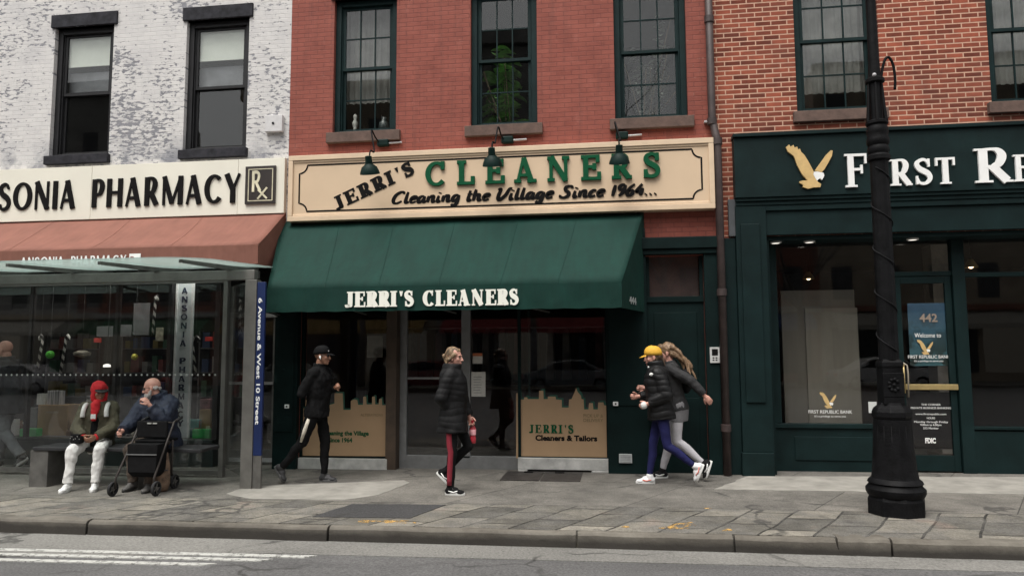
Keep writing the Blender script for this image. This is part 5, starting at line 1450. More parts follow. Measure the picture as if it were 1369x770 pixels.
# ------------------------------------------------------------------ bus shelter
sh = thing('bus_shelter', 'grey glass bus shelter with frosted roof and blue street name panel before the pharmacy', 'bus shelter', (-7, -1.6, 0))
YB = -1.6; bx1 = X(340, 366, YB); SXL = -11.5
bz1, bz0 = Z(300, 361.5, YB), Z(300, 374.5, YB)
SHEL = mat('shelter_grey_metal', (.155, .15, .138), .45, .2, 5, metal=.35)
MB().box(SXL, bx1, YB, YB+.09, bz0, bz1).build('beam', SHEL, sh, bevel=.006)
px_, py_ = Gd(332, 654)
PX0, PX1 = X(324.5, 500, YB), X(340, 500, YB)
MB().box(PX0, PX1, YB-.003, YB+.12, gz(-4.4)-.02, bz0-.002).build('post', SHEL, sh, bevel=.006)
xn0, xn1 = X(340.6, 500, YB), X(351.5, 500, YB)
nz1, nz0 = Z(347, 377, YB), Z(346, 609, YB)
MB().box(xn0, xn1, YB+.01, YB+.04, gz(-4.4)-.02, nz0-.004).build('panel_base', ALU_DK, sh, bevel=.004)
npn = MB().box(xn0, xn1, YB+.005, YB+.04, nz0, nz1).build('name_panel', SIGN_BLUE, sh, bevel=.004)
plain_text('lettering', '6 Avenue & West 10 Street', (xn0+xn1)/2-.03, (Z(347, 399, YB)+Z(346, 566, YB))/2, YB+.0045, .068, WHITE, npn, rot=R(90), width=Z(347, 397, YB)-Z(346, 566, YB), bold=.0016)
# back glass with a dotted safety band
GY = -.84; gx1 = X(297, 500, GY); gt = Z(300, 378, GY)
MB().box(SXL, gx1, GY, GY+.012, gz(-5.2)+.10, gt).build('back_glass', GLASS_SHELTER, sh)
MB().box(gx1, gx1+.06, GY-.03, GY+.05, gz(-5.2)-.02, gt+.05).build('back_post', SHEL, sh)
MB().box(SXL, gx1-.001, GY-.02, GY+.03, gt+.001, gt+.05).build('top_rail', SHEL, sh)
MB().box(SXL, gx1-.001, GY-.02, GY+.03, gz(-7)+.04, gz(-7)+.095).build('bottom_rail', ALU_DK, sh)
# end glass between back post and front post
eg = MB(); a = Vector((gx1+.065, GY+.01, 0)); b = Vector((PX0-.005, YB+.06, 0))
nrm = (b-a).cross(Vector((0, 0, 1))).normalized()*.006
eg.loft([[(a+nrm+Vector((0, 0, z_)))[:], (b+nrm+Vector((0, 0, z_)))[:], (b-nrm+Vector((0, 0, z_)))[:], (a-nrm+Vector((0, 0, z_)))[:]] for z_ in (.12, bz0-.02)])
eg.build('end_glass', GLASS_SHELTER, sh, fix=True)
dots = MB(); zdot = Z(150, 501, GY)
n = 0; x_ = SXL+.1
while x_ < gx1-.05:
    dots.lathe((x_, GY-.001, zdot), [(.014, 0), (.014, -.002), (.002, -.0022)], 8, 'y'); x_ += .083
dots.build('safety_dots', mat('pale_dot_film', (.42, .42, .40), .6), sh)
# roof: three glass panels rising slightly to the back, carried by arms
RXE = -4.55
def rz_(y): return 2.665+(2.775-2.665)*(y+2.75)/1.91
def curve_corner(x1, y0, y1, r):
    pts = []
    for i in range(7):
        t_ = R(90*i/6); pts.append((x1-r+r*math.sin(t_), y0+r-r*math.cos(t_)))
    return pts
arms_x = [X(255, 346, -2.7)-.02, X(128, 350, -2.7)-.02, X(4, 355, -2.7)-.02]
edges = [RXE]+[arms_x[1]+.0]+[arms_x[2]]+[-11.6]
arms_x[0] = RXE-.22
edges = [RXE, arms_x[1], arms_x[2], arms_x[2]*2-arms_x[1], -12.2]
for i in range(4):
    e1, e0 = edges[i]-.006, edges[i+1]+.006
    top = []
    poly = [(e0, -2.75)]+(curve_corner(e1, -2.75, -.84, .5) if i == 0 else [(e1, -2.75)])+[(e1, -.84), (e0, -.84)]
    vs = [(x_, y_, rz_(y_)+.0) for x_, y_ in poly]+[(x_, y_, rz_(y_)+.014) for x_, y_ in poly]; n = len(poly)
    fs = [list(range(n))[::-1], list(range(n, 2*n))]+[[k, (k+1) % n, (k+1) % n+n, k+n] for k in range(n)]
    MB().add(vs, fs).build('roof_panel', ROOF_GLASS, sh, fix=True)
for x_ in arms_x+[edges[3]]:
    m = MB(); pts = [(x_, -2.62, rz_(-2.62)-.03), (x_, YB+.045, rz_(YB)-.035), (x_, -.86, rz_(-.86)-.03)]
    rings = []
    for (xx_, yy_, zz_), hh_ in zip(pts, (.014, .035, .016)):
        rings.append([(xx_-.02, yy_, zz_-hh_), (xx_+.02, yy_, zz_-hh_), (xx_+.02, yy_, zz_+.022), (xx_-.02, yy_, zz_+.022)])
    m.loft(rings).box(x_-.02, x_+.02, YB+.01, YB+.08, bz1-.01, rz_(YB)-.06).build('roof_arm', ALU_DK, sh, fix=True)
    MB().box(x_-.02, x_+.02, GY-.01, GY+.03, gt+.051, rz_(GY)-.04).build('roof_strut', ALU_DK, sh)

# bench under the shelter
bn = thing('bench', 'dark slab bench with solid grey end support under the bus shelter', 'bench', (-6.1, -1.5, gz(-6)))
BY0, BY1 = -1.74, -1.30
bz = .465; bxl = X(46, 590, BY0); BW = mat('dark_bench_board', (.022, .022, .024), .5, .3, 5)
MB().box(bxl-.02, -4.98, BY0, BY1, bz-.045, bz).build('seat', BW, bn, bevel=.008)
sl0, sl1 = X(38, 620, BY0), X(62, 620, BY0)
MB().box(sl0, sl1, BY0+.02, BY1-.03, gz(-7)-.01, bz-.047).build('end_support', ALU_DK, bn, bevel=.006)
MB().box(-5.80, -5.62, BY0+.02, BY1-.03, gz(-5)-.01, bz-.047).build('end_support', ALU_DK, bn, bevel=.006)
t = thing('drink_can', 'small white drink can standing on the bench beside the person in white trousers', 'can', (X(97, 598, -1.6), -1.6, bz))
x_ = X(97, 598, -1.6)
MB().lathe((x_, -1.6, bz+.001), [(.028, 0), (.033, .01), (.033, .10), (.026, .118), (.026, .121)], 16).build('body', mat('white_can_print', (.42, .42, .42), .35, .4, 18), t, smooth='auto')
MB().lathe((x_, -1.6, bz+.122), [(.025, 0), (.025, .002), (.004, .0025)], 12).build('lid', ALU, t)

# ------------------------------------------------------------------ lamp post
LX, LY = Gd(1199, 687)
lp = thing('lamp_post', 'tall black cast iron lamp post with fluted base on the kerb before the bank', 'lamp post', (LX, LY, gz(LX)))
def lz(py): return Z(1190, py, LY)
def lr(hw): return hw*(LY+DIST)/FPX*.925
g0 = gz(LX)-.01
prof = [(36, 699), (36, 664), (34.5, 661), (34.5, 658)]
MB().lathe((LX, LY, 0), [(lr(36), g0), (lr(36), lz(666)), (lr(34), lz(661))], 8).build('plinth', IRON, lp, bevel=.008)
m = MB()
cp = [(34, 661.5), (36.5, 656), (36.5, 652), (33, 648), (32, 646), (34, 644), (32.5, 641), (29, 638), (27, 625), (25.2, 600), (23.8, 575), (23.2, 560)]
m.lathe((LX, LY, 0), [(lr(a), lz(b)) for a, b in cp], 28); m.build('base_column', IRON, lp, smooth='auto')
# flutes
m = MB()
for k in range(16):
    a = 2*math.pi*k/16
    m.tube([(LX+lr(w_)*math.cos(a), LY+lr(w_)*math.sin(a), lz(b)) for w_, b in ((26.2, 628), (24.5, 602), (23.0, 568))], [.005, .005, .004], 6)
m.build('flutes', IRON, lp, smooth=True)
def octo(profile, n=8, rot=22.5):
    mm = MB(); rings = []
    for r_, z_ in profile: rings.append([(LX+r_*math.cos(R(rot+360*k/n)), LY+r_*math.sin(R(rot+360*k/n)), z_) for k in range(n)])
    return mm.loft(rings)
octo([(lr(22.5), lz(561)), (lr(24.5), lz(556)), (lr(24.5), lz(550)), (lr(22), lz(545)), (lr(17), lz(541)), (lr(16), lz(538))]).build('ledge', IRON, lp, bevel=.004)
octo([(lr(18.5), lz(540)), (lr(18), lz(492)), (lr(19.5), lz(489)), (lr(19), lz(484)), (lr(15), lz(480))], 4, 45).build('access_box', IRON, lp, bevel=.006)
MB().box(LX-.10, LX+.10, LY-lr(13.6), LY-lr(12), lz(530), lz(498)).build('access_door', IRON, lp, bevel=.006)
m = MB()
for k in range(9):
    a = R(k*40); m.ell((LX+.045*math.cos(a)*(1 if k else 0), LY-lr(14), (lz(514))+.055*math.sin(a)), (.018, .012, .018))
m.build('rosette', IRON, lp, smooth=True)
TOPZ = 7.6
octo([(lr(12.6), lz(481)), (lr(12.2), lz(350)), (lr(11.6), lz(216))], 16, 0).build('pole', IRON, lp)
m = MB(); pr = []
for a, b in ((11.8, 216), (15, 214), (15, 209), (12.5, 206), (14, 203), (14, 198), (12.5, 195), (14.5, 192), (14.5, 186), (13, 182), (14.2, 178), (14.2, 172), (12, 168), (14.5, 166), (14.5, 163), (9, 160)): pr.append((lr(a), lz(b)))
m.lathe((LX, LY, 0), pr, 20).build('ring_collar', IRON, lp, smooth='auto')
m = MB(); m.lathe((LX, LY, 0), [(lr(8.5), lz(161)), (lr(8), lz(100)), (lr(7), lz(80)), (lr(6.3), lz(0)), (.04, TOPZ)], 14); m.build('upper_pole', IRON, lp, smooth='auto')
m = MB()
for k in range(6):
    a = R(k*60+15)
    m.tube([(LX+lr(13)*math.cos(a), LY+lr(13)*math.sin(a), lz(163)), (LX+lr(11)*math.cos(a), LY+lr(11)*math.sin(a), lz(140)), (LX+lr(9.5)*math.cos(a), LY+lr(9.5)*math.sin(a), lz(112))], [.016, .014, .01], 6)
m.lathe((LX, LY, 0), [(lr(9), lz(112)), (lr(12.5), lz(110)), (lr(12.5), lz(106)), (lr(8), lz(103))], 16)
m.build('bracket_ribs', IRON, lp, smooth='auto')
# scroll hook
m = MB(); pts = [(LX+lr(7), LY, lz(112)), (LX+lr(11), LY, lz(92)), (LX+lr(15), LY, lz(80)), (LX+lr(20), LY, lz(77)), (LX+lr(25), LY, lz(86)), (LX+lr(27), LY, lz(104)), (LX+lr(26), LY, lz(120))]
m.tube(spl(pts, 5), .014, 8).build('scroll', IRON, lp, smooth=True)
m = MB(); m.ell((LX-lr(4), LY-lr(11), lz(103)), (.02, .02, .02)).build('bolt', mat('galvanised_conduit', (.42, .42, .43), .4), lp, smooth=True)
# wire wound round the pole
m = MB(); pts = []
z0_, z1_ = lz(470), lz(225); turns = 4.2
for i in range(120):
    u = i/119; a = -2*math.pi*turns*u-1.0
    r_ = lr(13.2-.6*u)+.004*math.sin(i*.7)
    pts.append((LX+r_*math.cos(a), LY+r_*math.sin(a), z0_+(z1_-z0_)*u))
m.tube(pts, .006, 6).build('wound_cable', mat('grey_cable', (.012, .012, .013), .8, spec=.1), lp, smooth=True)
m = MB().tube([(LX+lr(13), LY-lr(8), lz(484)), (LX+lr(18), LY-lr(12), lz(488)), (LX+lr(19), LY-lr(12), lz(500)), (LX+lr(18), LY-lr(12), lz(530))], .008, 6).build('loose_cable', mat('pale_cable', (.30, .26, .2), .5), lp, smooth=True)
# crook and lantern above the frame
m = MB(); pts = [(LX, LY, TOPZ)]+[(LX, LY-.75+.75*math.cos(a), TOPZ+.3+.75*math.sin(a)) for a in (R(10*i) for i in range(0, 19))]
m.tube(pts, .035, 10).build('crook', IRON, lp, smooth=True)
MB().lathe((LX, LY-1.5, TOPZ-.2), [(.03, .5), (.07, .45), (.12, .3), (.27, .1), (.29, .02), (.27, 0), (.05, .02)], 18).build('lantern_hood', IRON, lp, smooth='auto')
MB().ell((LX, LY-1.5, TOPZ-.2), (.2, .2, .17)).build('lantern_globe', mat('opal_globe', (.6, .6, .56), .3), lp, smooth=True)
# small goods crowding the window floor and hanging cards
random.seed(23)
CLUT = [('white', (.5, .5, .48)), ('black', (.03, .03, .03)), ('grey', (.2, .2, .2)), ('brown', (.2, .12, .07)), ('cream', (.42, .38, .28)), ('dull red', (.25, .05, .045))]
CM = [mat('clutter_'+n_.replace(' ', '_'), c_, .55, .5, 22, vec=(1, 1, 2)) for n_, c_ in CLUT]
cm_ = {}
for i in range(70):
    px = random.choice([random.uniform(-30, 34), random.uniform(92, 118), random.uniform(100, 228), random.uniform(150, 228), random.uniform(258, 288)])
    y_ = random.uniform(.28, .85); x_ = X(px, 560, y_); ci = random.randrange(6); bott = random.random() < .5
    hg = random.uniform(.08, .26); wd = random.uniform(.05, .12)
    if (ci, bott) not in cm_:
        me = (MB().lathe((0, 0, 0), [(.5, 0), (.5, .6), (.22, .78), (.22, .92), (.26, .92), (.26, 1)], 12) if bott else MB().box(-.5, .5, -.35, .35, 0, 1).box(-.36, .36, -.36, -.352, .25, .8)).mesh('window_goods')
        me.materials.append(CM[ci]); cm_[(ci, bott)] = me
    nm = 'bottle' if bott else 'packet'
    o = bpy.data.objects.new('display_'+nm, cm_[(ci, bott)]); COL.objects.link(o)
    o.location = (x_, y_, pz-.004); o.scale = (wd, wd, hg); o.rotation_euler = (0, 0, random.uniform(-.4, .4))
    tag(o, 'small %s %s among the clutter on the pharmacy window floor' % (CLUT[ci][0], nm), nm, '%s %ss on the pharmacy window floor' % (CLUT[ci][0], nm))
# added glowing ceiling panels that brighten the inside of the pharmacy
for i, (x_, y_, ds) in enumerate(((-9.2, 1.6, 'added dim fluorescent ceiling panel of the pharmacy, far left'), (-7.4, 1.6, 'added dim fluorescent ceiling panel of the pharmacy, in the middle'), (-5.8, 1.6, 'added dim fluorescent ceiling panel of the pharmacy, nearest the door'))):
    t = thing('added_ceiling_light', ds, 'light', (x_, y_, 3.4))
    MB().box(x_-.6, x_+.6, y_-.15, y_+.15, 3.38, 3.45).build('housing', mat('white_light_ring', (.6, .6, .58), .5), t)
    MB().box(x_-.57, x_+.57, y_-.12, y_+.12, 3.368, 3.379).build('added_diffuser', emis('added_ceiling_glow', (1, .95, .86), .45), t)

# added strip lamps, unseen behind the header, to brighten the window goods
for x_, ds in ((-9.6, 'added strip lamp over the pharmacy window goods, far left'), (-7.9, 'added strip lamp over the pharmacy window goods, in the middle'), (-6.3, 'added strip lamp over the pharmacy window goods, above the vertical panel')):
    t = thing('display_lamp', ds, 'light', (x_, .1, 2.98))  # added lamp, only there to brighten the window goods
    MB().box(x_-.5, x_+.5, .112, .20, 3.06, 3.098).build('housing', DKF, t)
    MB().box(x_-.48, x_+.48, .115, .165, 3.05, 3.0595).build('tube', emis('display_tube', (1, .95, .88), 42.0), t)  # glow of the added strip lamp
# ------------------------------------------------------------------ people
SKIN_A = mat('light_skin', (.46, .25, .18), .55, .1, 20)
SKIN_B = mat('tan_skin', (.27, .135, .085), .5, .1, 20)
SKIN_P = mat('pink_skin', (.50, .26, .20), .5, .12, 20)
EYE_M = mat('dark_eye', (.02, .015, .012), .2)
LIP = mat('lip_skin', (.30, .10, .085), .5)
def grow(name, mb, m, parent, vox=.008, it=4, disp=None, slot=None):
    """weld overlapping volumes into one smooth skin"""
    tmp = bpy.data.objects.new('tmp', mb.mesh('tmp')); COL.objects.link(tmp)
    a = tmp.modifiers.new('r', 'REMESH'); a.mode = 'VOXEL'; a.voxel_size = vox
    b = tmp.modifiers.new('s', 'SMOOTH'); b.factor = .5; b.iterations = it
    dg = bpy.context.evaluated_depsgraph_get(); dg.update()
    me = bpy.data.meshes.new_from_object(tmp.evaluated_get(dg)); me.name = name
    old = tmp.data; bpy.data.objects.remove(tmp); bpy.data.meshes.remove(old)
    if disp:
        nr = [v.normal.copy() for v in me.vertices]
        for v, n_ in zip(me.vertices, nr): v.co = v.co+n_*disp(v.co, n_)
    me.materials.clear(); me.materials.append(m)
    for p in me.polygons: p.use_smooth = True
    o = bpy.data.objects.new(name, me); COL.objects.link(o)
    if parent: o.parent = parent
    return o
def put(name, mb, m, parent, smooth=True, bevel=0):
    o = mb.build(name, m, None, smooth=smooth, bevel=bevel, fix=True); o.parent = parent; return o
def folds(amp, fr, seed=0, vert=1.0):
    def f(co, n_):
        q = Vector((co.x*fr, co.y*fr, co.z*fr*vert))+Vector((seed, seed*2.1, 0))
        return amp*(noise.noise(q)+.5*noise.noise(q*2.3))
    return f
def quilt(amp, pitch, base):
    def f(co, n_):
        return amp*abs(math.sin(co.z/pitch*math.pi))**.6+base*noise.noise(co*11)
    return f
def sag(a): return Vector((math.sin(R(a)), 0, -math.cos(R(a))))

class Body: pass
def pose(h, lean=3, legs=((0, 0, 0), (0, 0, 0)), arms=((0, 10, 0, 0), (0, 10, 0, 0)), sh=.19, hipw=.09, spread=(0, 0), twist=0, head=(0, 0), neckfwd=.02, ground=True, hipz=None, shins=(0, 0)):
    """legs: (thigh, shin, foot) angles left then right, forward positive; arms: (upper, out, fore, in)"""
    B = Body(); k = h/1.75; B.k = k
    U = Vector((math.sin(R(lean)), 0, math.cos(R(lean)))); F = Vector((math.cos(R(lean)), 0, -math.sin(R(lean)))); Yv = Vector((0, 1, 0))
    TW = Matrix.Rotation(R(twist), 3, 'Z')
    H = Vector((0, 0, 0)); B.U, B.F = U, TW @ F
    B.legs = []
    low = 9
    for i, s in enumerate((1, -1)):
        a, b, p = legs[i]
        hip = H+Yv*s*hipw*k
        q = Matrix.Rotation(R(spread[i])*s, 3, 'Z'); q2 = Matrix.Rotation(R(shins[i])*s, 3, 'X')
        kn = hip+q @ (sag(a)*.435*k)
        if not spread[i]: kn += Yv*s*.01*k
        an = kn+q2 @ (sag(b)*.42*k)
        f = q @ Vector((math.cos(R(p)), 0, -math.sin(R(p)))); n_ = q @ Vector((math.sin(R(p)), 0, math.cos(R(p))))
        low = min(low, (an-f*.06*k-n_*.085*k).z, (an+f*.14*k-n_*.085*k).z)
        B.legs.append((hip, kn, an, f, n_))
    dz = (-low if hipz is None else hipz)
    T = Vector((0, 0, dz))
    B.H = H+T; B.legs = [(a+T, b+T, c+T, d, e) for a, b, c, d, e in B.legs]
    B.sh = sh; B.arms = []
    for i, s in enumerate((1, -1)):
        a, o, b, inn = arms[i]
        S = B.H+U*.46*k+TW @ (Yv*s*(sh-.03)*k)
        def dr(a, o): 
            v = Vector((math.sin(R(a))*math.cos(R(o)), s*math.sin(R(o)), -math.cos(R(a))*math.cos(R(o)))); return TW @ v
        E = S+dr(a, o)*.285*k; d2 = dr(b, -inn); W = E+d2*.25*k
        B.arms.append((S, E, W, d2, s))
    B.neck = B.H+U*.53*k
    B.head = B.neck+U*.135*k+B.F*neckfwd*k+Vector((0, 0, .015*k))
    B.HM = Matrix.Rotation(R(head[0]), 3, 'Z') @ Matrix.Rotation(R(head[1]), 3, 'Y')
    B.TW = TW
    return B
def ring(B, u, f, rx, ry, n=20, pw=1.0):
    c = B.H+B.U*u*B.k+B.F*f*B.k; Yv = B.TW @ Vector((0, 1, 0)); out = []
    for i in range(n):
        t = 2*math.pi*i/n; ct, st_ = math.cos(t), math.sin(t)
        out.append(c+Yv*(rx*B.k*math.copysign(abs(ct)**pw, ct))+B.F*(ry*B.k*math.copysign(abs(st_)**pw, st_)))
    return out
def hand(mb, B, W, d, s, curl=35, normal=None, sc=1.0):
    """palm, four unequal bent fingers and a thumb from the side of the palm"""
    k = B.k*sc
    inw = normal if normal is not None else Vector((0, -s, 0))
    inw = (inw-d*inw.dot(d)).normalized()           # palm faces this way
    side = d.cross(inw)*s; side.normalize()            # towards the thumb
    if side.dot(Vector((1, 0, 0))) < 0 and normal is None: side = -side
    Mx = Matrix((d, side, inw)).transposed()
    mb.ell(W+d*.045*k, (.052*k, .040*k, .017*k), Mx)
    mb.cap(W-d*.02*k, W+d*.03*k, .025*k, .024*k)
    for j, (o, L) in enumerate(((.030, .068), (.010, .078), (-.010, .072), (-.029, .056))):
        p = W+d*(.078-.004*abs(j-1))*k+side*o*k
        for q, frac in enumerate((.45, .33, .25)):
            a = R(curl*(q+.45)); dd = d*math.cos(a)+inw*math.sin(a)
            p2 = p+dd*L*frac*k*1.15; mb.cap(p, p2, (.0098-.0010*q)*k, (.0092-.0010*q)*k, 8); p = p2
    p = W+d*.025*k+side*.033*k
    for L, a in ((.035, 38), (.03, 22)):
        dd = (d*math.cos(R(a))+side*math.sin(R(a))*.8+inw*.45).normalized(); p2 = p+dd*L*k; mb.cap(p, p2, .0125*k, .0105*k, 8); p = p2
def head(mb, B, female=False):
    k = B.k; Hd = B.head; M = B.HM
    def p(x, y, z): return Hd+M @ Vector((x*k, y*k, z*k))
    def e(x, y, z, a, b, c): mb.ell(p(x, y, z), (a*k, b*k, c*k), M)
    e(-.012, 0, .030, .097, .076, .090); e(.028, 0, -.028, .064, .062, .085)
    e(.040, 0, -.083, .046, .046 if not female else .042, .034); e(.070, 0, -.098, .021, .022, .018)
    mb.cap(p(.088, 0, .006), p(.108, 0, -.034), .008*k, .0145*k, 8)
    e(.098, .010, -.038, .012, .009, .008); e(.098, -.010, -.038, .012, .009, .008)
    e(.078, 0, .022, .016, .048, .011)
    for s in (1, -1):
        e(.058, s*.036, -.028, .026, .024, .024); e(-.002, s*.077, -.012, .019, .010, .031); e(.004, s*.077, -.034, .011, .008, .012)
    e(.088, 0, -.064, .012, .024, .006); e(.086, 0, -.074, .012, .021, .007)
    mb.cap(B.neck-B.U*.05*k, p(-.022, 0, -.075), .058*k, .054*k)
def face_details(B, root, glasses=False, brow=(.05, .035, .025)):
    k = B.k; M = B.HM
    def p(x, y, z): return B.head+M @ Vector((x*k, y*k, z*k))
    for s in (1, -1):
        if not glasses:
            put('eye', MB().ell(p(.079, s*.031, -.001), (.011*k, .013*k, .0085*k), M), EYE_M, root)
        m = MB().tube([p(.086, s*.013, .019), p(.089, s*.030, .025), p(.075, s*.049, .019)], [.004*k, .005*k, .003*k], 6)
        put('eyebrow', m, mat('brow_hair', brow, .8), root)
    m = MB().tube([p(.087, -.021, -.069), p(.099, 0, -.068), p(.087, .021, -.069)], .0045*k, 6)
    put('mouth', m, LIP, root)
def skin(B, root, m, female=False, curls=(40, 40), normals=(None, None), legs=True):
    k = B.k; mb = MB()
    mb.loft([ring(B, u, f, a*.86, b*.86) for u, f, a, b in ((-.10, 0, .13, .10), (0, 0, .165, .115), (.12, .01, .145, .10), (.24, .012, .155, .105), (.38, .01, .175, .11), (.45, 0, .17, .095), (.50, -.01, .115, .075), (.54, -.01, .065, .062))])
    for i, (S, E, W, d, s) in enumerate(B.arms):
        mb.cap(S, E, .045*k, .038*k); mb.cap(E, W, .037*k, .026*k); hand(mb, B, W, d, s, curls[i], normals[i])
    for hip, kn, an, f, n_ in B.legs:
        mb.cap(hip, kn, .066*k, .042*k); mb.cap(kn, kn+(an-kn)*.35, .040*k, .040*k); mb.cap(kn+(an-kn)*.35, an, .040*k, .031*k)
        mb.ell(an+f*.05*k-n_*.05*k, (.10*k, .035*k, .03*k), Matrix((f, Vector((0, 1, 0)), n_)).transposed())
    head(mb, B, female)
    return grow('body', mb, m, root, .0058, 3)
def jacket(B, root, m, hem=-.12, t=.03, name='jacket', cuff=.92, disp=None, flare=0, collar=.58, sl=1.0, vox=.008, chest=0):
    k = B.k; mb = MB()
    tt = t
    prof = [(hem, 0, .165+flare, .125+flare), (hem*.5, 0, .168+flare*.7, .125+flare*.6), (0.0, 0, .165+flare*.3, .12), (.12, .01, .152, .108+chest*.5), (.24, .012, .165, .112+chest), (.38, .01, .182, .115+chest*.6), (.45, 0, .178, .102), (.50, -.01, .13, .085), (.535, -.008, .072, .068), (collar, .0, .066, .066)]
    mb.loft([ring(B, u, f, a*(B.sh/.19)+tt, b+tt, 24, .92) for u, f, a, b in prof])
    for S, E, W, d, s in B.arms:
        mb.ell(S-Vector((0, s*.01*k, .01)), (.075*k+tt*.6, .07*k+tt*.6, .075*k+tt*.4))
        w2 = E+(W-E)*cuff
        mb.cap(S, E, (.058+tt*.75)*k*sl, (.048+tt*.75)*k*sl)
        mb.cap(E, E+(w2-E)*.1, (.048+tt*.75)*k*sl, (.047+tt*.7)*k*sl)
        mb.tube([E, E+(w2-E)*.5, w2], [(.047+tt*.7)*k*sl, (.043+tt*.6)*k*sl, (.036+tt*.5)*k*sl], 12)
    return grow(name, mb, m, root, vox, 4, disp)
def trousers(B, root, m, r=(.086, .062, .052, .046), top=.10, name='trousers', disp=None, end=.97, calf=0):
    k = B.k; mb = MB()
    mb.loft([ring(B, u, f, a, b, 20) for u, f, a, b in ((-.13, -.005, .12, .10), (-.05, -.012, .168, .128), (.02, -.012, .166, .124), (top, 0, .145, .11))])
    for hip, kn, an, f, n_ in B.legs:
        mb.cap(hip, kn, r[0]*k, r[1]*k)
        c = kn+(an-kn)*.33-f*.012*k
        mb.cap(kn, c, r[1]*k, (r[2]+calf)*k)
        mb.tube([c, kn+(an-kn)*.7, kn+(an-kn)*end], [(r[2]+calf)*k, r[2]*.9*k, r[3]*k], 12)
    return grow(name, mb, m, root, .008, 4, disp)
def shoes(B, root, m, sole_m, accent=None, high=0, size=1.0):
    k = B.k*size
    for hip, kn, an, f, n_ in B.legs:
        Yv = n_.cross(f); M = Matrix((f, Yv, n_)).transposed()
        def p(x, y, z): return an+f*x*k+Yv*y*k+n_*z*k
        mb = MB()
        mb.ell(p(-.025, 0, -.035), (.046*k, .038*k, .042*k), M); mb.ell(p(.045, 0, -.043), (.085*k, .042*k, .035*k), M)
        mb.ell(p(.110, 0, -.052), (.060*k, .046*k, .028*k), M); mb.cap(p(-.012, 0, -.03), p(-.004, 0, .015+high), .046*k, .044*k)
        mb.ell(p(.05, 0, -.02), (.045*k, .03*k, .03*k), M)
        o = grow('shoe', mb, m, root, .006, 3)
        rings = []
        out = []
        for i in range(24):
            t = 2*math.pi*i/24; x = .052+.122*math.cos(t); wd = (.040+.010*math.cos(t))*math.sin(t); out.append((x, wd))
        so = MB().loft([[p(x*.98, y*.96, -.086) for x, y in out], [p(x, y, -.080) for x, y in out], [p(x, y, -.060) for x, y in out], [p(x*.97, y*.93, -.050) for x, y in out]])
        put('sole', so, sole_m, o)
        if accent:
            a = MB()
            for s in (1, -1): a.tube([p(-.02, s*.040, -.03), p(.04, s*.043, -.045), p(.09, s*.044, -.03)], .007*k, 6)
            for q in range(3): a.tube([p(.03+q*.022, -.026, -.012-q*.009), p(.03+q*.022, .026, -.012-q*.009)], .005*k, 6)
            put('stripe', a, accent, o)
def hp(B):
    return lambda x, y, z: B.head+B.HM @ Vector((x*B.k, y*B.k, z*B.k))
def ball_cap(B, root, m, name='cap', brim=True, tilt=0, size=1.0, lift=0):
    p = hp(B); k = B.k; mb = MB()
    rings = []
    for zz, r_ in ((.018, 1.0), (.05, 1.02), (.085, .94), (.112, .74), (.128, .45), (.134, .1)):
        rings.append([p((-.012+.105*size*r_*math.cos(t)), .084*size*r_*math.sin(t), zz*size+lift+.012*math.cos(t)*(1-zz*5)) for t in (2*math.pi*i/24 for i in range(24))])
    mb.loft(rings); o = put(name, mb, m, root)
    if brim:
        vs = []; n = 12; mb = MB()
        top = [p(.062+.03*math.cos(t)+.02, .068*math.sin(t), .030+lift) for t in (R(-80+160*i/n) for i in range(n+1))]
        outr = [p(.085+.085*math.cos(t), .072*math.sin(t), .022+lift-.014*math.cos(t)) for t in (R(-80+160*i/n) for i in range(n+1))]
        lo = [q-Vector((0, 0, .006)) for q in outr]; lt = [q-Vector((0, 0, .006)) for q in top]
        fs = []
        N = n+1
        for i in range(n):
            fs += [[i, i+1, N+i+1, N+i], [N+i, N+i+1, 2*N+i+1, 2*N+i], [2*N+i, 2*N+i+1, 3*N+i+1, 3*N+i], [3*N+i, 3*N+i+1, i+1, i]]
        mb.add(top+outr+lo+lt, fs); put('brim', mb, m, o)
    return o
def person(name_label, loc, rz, group=None):
    x, y = loc; return thing('person', name_label, 'person', (x, y, gz(x)), rz, group)
BLK = lambda n_, v=.010: mat(n_, (v*.75, v*.75, v*.8), .85, .3, 12, bump=.2, spec=.12)
WSOLE = mat('white_rubber_sole', (.62, .62, .60), .5, .08, 8)
DSOLE = mat('dark_rubber_sole', (.02, .02, .02), .6)
PI = math.pi

# ---- man in black walking to the right
YM = -1.12; xm = X(424, 560, YM)
t = person('man in black with cap and sunglasses walking right past the shelter post', (xm, YM), 0)
B = pose(1.74, lean=3, legs=((10, -1, 0), (-19, -40, 56)), arms=((-8, 8, 112, 25), (-26, 10, 128, 30)), sh=.20, twist=-6, head=(0, 2))
skin(B, t, SKIN_B, curls=(60, 62)); face_details(B, t, glasses=True)
jacket(B, t, BLK('black_tracksuit_cloth', .009), hem=-.10, t=.018, disp=folds(.016, 11, 1, .7), cuff=.98)
tr_o = trousers(B, t, BLK('black_track_trousers', .008), (.088, .066, .058, .050), disp=folds(.013, 12, 2, .6))
shoes(B, t, mat('dark_grey_shoe', (.028, .028, .03), .6), mat('grey_sole', (.09, .09, .09), .6))
ball_cap(B, t, BLK('black_cap_cloth', .008))
p = hp(B)
m = MB()
for s in (1, -1): m.ell(p(.088, s*.032, .0), (.010, .026, .017), B.HM); m.tube([p(.085, s*.055, .004), p(.04, s*.076, .004), p(.0, s*.08, .002)], .004, 6)
m.tube([p(.096, -.012, .004), p(.096, .012, .004)], .004, 6); put('sunglasses', m, mat('black_lens', (.006, .006, .007), .12), t)
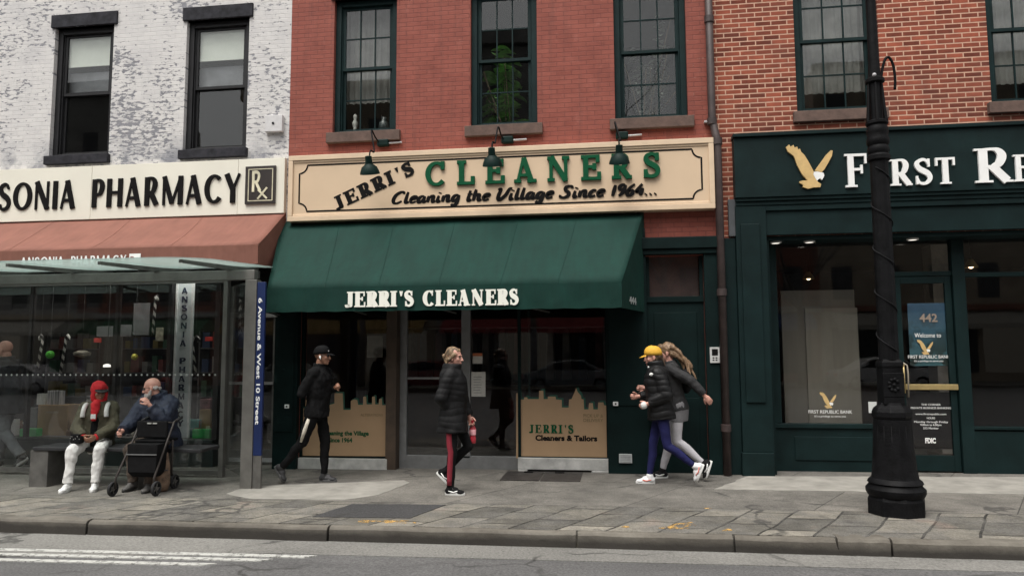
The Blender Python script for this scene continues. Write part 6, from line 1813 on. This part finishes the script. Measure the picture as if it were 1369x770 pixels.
put('earbud', MB().ell(p(.006, -.088, -.018), (.013, .008, .016), B.HM).tube([p(.008, -.09, -.02), p(.016, -.09, -.045)], .005, 6), WHITE, t)
put('cap_badge', MB().ell(p(.090, -.02, .062), (.006, .014, .010), B.HM), mat('grey_badge', (.4, .4, .4), .5), t)
hip, kn, an, f, n_ = B.legs[1]
side = Vector((0, -1, 0))
m = MB(); a, b = hip+(kn-hip)*.28+side*.079, hip+(kn-hip)*.98+side*.070
m.tube([a, (a+b)/2+side*.005, b], [.022, .026, .016], 8)
put('side_stripe', m, mat('off_white_stripe', (.52, .48, .40), .7, .2, 14), tr_o)

# ---- blonde woman in dark jacket
YW = -1.66; xw = X(605, 560, YW)
t = person('blonde woman in black quilted jacket and red striped leggings walking past the entrance door', (xw, YW), 0)
B = pose(1.70, lean=0, legs=((24, -44, 42), (3, -3, 0)), arms=((16, 6, 22, 2), (-20, 12, 34, 34)), sh=.172, hipw=.082, head=(-8, 4))
skin(B, t, SKIN_P, True, curls=(58, 50)); face_details(B, t, brow=(.16, .10, .05))
def qd(co, n_): return .005*abs(math.sin((co.z+.05*noise.noise(co*4))/.075*math.pi))**.6+.011*noise.noise(co*10)
jacket(B, t, mat('black_quilted_nylon', (.008, .008, .0085), .65, .3, 9, spec=.2), hem=-.21, t=.042, disp=qd, flare=.016, chest=.012, collar=.60)
tr_o = trousers(B, t, BLK('black_leggings', .010), (.082, .057, .052, .038), disp=folds(.003, 14, 4), end=.99, calf=.003)
shoes(B, t, BLK('black_sneaker_mesh', .012), WSOLE, WHITE, size=1.0)
hip, kn, an, f, n_ = B.legs[1]; m = MB(); sd_ = Vector((-.0, -1, 0))
pts = []; rr = []
for u in range(13):
    v = u/12
    c = hip+(kn-hip)*min(1, v*2)*1.0 if v < .5 else kn+(an-kn)*(v-.5)*2*.92
    rad = (.082+(.055-.082)*v*2) if v < .5 else (.055+(.036-.055)*(v-.5)*2)
    pts.append(c+Vector((-.022 if v < .5 else -.012, -rad*.80, 0))); rr.append(.036-.006*v)
m.tube(pts[2:], rr[2:], 10); put('red_stripe', m, mat('deep_red_legging_panel', (.21, .012, .026), .7, .15, 10), tr_o)
HAIRB = mat('dark_blonde_hair', (.15, .098, .054), .65, .7, 30, bump=.5, vec=(1, 1, .3))
p = hp(B); k = B.k; mb = MB()
mb.ell(p(-.026, 0, .040), (.092*k, .080*k, .086*k), B.HM); mb.ell(p(-.062, 0, -.025), (.040*k, .062*k, .062*k), B.HM); mb.ell(p(.028, 0, .074), (.046*k, .056*k, .036*k), B.HM)
mb.ell(p(-.126, -.01, .002), (.028*k, .030*k, .030*k), B.HM); mb.cap(p(-.075, -.02, -.03), p(-.07, -.035, -.15), .030*k, .014*k); mb.cap(p(-.12, -.01, .0), p(-.105, -.02, -.07), .022*k, .012*k)
for s in (1, -1): mb.cap(p(.03, s*.072, .03), p(-.03, s*.082, -.03), .020*k, .022*k)
grow('hair', mb, HAIRB, t, .006, 2, folds(.010, 24, 3, .5))
put('zip', MB().tube([B.neck+Vector((.085, -.03, .01)), B.neck+Vector((.108, -.03, -.05))], .010, 6), mat('pale_zip_tag', (.6, .6, .6), .4), t)
W = B.arms[1][2]; put('pocket_zip', MB().tube([W+Vector((-.015, -.055, -.03)), W+Vector((.02, -.060, .02))], .007, 6), MATS['pale_zip_tag'], t)
WL = t.location+B.arms[0][2]+B.arms[0][3]*.085
bo = thing('bottle', 'red and pink drink bottle hanging from the hand of the blonde woman', 'bottle', (WL.x, WL.y, WL.z))
RB = mat('red_bottle_plastic', (.40, .03, .045), .35, .5, 16)
z_ = WL.z; b_ = MB().lathe((WL.x+.01, WL.y, z_-.235), [(.03, 0), (.040, .01), (.040, .07), (.034, .09), (.040, .115), (.040, .17), (.024, .205), (.018, .215), (.018, .24)], 16).build('flask', RB, bo, smooth=True)
MB().lathe((WL.x+.01, WL.y, z_-.235), [(.0415, .10), (.0415, .165), (.0408, .166)], 16).build('wrapper', mat('pink_wrapper', (.58, .28, .30), .5, .3, 30), bo, smooth='auto')
MB().lathe((WL.x+.01, WL.y, z_+.006), [(.021, 0), (.021, .03), (.008, .034)], 12).build('lid', mat('red_lid', (.35, .02, .03), .4), bo, smooth='auto')

# ---- runner in yellow cap (in front)
YR = -.90; xr = X(884, 560, YR)
t = person('runner in yellow cap, black puffer jacket and navy leggings heading left', (xr, YR), PI)
B = pose(1.70, lean=6, legs=((-8, -54, 66), (14, 7, 0)), arms=((-18, 12, 66, 14), (-6, 8, 88, 12)), sh=.172, hipw=.082, head=(8, 6), twist=6)
skin(B, t, SKIN_P, True, curls=(70, 70)); face_details(B, t)
def qd2(co, n_): return .009*abs(math.sin((co.z+.05*noise.noise(co*4))/.075*math.pi))**.55+.012*noise.noise(co*9)
jacket(B, t, mat('black_puffer_nylon', (.0075, .0075, .008), .55, .3, 8, spec=.25), hem=-.10, t=.038, disp=qd2, collar=.62, flare=.008)
trousers(B, t, mat('navy_legging_cloth', (.013, .014, .062), .7, .25, 10, spec=.15), (.084, .056, .050, .036), disp=folds(.003, 14, 5), end=.95, calf=.004)
shoes(B, t, mat('white_runner_mesh', (.66, .66, .66), .6, .06, 10), WSOLE, mat('coral_accent', (.6, .16, .12), .5))
YC = mat('yellow_cap_cloth', (.62, .34, .030), .75, .12, 8)
ball_cap(B, t, YC, size=1.06)
p = hp(B); k = B.k; mb = MB()
mb.ell(p(-.035, 0, .0), (.085*k, .080*k, .075*k), B.HM); mb.cap(p(-.10, 0, .03), p(-.13, 0, -.12), .03*k, .018*k)
grow('hair', mb, mat('brown_hair', (.085, .05, .03), .55, .4, 26, bump=.5, vec=(1, 1, .3)), t, .006, 2, folds(.008, 24, 3, .5))
W, d = B.arms[0][2], B.arms[0][3]
put('white_mitt', MB().ell(W+d*.05, (.042, .036, .045)), mat('white_knit', (.62, .62, .6), .85, .1, 20), t)
put('sleeve_logo', MB().ell(B.arms[0][0]+Vector((.085, .055, -.0)), (.026, .014, .020)), MATS['white_knit'], t)
put('scarf_edge', MB().ell(p(.065, .03, -.125), (.022, .03, .018)), MATS['white_knit'], t)

# ---- long haired runner behind
YR2 = -.52; xr2 = X(905, 555, YR2)
t = person('runner with long brown hair and pale grey leggings, behind the runner in the yellow cap', (xr2, YR2), PI)
B = pose(1.76, lean=8, legs=((2, -50, 70), (12, 14, 2)), arms=((-62, 10, -42, 0), (20, 8, 95, 15)), sh=.172, hipw=.084, head=(0, 6), twist=-8)
skin(B, t, SKIN_P, True, curls=(50, 65)); face_details(B, t)
jacket(B, t, mat('black_fleece', (.012, .012, .013), .8, .3, 10), hem=-.06, t=.024, disp=folds(.009, 9, 6), collar=.57)
tr_o = trousers(B, t, mat('pale_grey_legging', (.43, .42, .44), .75, .12, 10), (.086, .058, .053, .037), disp=folds(.003, 14, 7), end=.93, calf=.004)
mb = MB(); mb.loft([ring(B, u, f, a, b, 20) for u, f, a, b in ((-.20, -.005, .135, .105), (-.05, -.012, .175, .135), (.02, -.012, .172, .13), (.10, 0, .15, .115))])
for hip, kn, an, f, n_ in B.legs: mb.tube([hip, hip+(kn-hip)*.45], [.092*B.k, .078*B.k], 14)
grow('shorts', mb, mat('mid_grey_short', (.15, .148, .155), .8, .15, 10), t, .008, 3)
shoes(B, t, BLK('black_runner_mesh', .014), WSOLE, WHITE)
p = hp(B); k = B.k; mb = MB(); random.seed(5)
mb.ell(p(-.018, 0, .040), (.104*k, .086*k, .092*k), B.HM); mb.ell(p(.05, 0, .075), (.05*k, .062*k, .042*k), B.HM)
for i in range(14):
    a = random.uniform(-.07, .07); z0 = random.uniform(-.02, .08)
    e = (-.24-random.uniform(-.06, .09), a*1.2+random.uniform(-.03, .03), -.30-random.uniform(-.14, .08))
    pts = spl([tuple(p(-.05, a, z0)), tuple(p(-.13, a*1.15, z0-.05)), tuple(p((-.13+e[0])/2-.035, a*1.2, (z0-.05+e[2])/2)), tuple(p(*e))], 4)
    n = len(pts); mb.tube(pts, [.034*(1-.75*(q/(n-1))**1.5) for q in range(n)], 8)
grow('hair', mb, mat('light_brown_hair', (.17, .105, .058), .55, .5, 22, bump=.5, vec=(1, 1, .4)), t, .006, 2, folds(.010, 22, 9, .5))
bp = MB().ell(B.H+B.U*.30*B.k-B.F*.17, (.075, .12, .17)); 
grow('waist_pack', bp, BLK('black_pack_cloth', .012), t, .01, 3)
put('pack_buckle', MB().ell(B.H+B.U*.40*B.k-B.F*.215+Vector((0, .05, 0)), (.02, .02, .02)), MATS['white_knit'], t)

# ---- bald man walking off at the left edge
YF = -.42; xf_ = X(9, 540, YF)
t = person('bald man in dark jacket and grey trousers walking left behind the shelter glass', (xf_, YF), PI)
B = pose(1.90, lean=5, legs=((-10, -42, 38), (16, 6, 0)), arms=((-14, 8, 14, 4), (10, 8, 30, 6)), sh=.205, head=(6, 10))
skin(B, t, SKIN_P, curls=(35, 40)); face_details(B, t)
jacket(B, t, mat('charcoal_jacket', (.026, .028, .032), .75, .3, 10), hem=-.20, t=.034, disp=folds(.012, 8, 11), flare=.01, sl=1.05)
trousers(B, t, mat('grey_trouser_cloth', (.10, .105, .112), .8, .2, 10), (.094, .076, .070, .066), disp=folds(.010, 9, 12))
shoes(B, t, mat('dark_leather', (.02, .018, .018), .5), mat('pale_sole', (.3, .3, .29), .6))

# ---- seated person in white trousers
YS = -1.50; xs1 = X(131, 590, YS)
t = person('seated person in red hood, olive jacket and white trousers under the bus shelter', (xs1, YS), -PI/2+.34)
B = pose(1.66, lean=2, legs=((84, 4, 2), (84, 4, 2)), arms=((24, 12, 62, 34), (24, 12, 62, 34)), sh=.185, hipw=.095, spread=(8, 9), shins=(-3, 3), head=(34, 6))
skin(B, t, SKIN_B, True, curls=(55, 55)); face_details(B, t)
B2 = B
mb_j = mat('olive_canvas', (.062, .056, .034), .85, .3, 9)
jacket(B, t, mb_j, hem=-.10, t=.040, disp=folds(.019, 10, 13, .8), cuff=.95, collar=.55, sl=1.1)
fr_ = MB().loft([ring(B, u, f, a, b, 14) for u, f, a, b in ((-.02, .125, .055, .055), (.15, .125, .06, .055), (.32, .12, .062, .05), (.48, .07, .06, .05))])
grow('black_top', fr_, BLK('black_top_cloth', .009), t, .008, 3)
trousers(B, t, mat('white_trouser_cloth', (.66, .65, .63), .8, .06, 8), (.090, .074, .064, .058), disp=folds(.014, 11, 14, .8))
shoes(B, t, mat('white_boot', (.68, .68, .67), .6, .05, 8), WSOLE, high=.04)
REDK = mat('bright_red_knit', (.46, .012, .018), .85, .15, 14, bump=.3)
p = hp(B); k = B.k; mb = MB()
mb.ell(p(-.022, 0, .040), (.118*k, .100*k, .112*k), B.HM); mb.ell(p(-.035, 0, -.05), (.090*k, .092*k, .09*k), B.HM)
for s in (1, -1): mb.cap(p(.01, s*.080, .05), p(.02, s*.074, -.10), .024*k, .030*k)
mb.loft([ring(B, u, f, a, b, 18) for u, f, a, b in ((.45, .05, .085, .085), (.52, .03, .085, .09), (.58, .02, .08, .085))])
mb.cap(B.H+B.U*.52*k+B.F*.13*k, B.H+B.U*.34*k+B.F*.19*k, .060*k, .035*k)
grow('red_hood', mb, REDK, t, .007, 3, folds(.010, 12, 15))
vb = MB(); n = 12; A_ = [p(.075+.02*math.cos(a), .075*math.sin(a), .045) for a in (R(-80+160*i/n) for i in range(n+1))]; B_ = [p(.09+.085*math.cos(a), .080*math.sin(a), .032-.012*math.cos(a)) for a in (R(-80+160*i/n) for i in range(n+1))]
vb.loft([[q_ for pr_ in (A_[i], B_[i], B_[i]-Vector((0, 0, .010)), A_[i]-Vector((0, 0, .016))) for q_ in (pr_,)] for i in range(n+1)])
put('visor', vb, mat('dark_visor_cloth', (.010, .009, .010), .6), t)
WK = mat('white_strap_cloth', (.52, .52, .50), .85, .15, 14)
for s in (1, -1):
    q = [B.H+B.U*u*k+B.F*f*k+Vector((0, s*a*k, 0)) for u, f, a in ((.52, -.03, .125), (.51, .09, .135), (.44, .155, .14), (.36, .168, .145))]
    put('shoulder_strap', MB().tube(spl([tuple(v) for v in q], 4), .028, 8), WK, t)
put('neck_tag', MB().box(*[c for ax in zip((B.H+B.U*.37*k+B.F*.21*k)-Vector((.006, .03, .03)), (B.H+B.U*.37*k+B.F*.21*k)+Vector((.006, .03, .03))) for c in ax]), MATS['white_knit'], t, smooth=False, bevel=.006)
# things held in the lap
cw = Matrix.Rotation(-PI/2, 3, 'Z') @ ((B.arms[0][2]+B.arms[1][2])/2+Vector((.07, 0, .0)))+t.location
cb = thing('camera_bag', 'small black bag with pale dots held in the lap of the seated person in red', 'bag', (cw.x, cw.y, cw.z-.08))
MB().box(cw.x-.075, cw.x+.075, cw.y-.045, cw.y+.04, cw.z-.07, cw.z+.025).build('pouch', BLK('black_pouch', .012), cb, bevel=.025)
MB().box(cw.x-.06, cw.x+.06, cw.y-.05, cw.y-.02, cw.z+.02, cw.z+.05).build('flap', BLK('black_pouch'), cb, bevel=.01)
m = MB()
for i in range(6): m.ell((cw.x-.06+.024*i, cw.y-.053+.004*abs(i-2.5), cw.z-.0+.02*math.sin(i*2)), (.005, .004, .005))
m.build('studs', mat('grey_tag', (.36, .36, .34), .5), cb, smooth=True)
for i in (0, 1):
    S, E, W, d, s = B.arms[i]
    put('red_cuff', MB().tube([W-d*.035, W+d*.012], [.040, .038], 12), REDK, t)

# ---- seated bearded man
YS2 = -1.48; xs2 = X(217, 590, YS2)
t = person('seated bald man with grey beard and navy coat behind the walker', (xs2, YS2), -PI/2-.12)
B = pose(1.72, lean=14, legs=((78, -6, 4), (78, -10, 4)), arms=((46, 16, 150, 26), (30, 14, 70, 12)), sh=.205, hipw=.095, spread=(10, 0), head=(-58, 12), neckfwd=.06)
skin(B, t, SKIN_P, curls=(70, 55)); face_details(B, t, brow=(.3, .28, .25))
jacket(B, t, mat('navy_coat_cloth', (.013, .019, .038), .75, .3, 9), hem=-.12, t=.055, disp=folds(.022, 9, 17, .8), collar=.60, sl=1.15, cuff=.9)
trousers(B, t, mat('brown_check_trousers', (.075, .055, .042), .85, .5, 22), (.092, .078, .070, .064), disp=folds(.015, 11, 18, .7))
shoes(B, t, mat('grey_walking_shoe', (.10, .095, .09), .7, .2, 12), DSOLE)
p = hp(B); k = B.k; mb = MB()
mb.ell(p(.055, 0, -.095), (.050*k, .056*k, .050*k), B.HM); mb.ell(p(.082, 0, -.10), (.028*k, .034*k, .042*k), B.HM)
for s in (1, -1): mb.cap(p(.005, s*.076, -.03), p(.04, s*.055, -.09), .014*k, .026*k)
grow('beard', mb, mat('grey_beard_hair', (.36, .34, .32), .8, .3, 30, bump=.5), t, .006, 2, folds(.006, 30, 3))
mb = MB()
for s in (1, -1): mb.ell(p(-.05, s*.066, -.012), (.040*k, .013*k, .026*k), B.HM)
mb.ell(p(-.088, 0, -.03), (.020*k, .055*k, .026*k), B.HM); grow('hair', mb, MATS['grey_beard_hair'], t, .006, 2, folds(.004, 30, 5))
m = MB()
for s in (1, -1):
    m.tube([p(.092, s*.032+.016*math.cos(a), .0+.014*math.sin(a)) for a in (2*PI*q/12 for q in range(12))], .003, 6, close=True); m.tube([p(.09, s*.048, .003), p(.04, s*.075, .003), p(0, s*.08, 0)], .003, 6)
m.tube([p(.096, -.016, .004), p(.096, .016, .004)], .003, 6); put('spectacles', m, ALU_DK, t)

# ------------------------------------------------------------------ rollator walker and shopping bag
def Wp(px, py, Y): x_, z_ = P(px, py, Y); return Vector((x_, Y, z_))
ro = thing('rollator', 'dark wheeled walker with black seat bag parked before the bearded man', 'walker', (-5.5, -1.95, gz(-5.5)))
RF = mat('bronze_grey_tube', (.045, .038, .034), .5, .2, 8, metal=.4)
TY = mat('black_tyre', (.014, .014, .015), .8); WB_ = BLK('black_walker_bag', .010)
wheels = [(150.5, 659, -2.20), (208.5, 657, -2.13), (233, 648.5, -1.66), (178, 646, -1.70)]
cs = []
for px, py, y_ in wheels:
    x_, z_ = P(px, py, y_); r_ = .085; z_ = gz(x_)+r_+.002
    w_ = MB(); 
    w_.lathe((x_, y_, z_), [(r_-.022, -.016), (r_-.006, -.016), (r_, -.008), (r_, .008), (r_-.006, .016), (r_-.022, .016), (r_-.022, -.016)], 24, 'x')
    ti = w_.build('wheel', TY, ro, smooth='auto', fix=True)
    h_ = MB().lathe((x_, y_, z_), [(.022, -.018), (.022, .018)], 12, 'x')
    for q in range(5):
        a = 2*PI*q/5; h_.tube([(x_, y_+.015*math.cos(a), z_+.015*math.sin(a)), (x_, y_+(r_-.02)*math.cos(a), z_+(r_-.02)*math.sin(a))], .008, 6)
    h_.build('hub', ALU_DK, ti)
    cs.append(Vector((x_, y_, z_)))
FLw, FRw, BRw, BLw = cs
sl_ = Vector((FLw.x+.08, -1.98, .60)); sr_ = Vector((FRw.x+.0, -1.94, .60))
fr = MB()
fr.tube([FLw+Vector((.03, 0, .0)), FLw+Vector((.03, .0, .12)), sl_, sl_+Vector((.01, .10, .20)), sl_+Vector((.01, .17, .22))], .013, 8)
fr.tube([FRw+Vector((-.03, 0, 0)), FRw+Vector((-.03, 0, .12)), sr_, sr_+Vector((.01, .10, .20)), sr_+Vector((.01, .17, .22))], .013, 8)
fr.tube([BRw+Vector((-.03, 0, 0)), BRw+Vector((-.03, -.02, .12)), sr_+Vector((0, .10, -.02))], .013, 8)
fr.tube([BLw+Vector((.03, 0, 0)), BLw+Vector((.03, -.02, .12)), sl_+Vector((0, .10, -.02))], .013, 8)
fr.tube([sl_+Vector((0, .04, -.03)), sr_+Vector((0, .04, -.03))], .012, 8).tube([sl_+Vector((0, .02, -.36)), sr_+Vector((0, .02, -.36))], .010, 8)
fr.tube([sl_+Vector((.01, .10, .19)), (sl_+sr_)/2+Vector((.0, .06, .20)), sr_+Vector((.01, .10, .19))], .012, 8)
fr.build('frame', RF, ro, smooth=True)
for c_ in (sl_, sr_): MB().tube([c_+Vector((.01, .14, .21)), c_+Vector((.01, .25, .24))], .019, 10).build('handle_grip', TY, ro, smooth=True)
c_ = (sl_+sr_)/2
sx_ = (sr_.x-sl_.x)/2-.015
MB().box(c_.x-sx_, c_.x+sx_, c_.y-.02, c_.y+.26, c_.z-.03, c_.z+.0).build('seat', WB_, ro, bevel=.01)
bg = MB().loft([[(c_.x+a*sx_*w_, c_.y-.05+b*d_, z_) for a, b in ((-1, -1), (1, -1), (1, 1), (-1, 1))] for z_, w_, d_ in ((c_.z-.42, .72, .06), (c_.z-.36, .9, .10), (c_.z-.04, 1.0, .10), (c_.z-.035, .98, .09))])
b_ = bg.build('seat_bag', WB_, ro, bevel=.02)
MB().box(c_.x-sx_*.98, c_.x+sx_*.98, c_.y-.165, c_.y-.152, c_.z-.16, c_.z-.148).build('zip', mat('grey_zip', (.12, .12, .12), .5), b_)
bk = MB().loft([[(c_.x+a*sx_*1.02, c_.y+.03+y_, z_) for a, y_ in ((-1, -.02), (1, -.02), (1, .02), (-1, .02))] for z_ in (c_.z+.02, c_.z+.22)])
bk.build('back_panel', WB_, ro, bevel=.015)
m = MB()
for dx in (-.05, .02): m.box(c_.x+dx, c_.x+dx+.05, c_.y-.002, c_.y+.0095, c_.z+.185, c_.z+.20)
m.build('tag', mat('grey_tag', (.36, .36, .34), .5), ro)
xb_, _ = P(214, 610, -1.9)
sb = thing('shopping_bag', 'brown check shopping bag standing between the walker wheels and the bearded man', 'bag', (xb_, -1.86, gz(xb_)))
CHK = mat('brown_check_cloth', (.16, .105, .07), .85, .6, 18)
mb = MB()
for z_, w_, d_ in ((.012, .085, .07), (.10, .105, .085), (.30, .10, .075), (.44, .075, .05)): pass
mb.loft([[(xb_+w_*math.cos(a), -1.86+d_*math.sin(a), gz(xb_)+z_) for a in (2*PI*q/18 for q in range(18))] for z_, w_, d_ in ((.012, .08, .07), (.10, .105, .085), (.30, .10, .075), (.46, .07, .05))])
o = mb.build('sack', CHK, sb, smooth=True)
for s in (-1, 1): MB().tube([(xb_-.05, -1.86+s*.04, gz(xb_)+.44), (xb_-.03, -1.86+s*.045, gz(xb_)+.60), (xb_+.03, -1.86+s*.045, gz(xb_)+.60), (xb_+.05, -1.86+s*.04, gz(xb_)+.44)], .007, 6).build('handle', BLK('black_pouch'), sb, smooth=True)

# ------------------------------------------------------------------ plants behind the upstairs panes
LEAF = mat('house_plant_leaf', (.20, .40, .12), .45, .5, 9); LEAF2 = mat('reflection_leaf', (.20, .23, .19), .5, .5, 9)
STEM = mat('plant_stem', (.08, .06, .03), .8)
def leaf(mb, c, d, L, w_, up):
    d = d.normalized(); s = d.cross(up).normalized(); n = 5; top = []; bot = []
    for i in range(n+1):
        u = i/n; ww = w_*math.sin(math.pi*min(1, u*.92+.06))**.8; q = c+d*L*u-Vector((0, 0, 1))*L*.35*u*u
        top.append(q+s*ww+Vector((0, 0, ww*.25))); bot.append(q-s*ww+Vector((0, 0, ww*.25)))
    mid = [c+d*L*i/n-Vector((0, 0, 1))*L*.35*(i/n)**2 for i in range(n+1)]
    vs = top+mid+bot; fs = []
    for i in range(n): fs += [[i, i+1, n+2+i, n+1+i], [n+1+i, n+2+i, 2*n+3+i, 2*n+2+i]]
    mb.add(vs, fs)
def houseplant(h, label, m, nl, size, y=.32, seed=1, hgt=1.6):
    random.seed(seed); a, b, c, d = h
    t = thing('house_plant', label, 'plant', ((a+b)/2, y, c-.3))
    xc = (a+b)/2
    MB().lathe((xc, y+.1, c-.32), [(.12, 0), (.17, .28), (.18, .30), (.15, .30)], 16).build('pot', mat('clay_pot', (.25, .1, .06), .8), t)
    mb = MB(); lm = MB()
    for i in range(7):
        x0 = xc+random.uniform(-.1, .1); x1 = xc+random.uniform(-.42, .42); z1 = c+random.uniform(.3, hgt)
        pts = spl([(x0, y+.1, c-.05), ((x0+x1)/2, y+random.uniform(-.06, .1), (c+z1)/2), (x1, y+random.uniform(-.1, .1), z1)], 6); lm.tube(pts, .008, 5)
        for q in range(nl):
            pnt = Vector(pts[random.randrange(3, len(pts))])+Vector((random.uniform(-.12, .12), random.uniform(0, .12), random.uniform(-.12, .12))); an = random.uniform(0, 2*PI)
            dv = Vector((math.cos(an), abs(math.sin(an))*.6-.12, random.uniform(-.1, .8)))
            pnt.x = min(max(pnt.x, a+.32), b-.32); pnt.y = max(pnt.y, .30)
            leaf(mb, pnt, dv, size*random.uniform(.6, 1.2), size*random.uniform(.2, .34), Vector((0, 0, 1)))
    o = mb.build('leaves', m, t); lm.build('stem', STEM, t)
houseplant(WC[1], 'big leafy green plant behind the middle green sash window', LEAF, 24, .27, .34, 4, 1.85)
houseplant(WC[2], 'added small leaved plant imitating tree reflections behind the green sash window nearest the drainpipe', LEAF2, 46, .11, .36, 8, 1.8)  # leaves added to imitate the speckled tree reflection in this pane
# ornaments on the first sill
x_ = WC[0][0]+.26; z_ = WC[0][2]+.057
t = thing('figurine', 'small pale figurine on the inner sill of the left green sash window', 'ornament', (x_, .24, z_))
MB().lathe((x_, .24, z_), [(.05, 0), (.045, .02), (.015, .05), (.035, .12), (.045, .17), (.02, .22), (.03, .25), (.03, .28), (.005, .31)], 14).build('figure', mat('pale_ceramic', (.5, .5, .47), .4), t, smooth=True)
x_ = WC[0][1]-.27
t = thing('vase', 'dark vase on the inner sill of the left green sash window', 'vase', (x_, .26, z_))
MB().lathe((x_, .26, z_), [(.05, 0), (.08, .08), (.07, .16), (.03, .2), (.04, .24)], 14).build('vessel', mat('dark_glaze', (.05, .06, .06), .3), t, smooth=True)
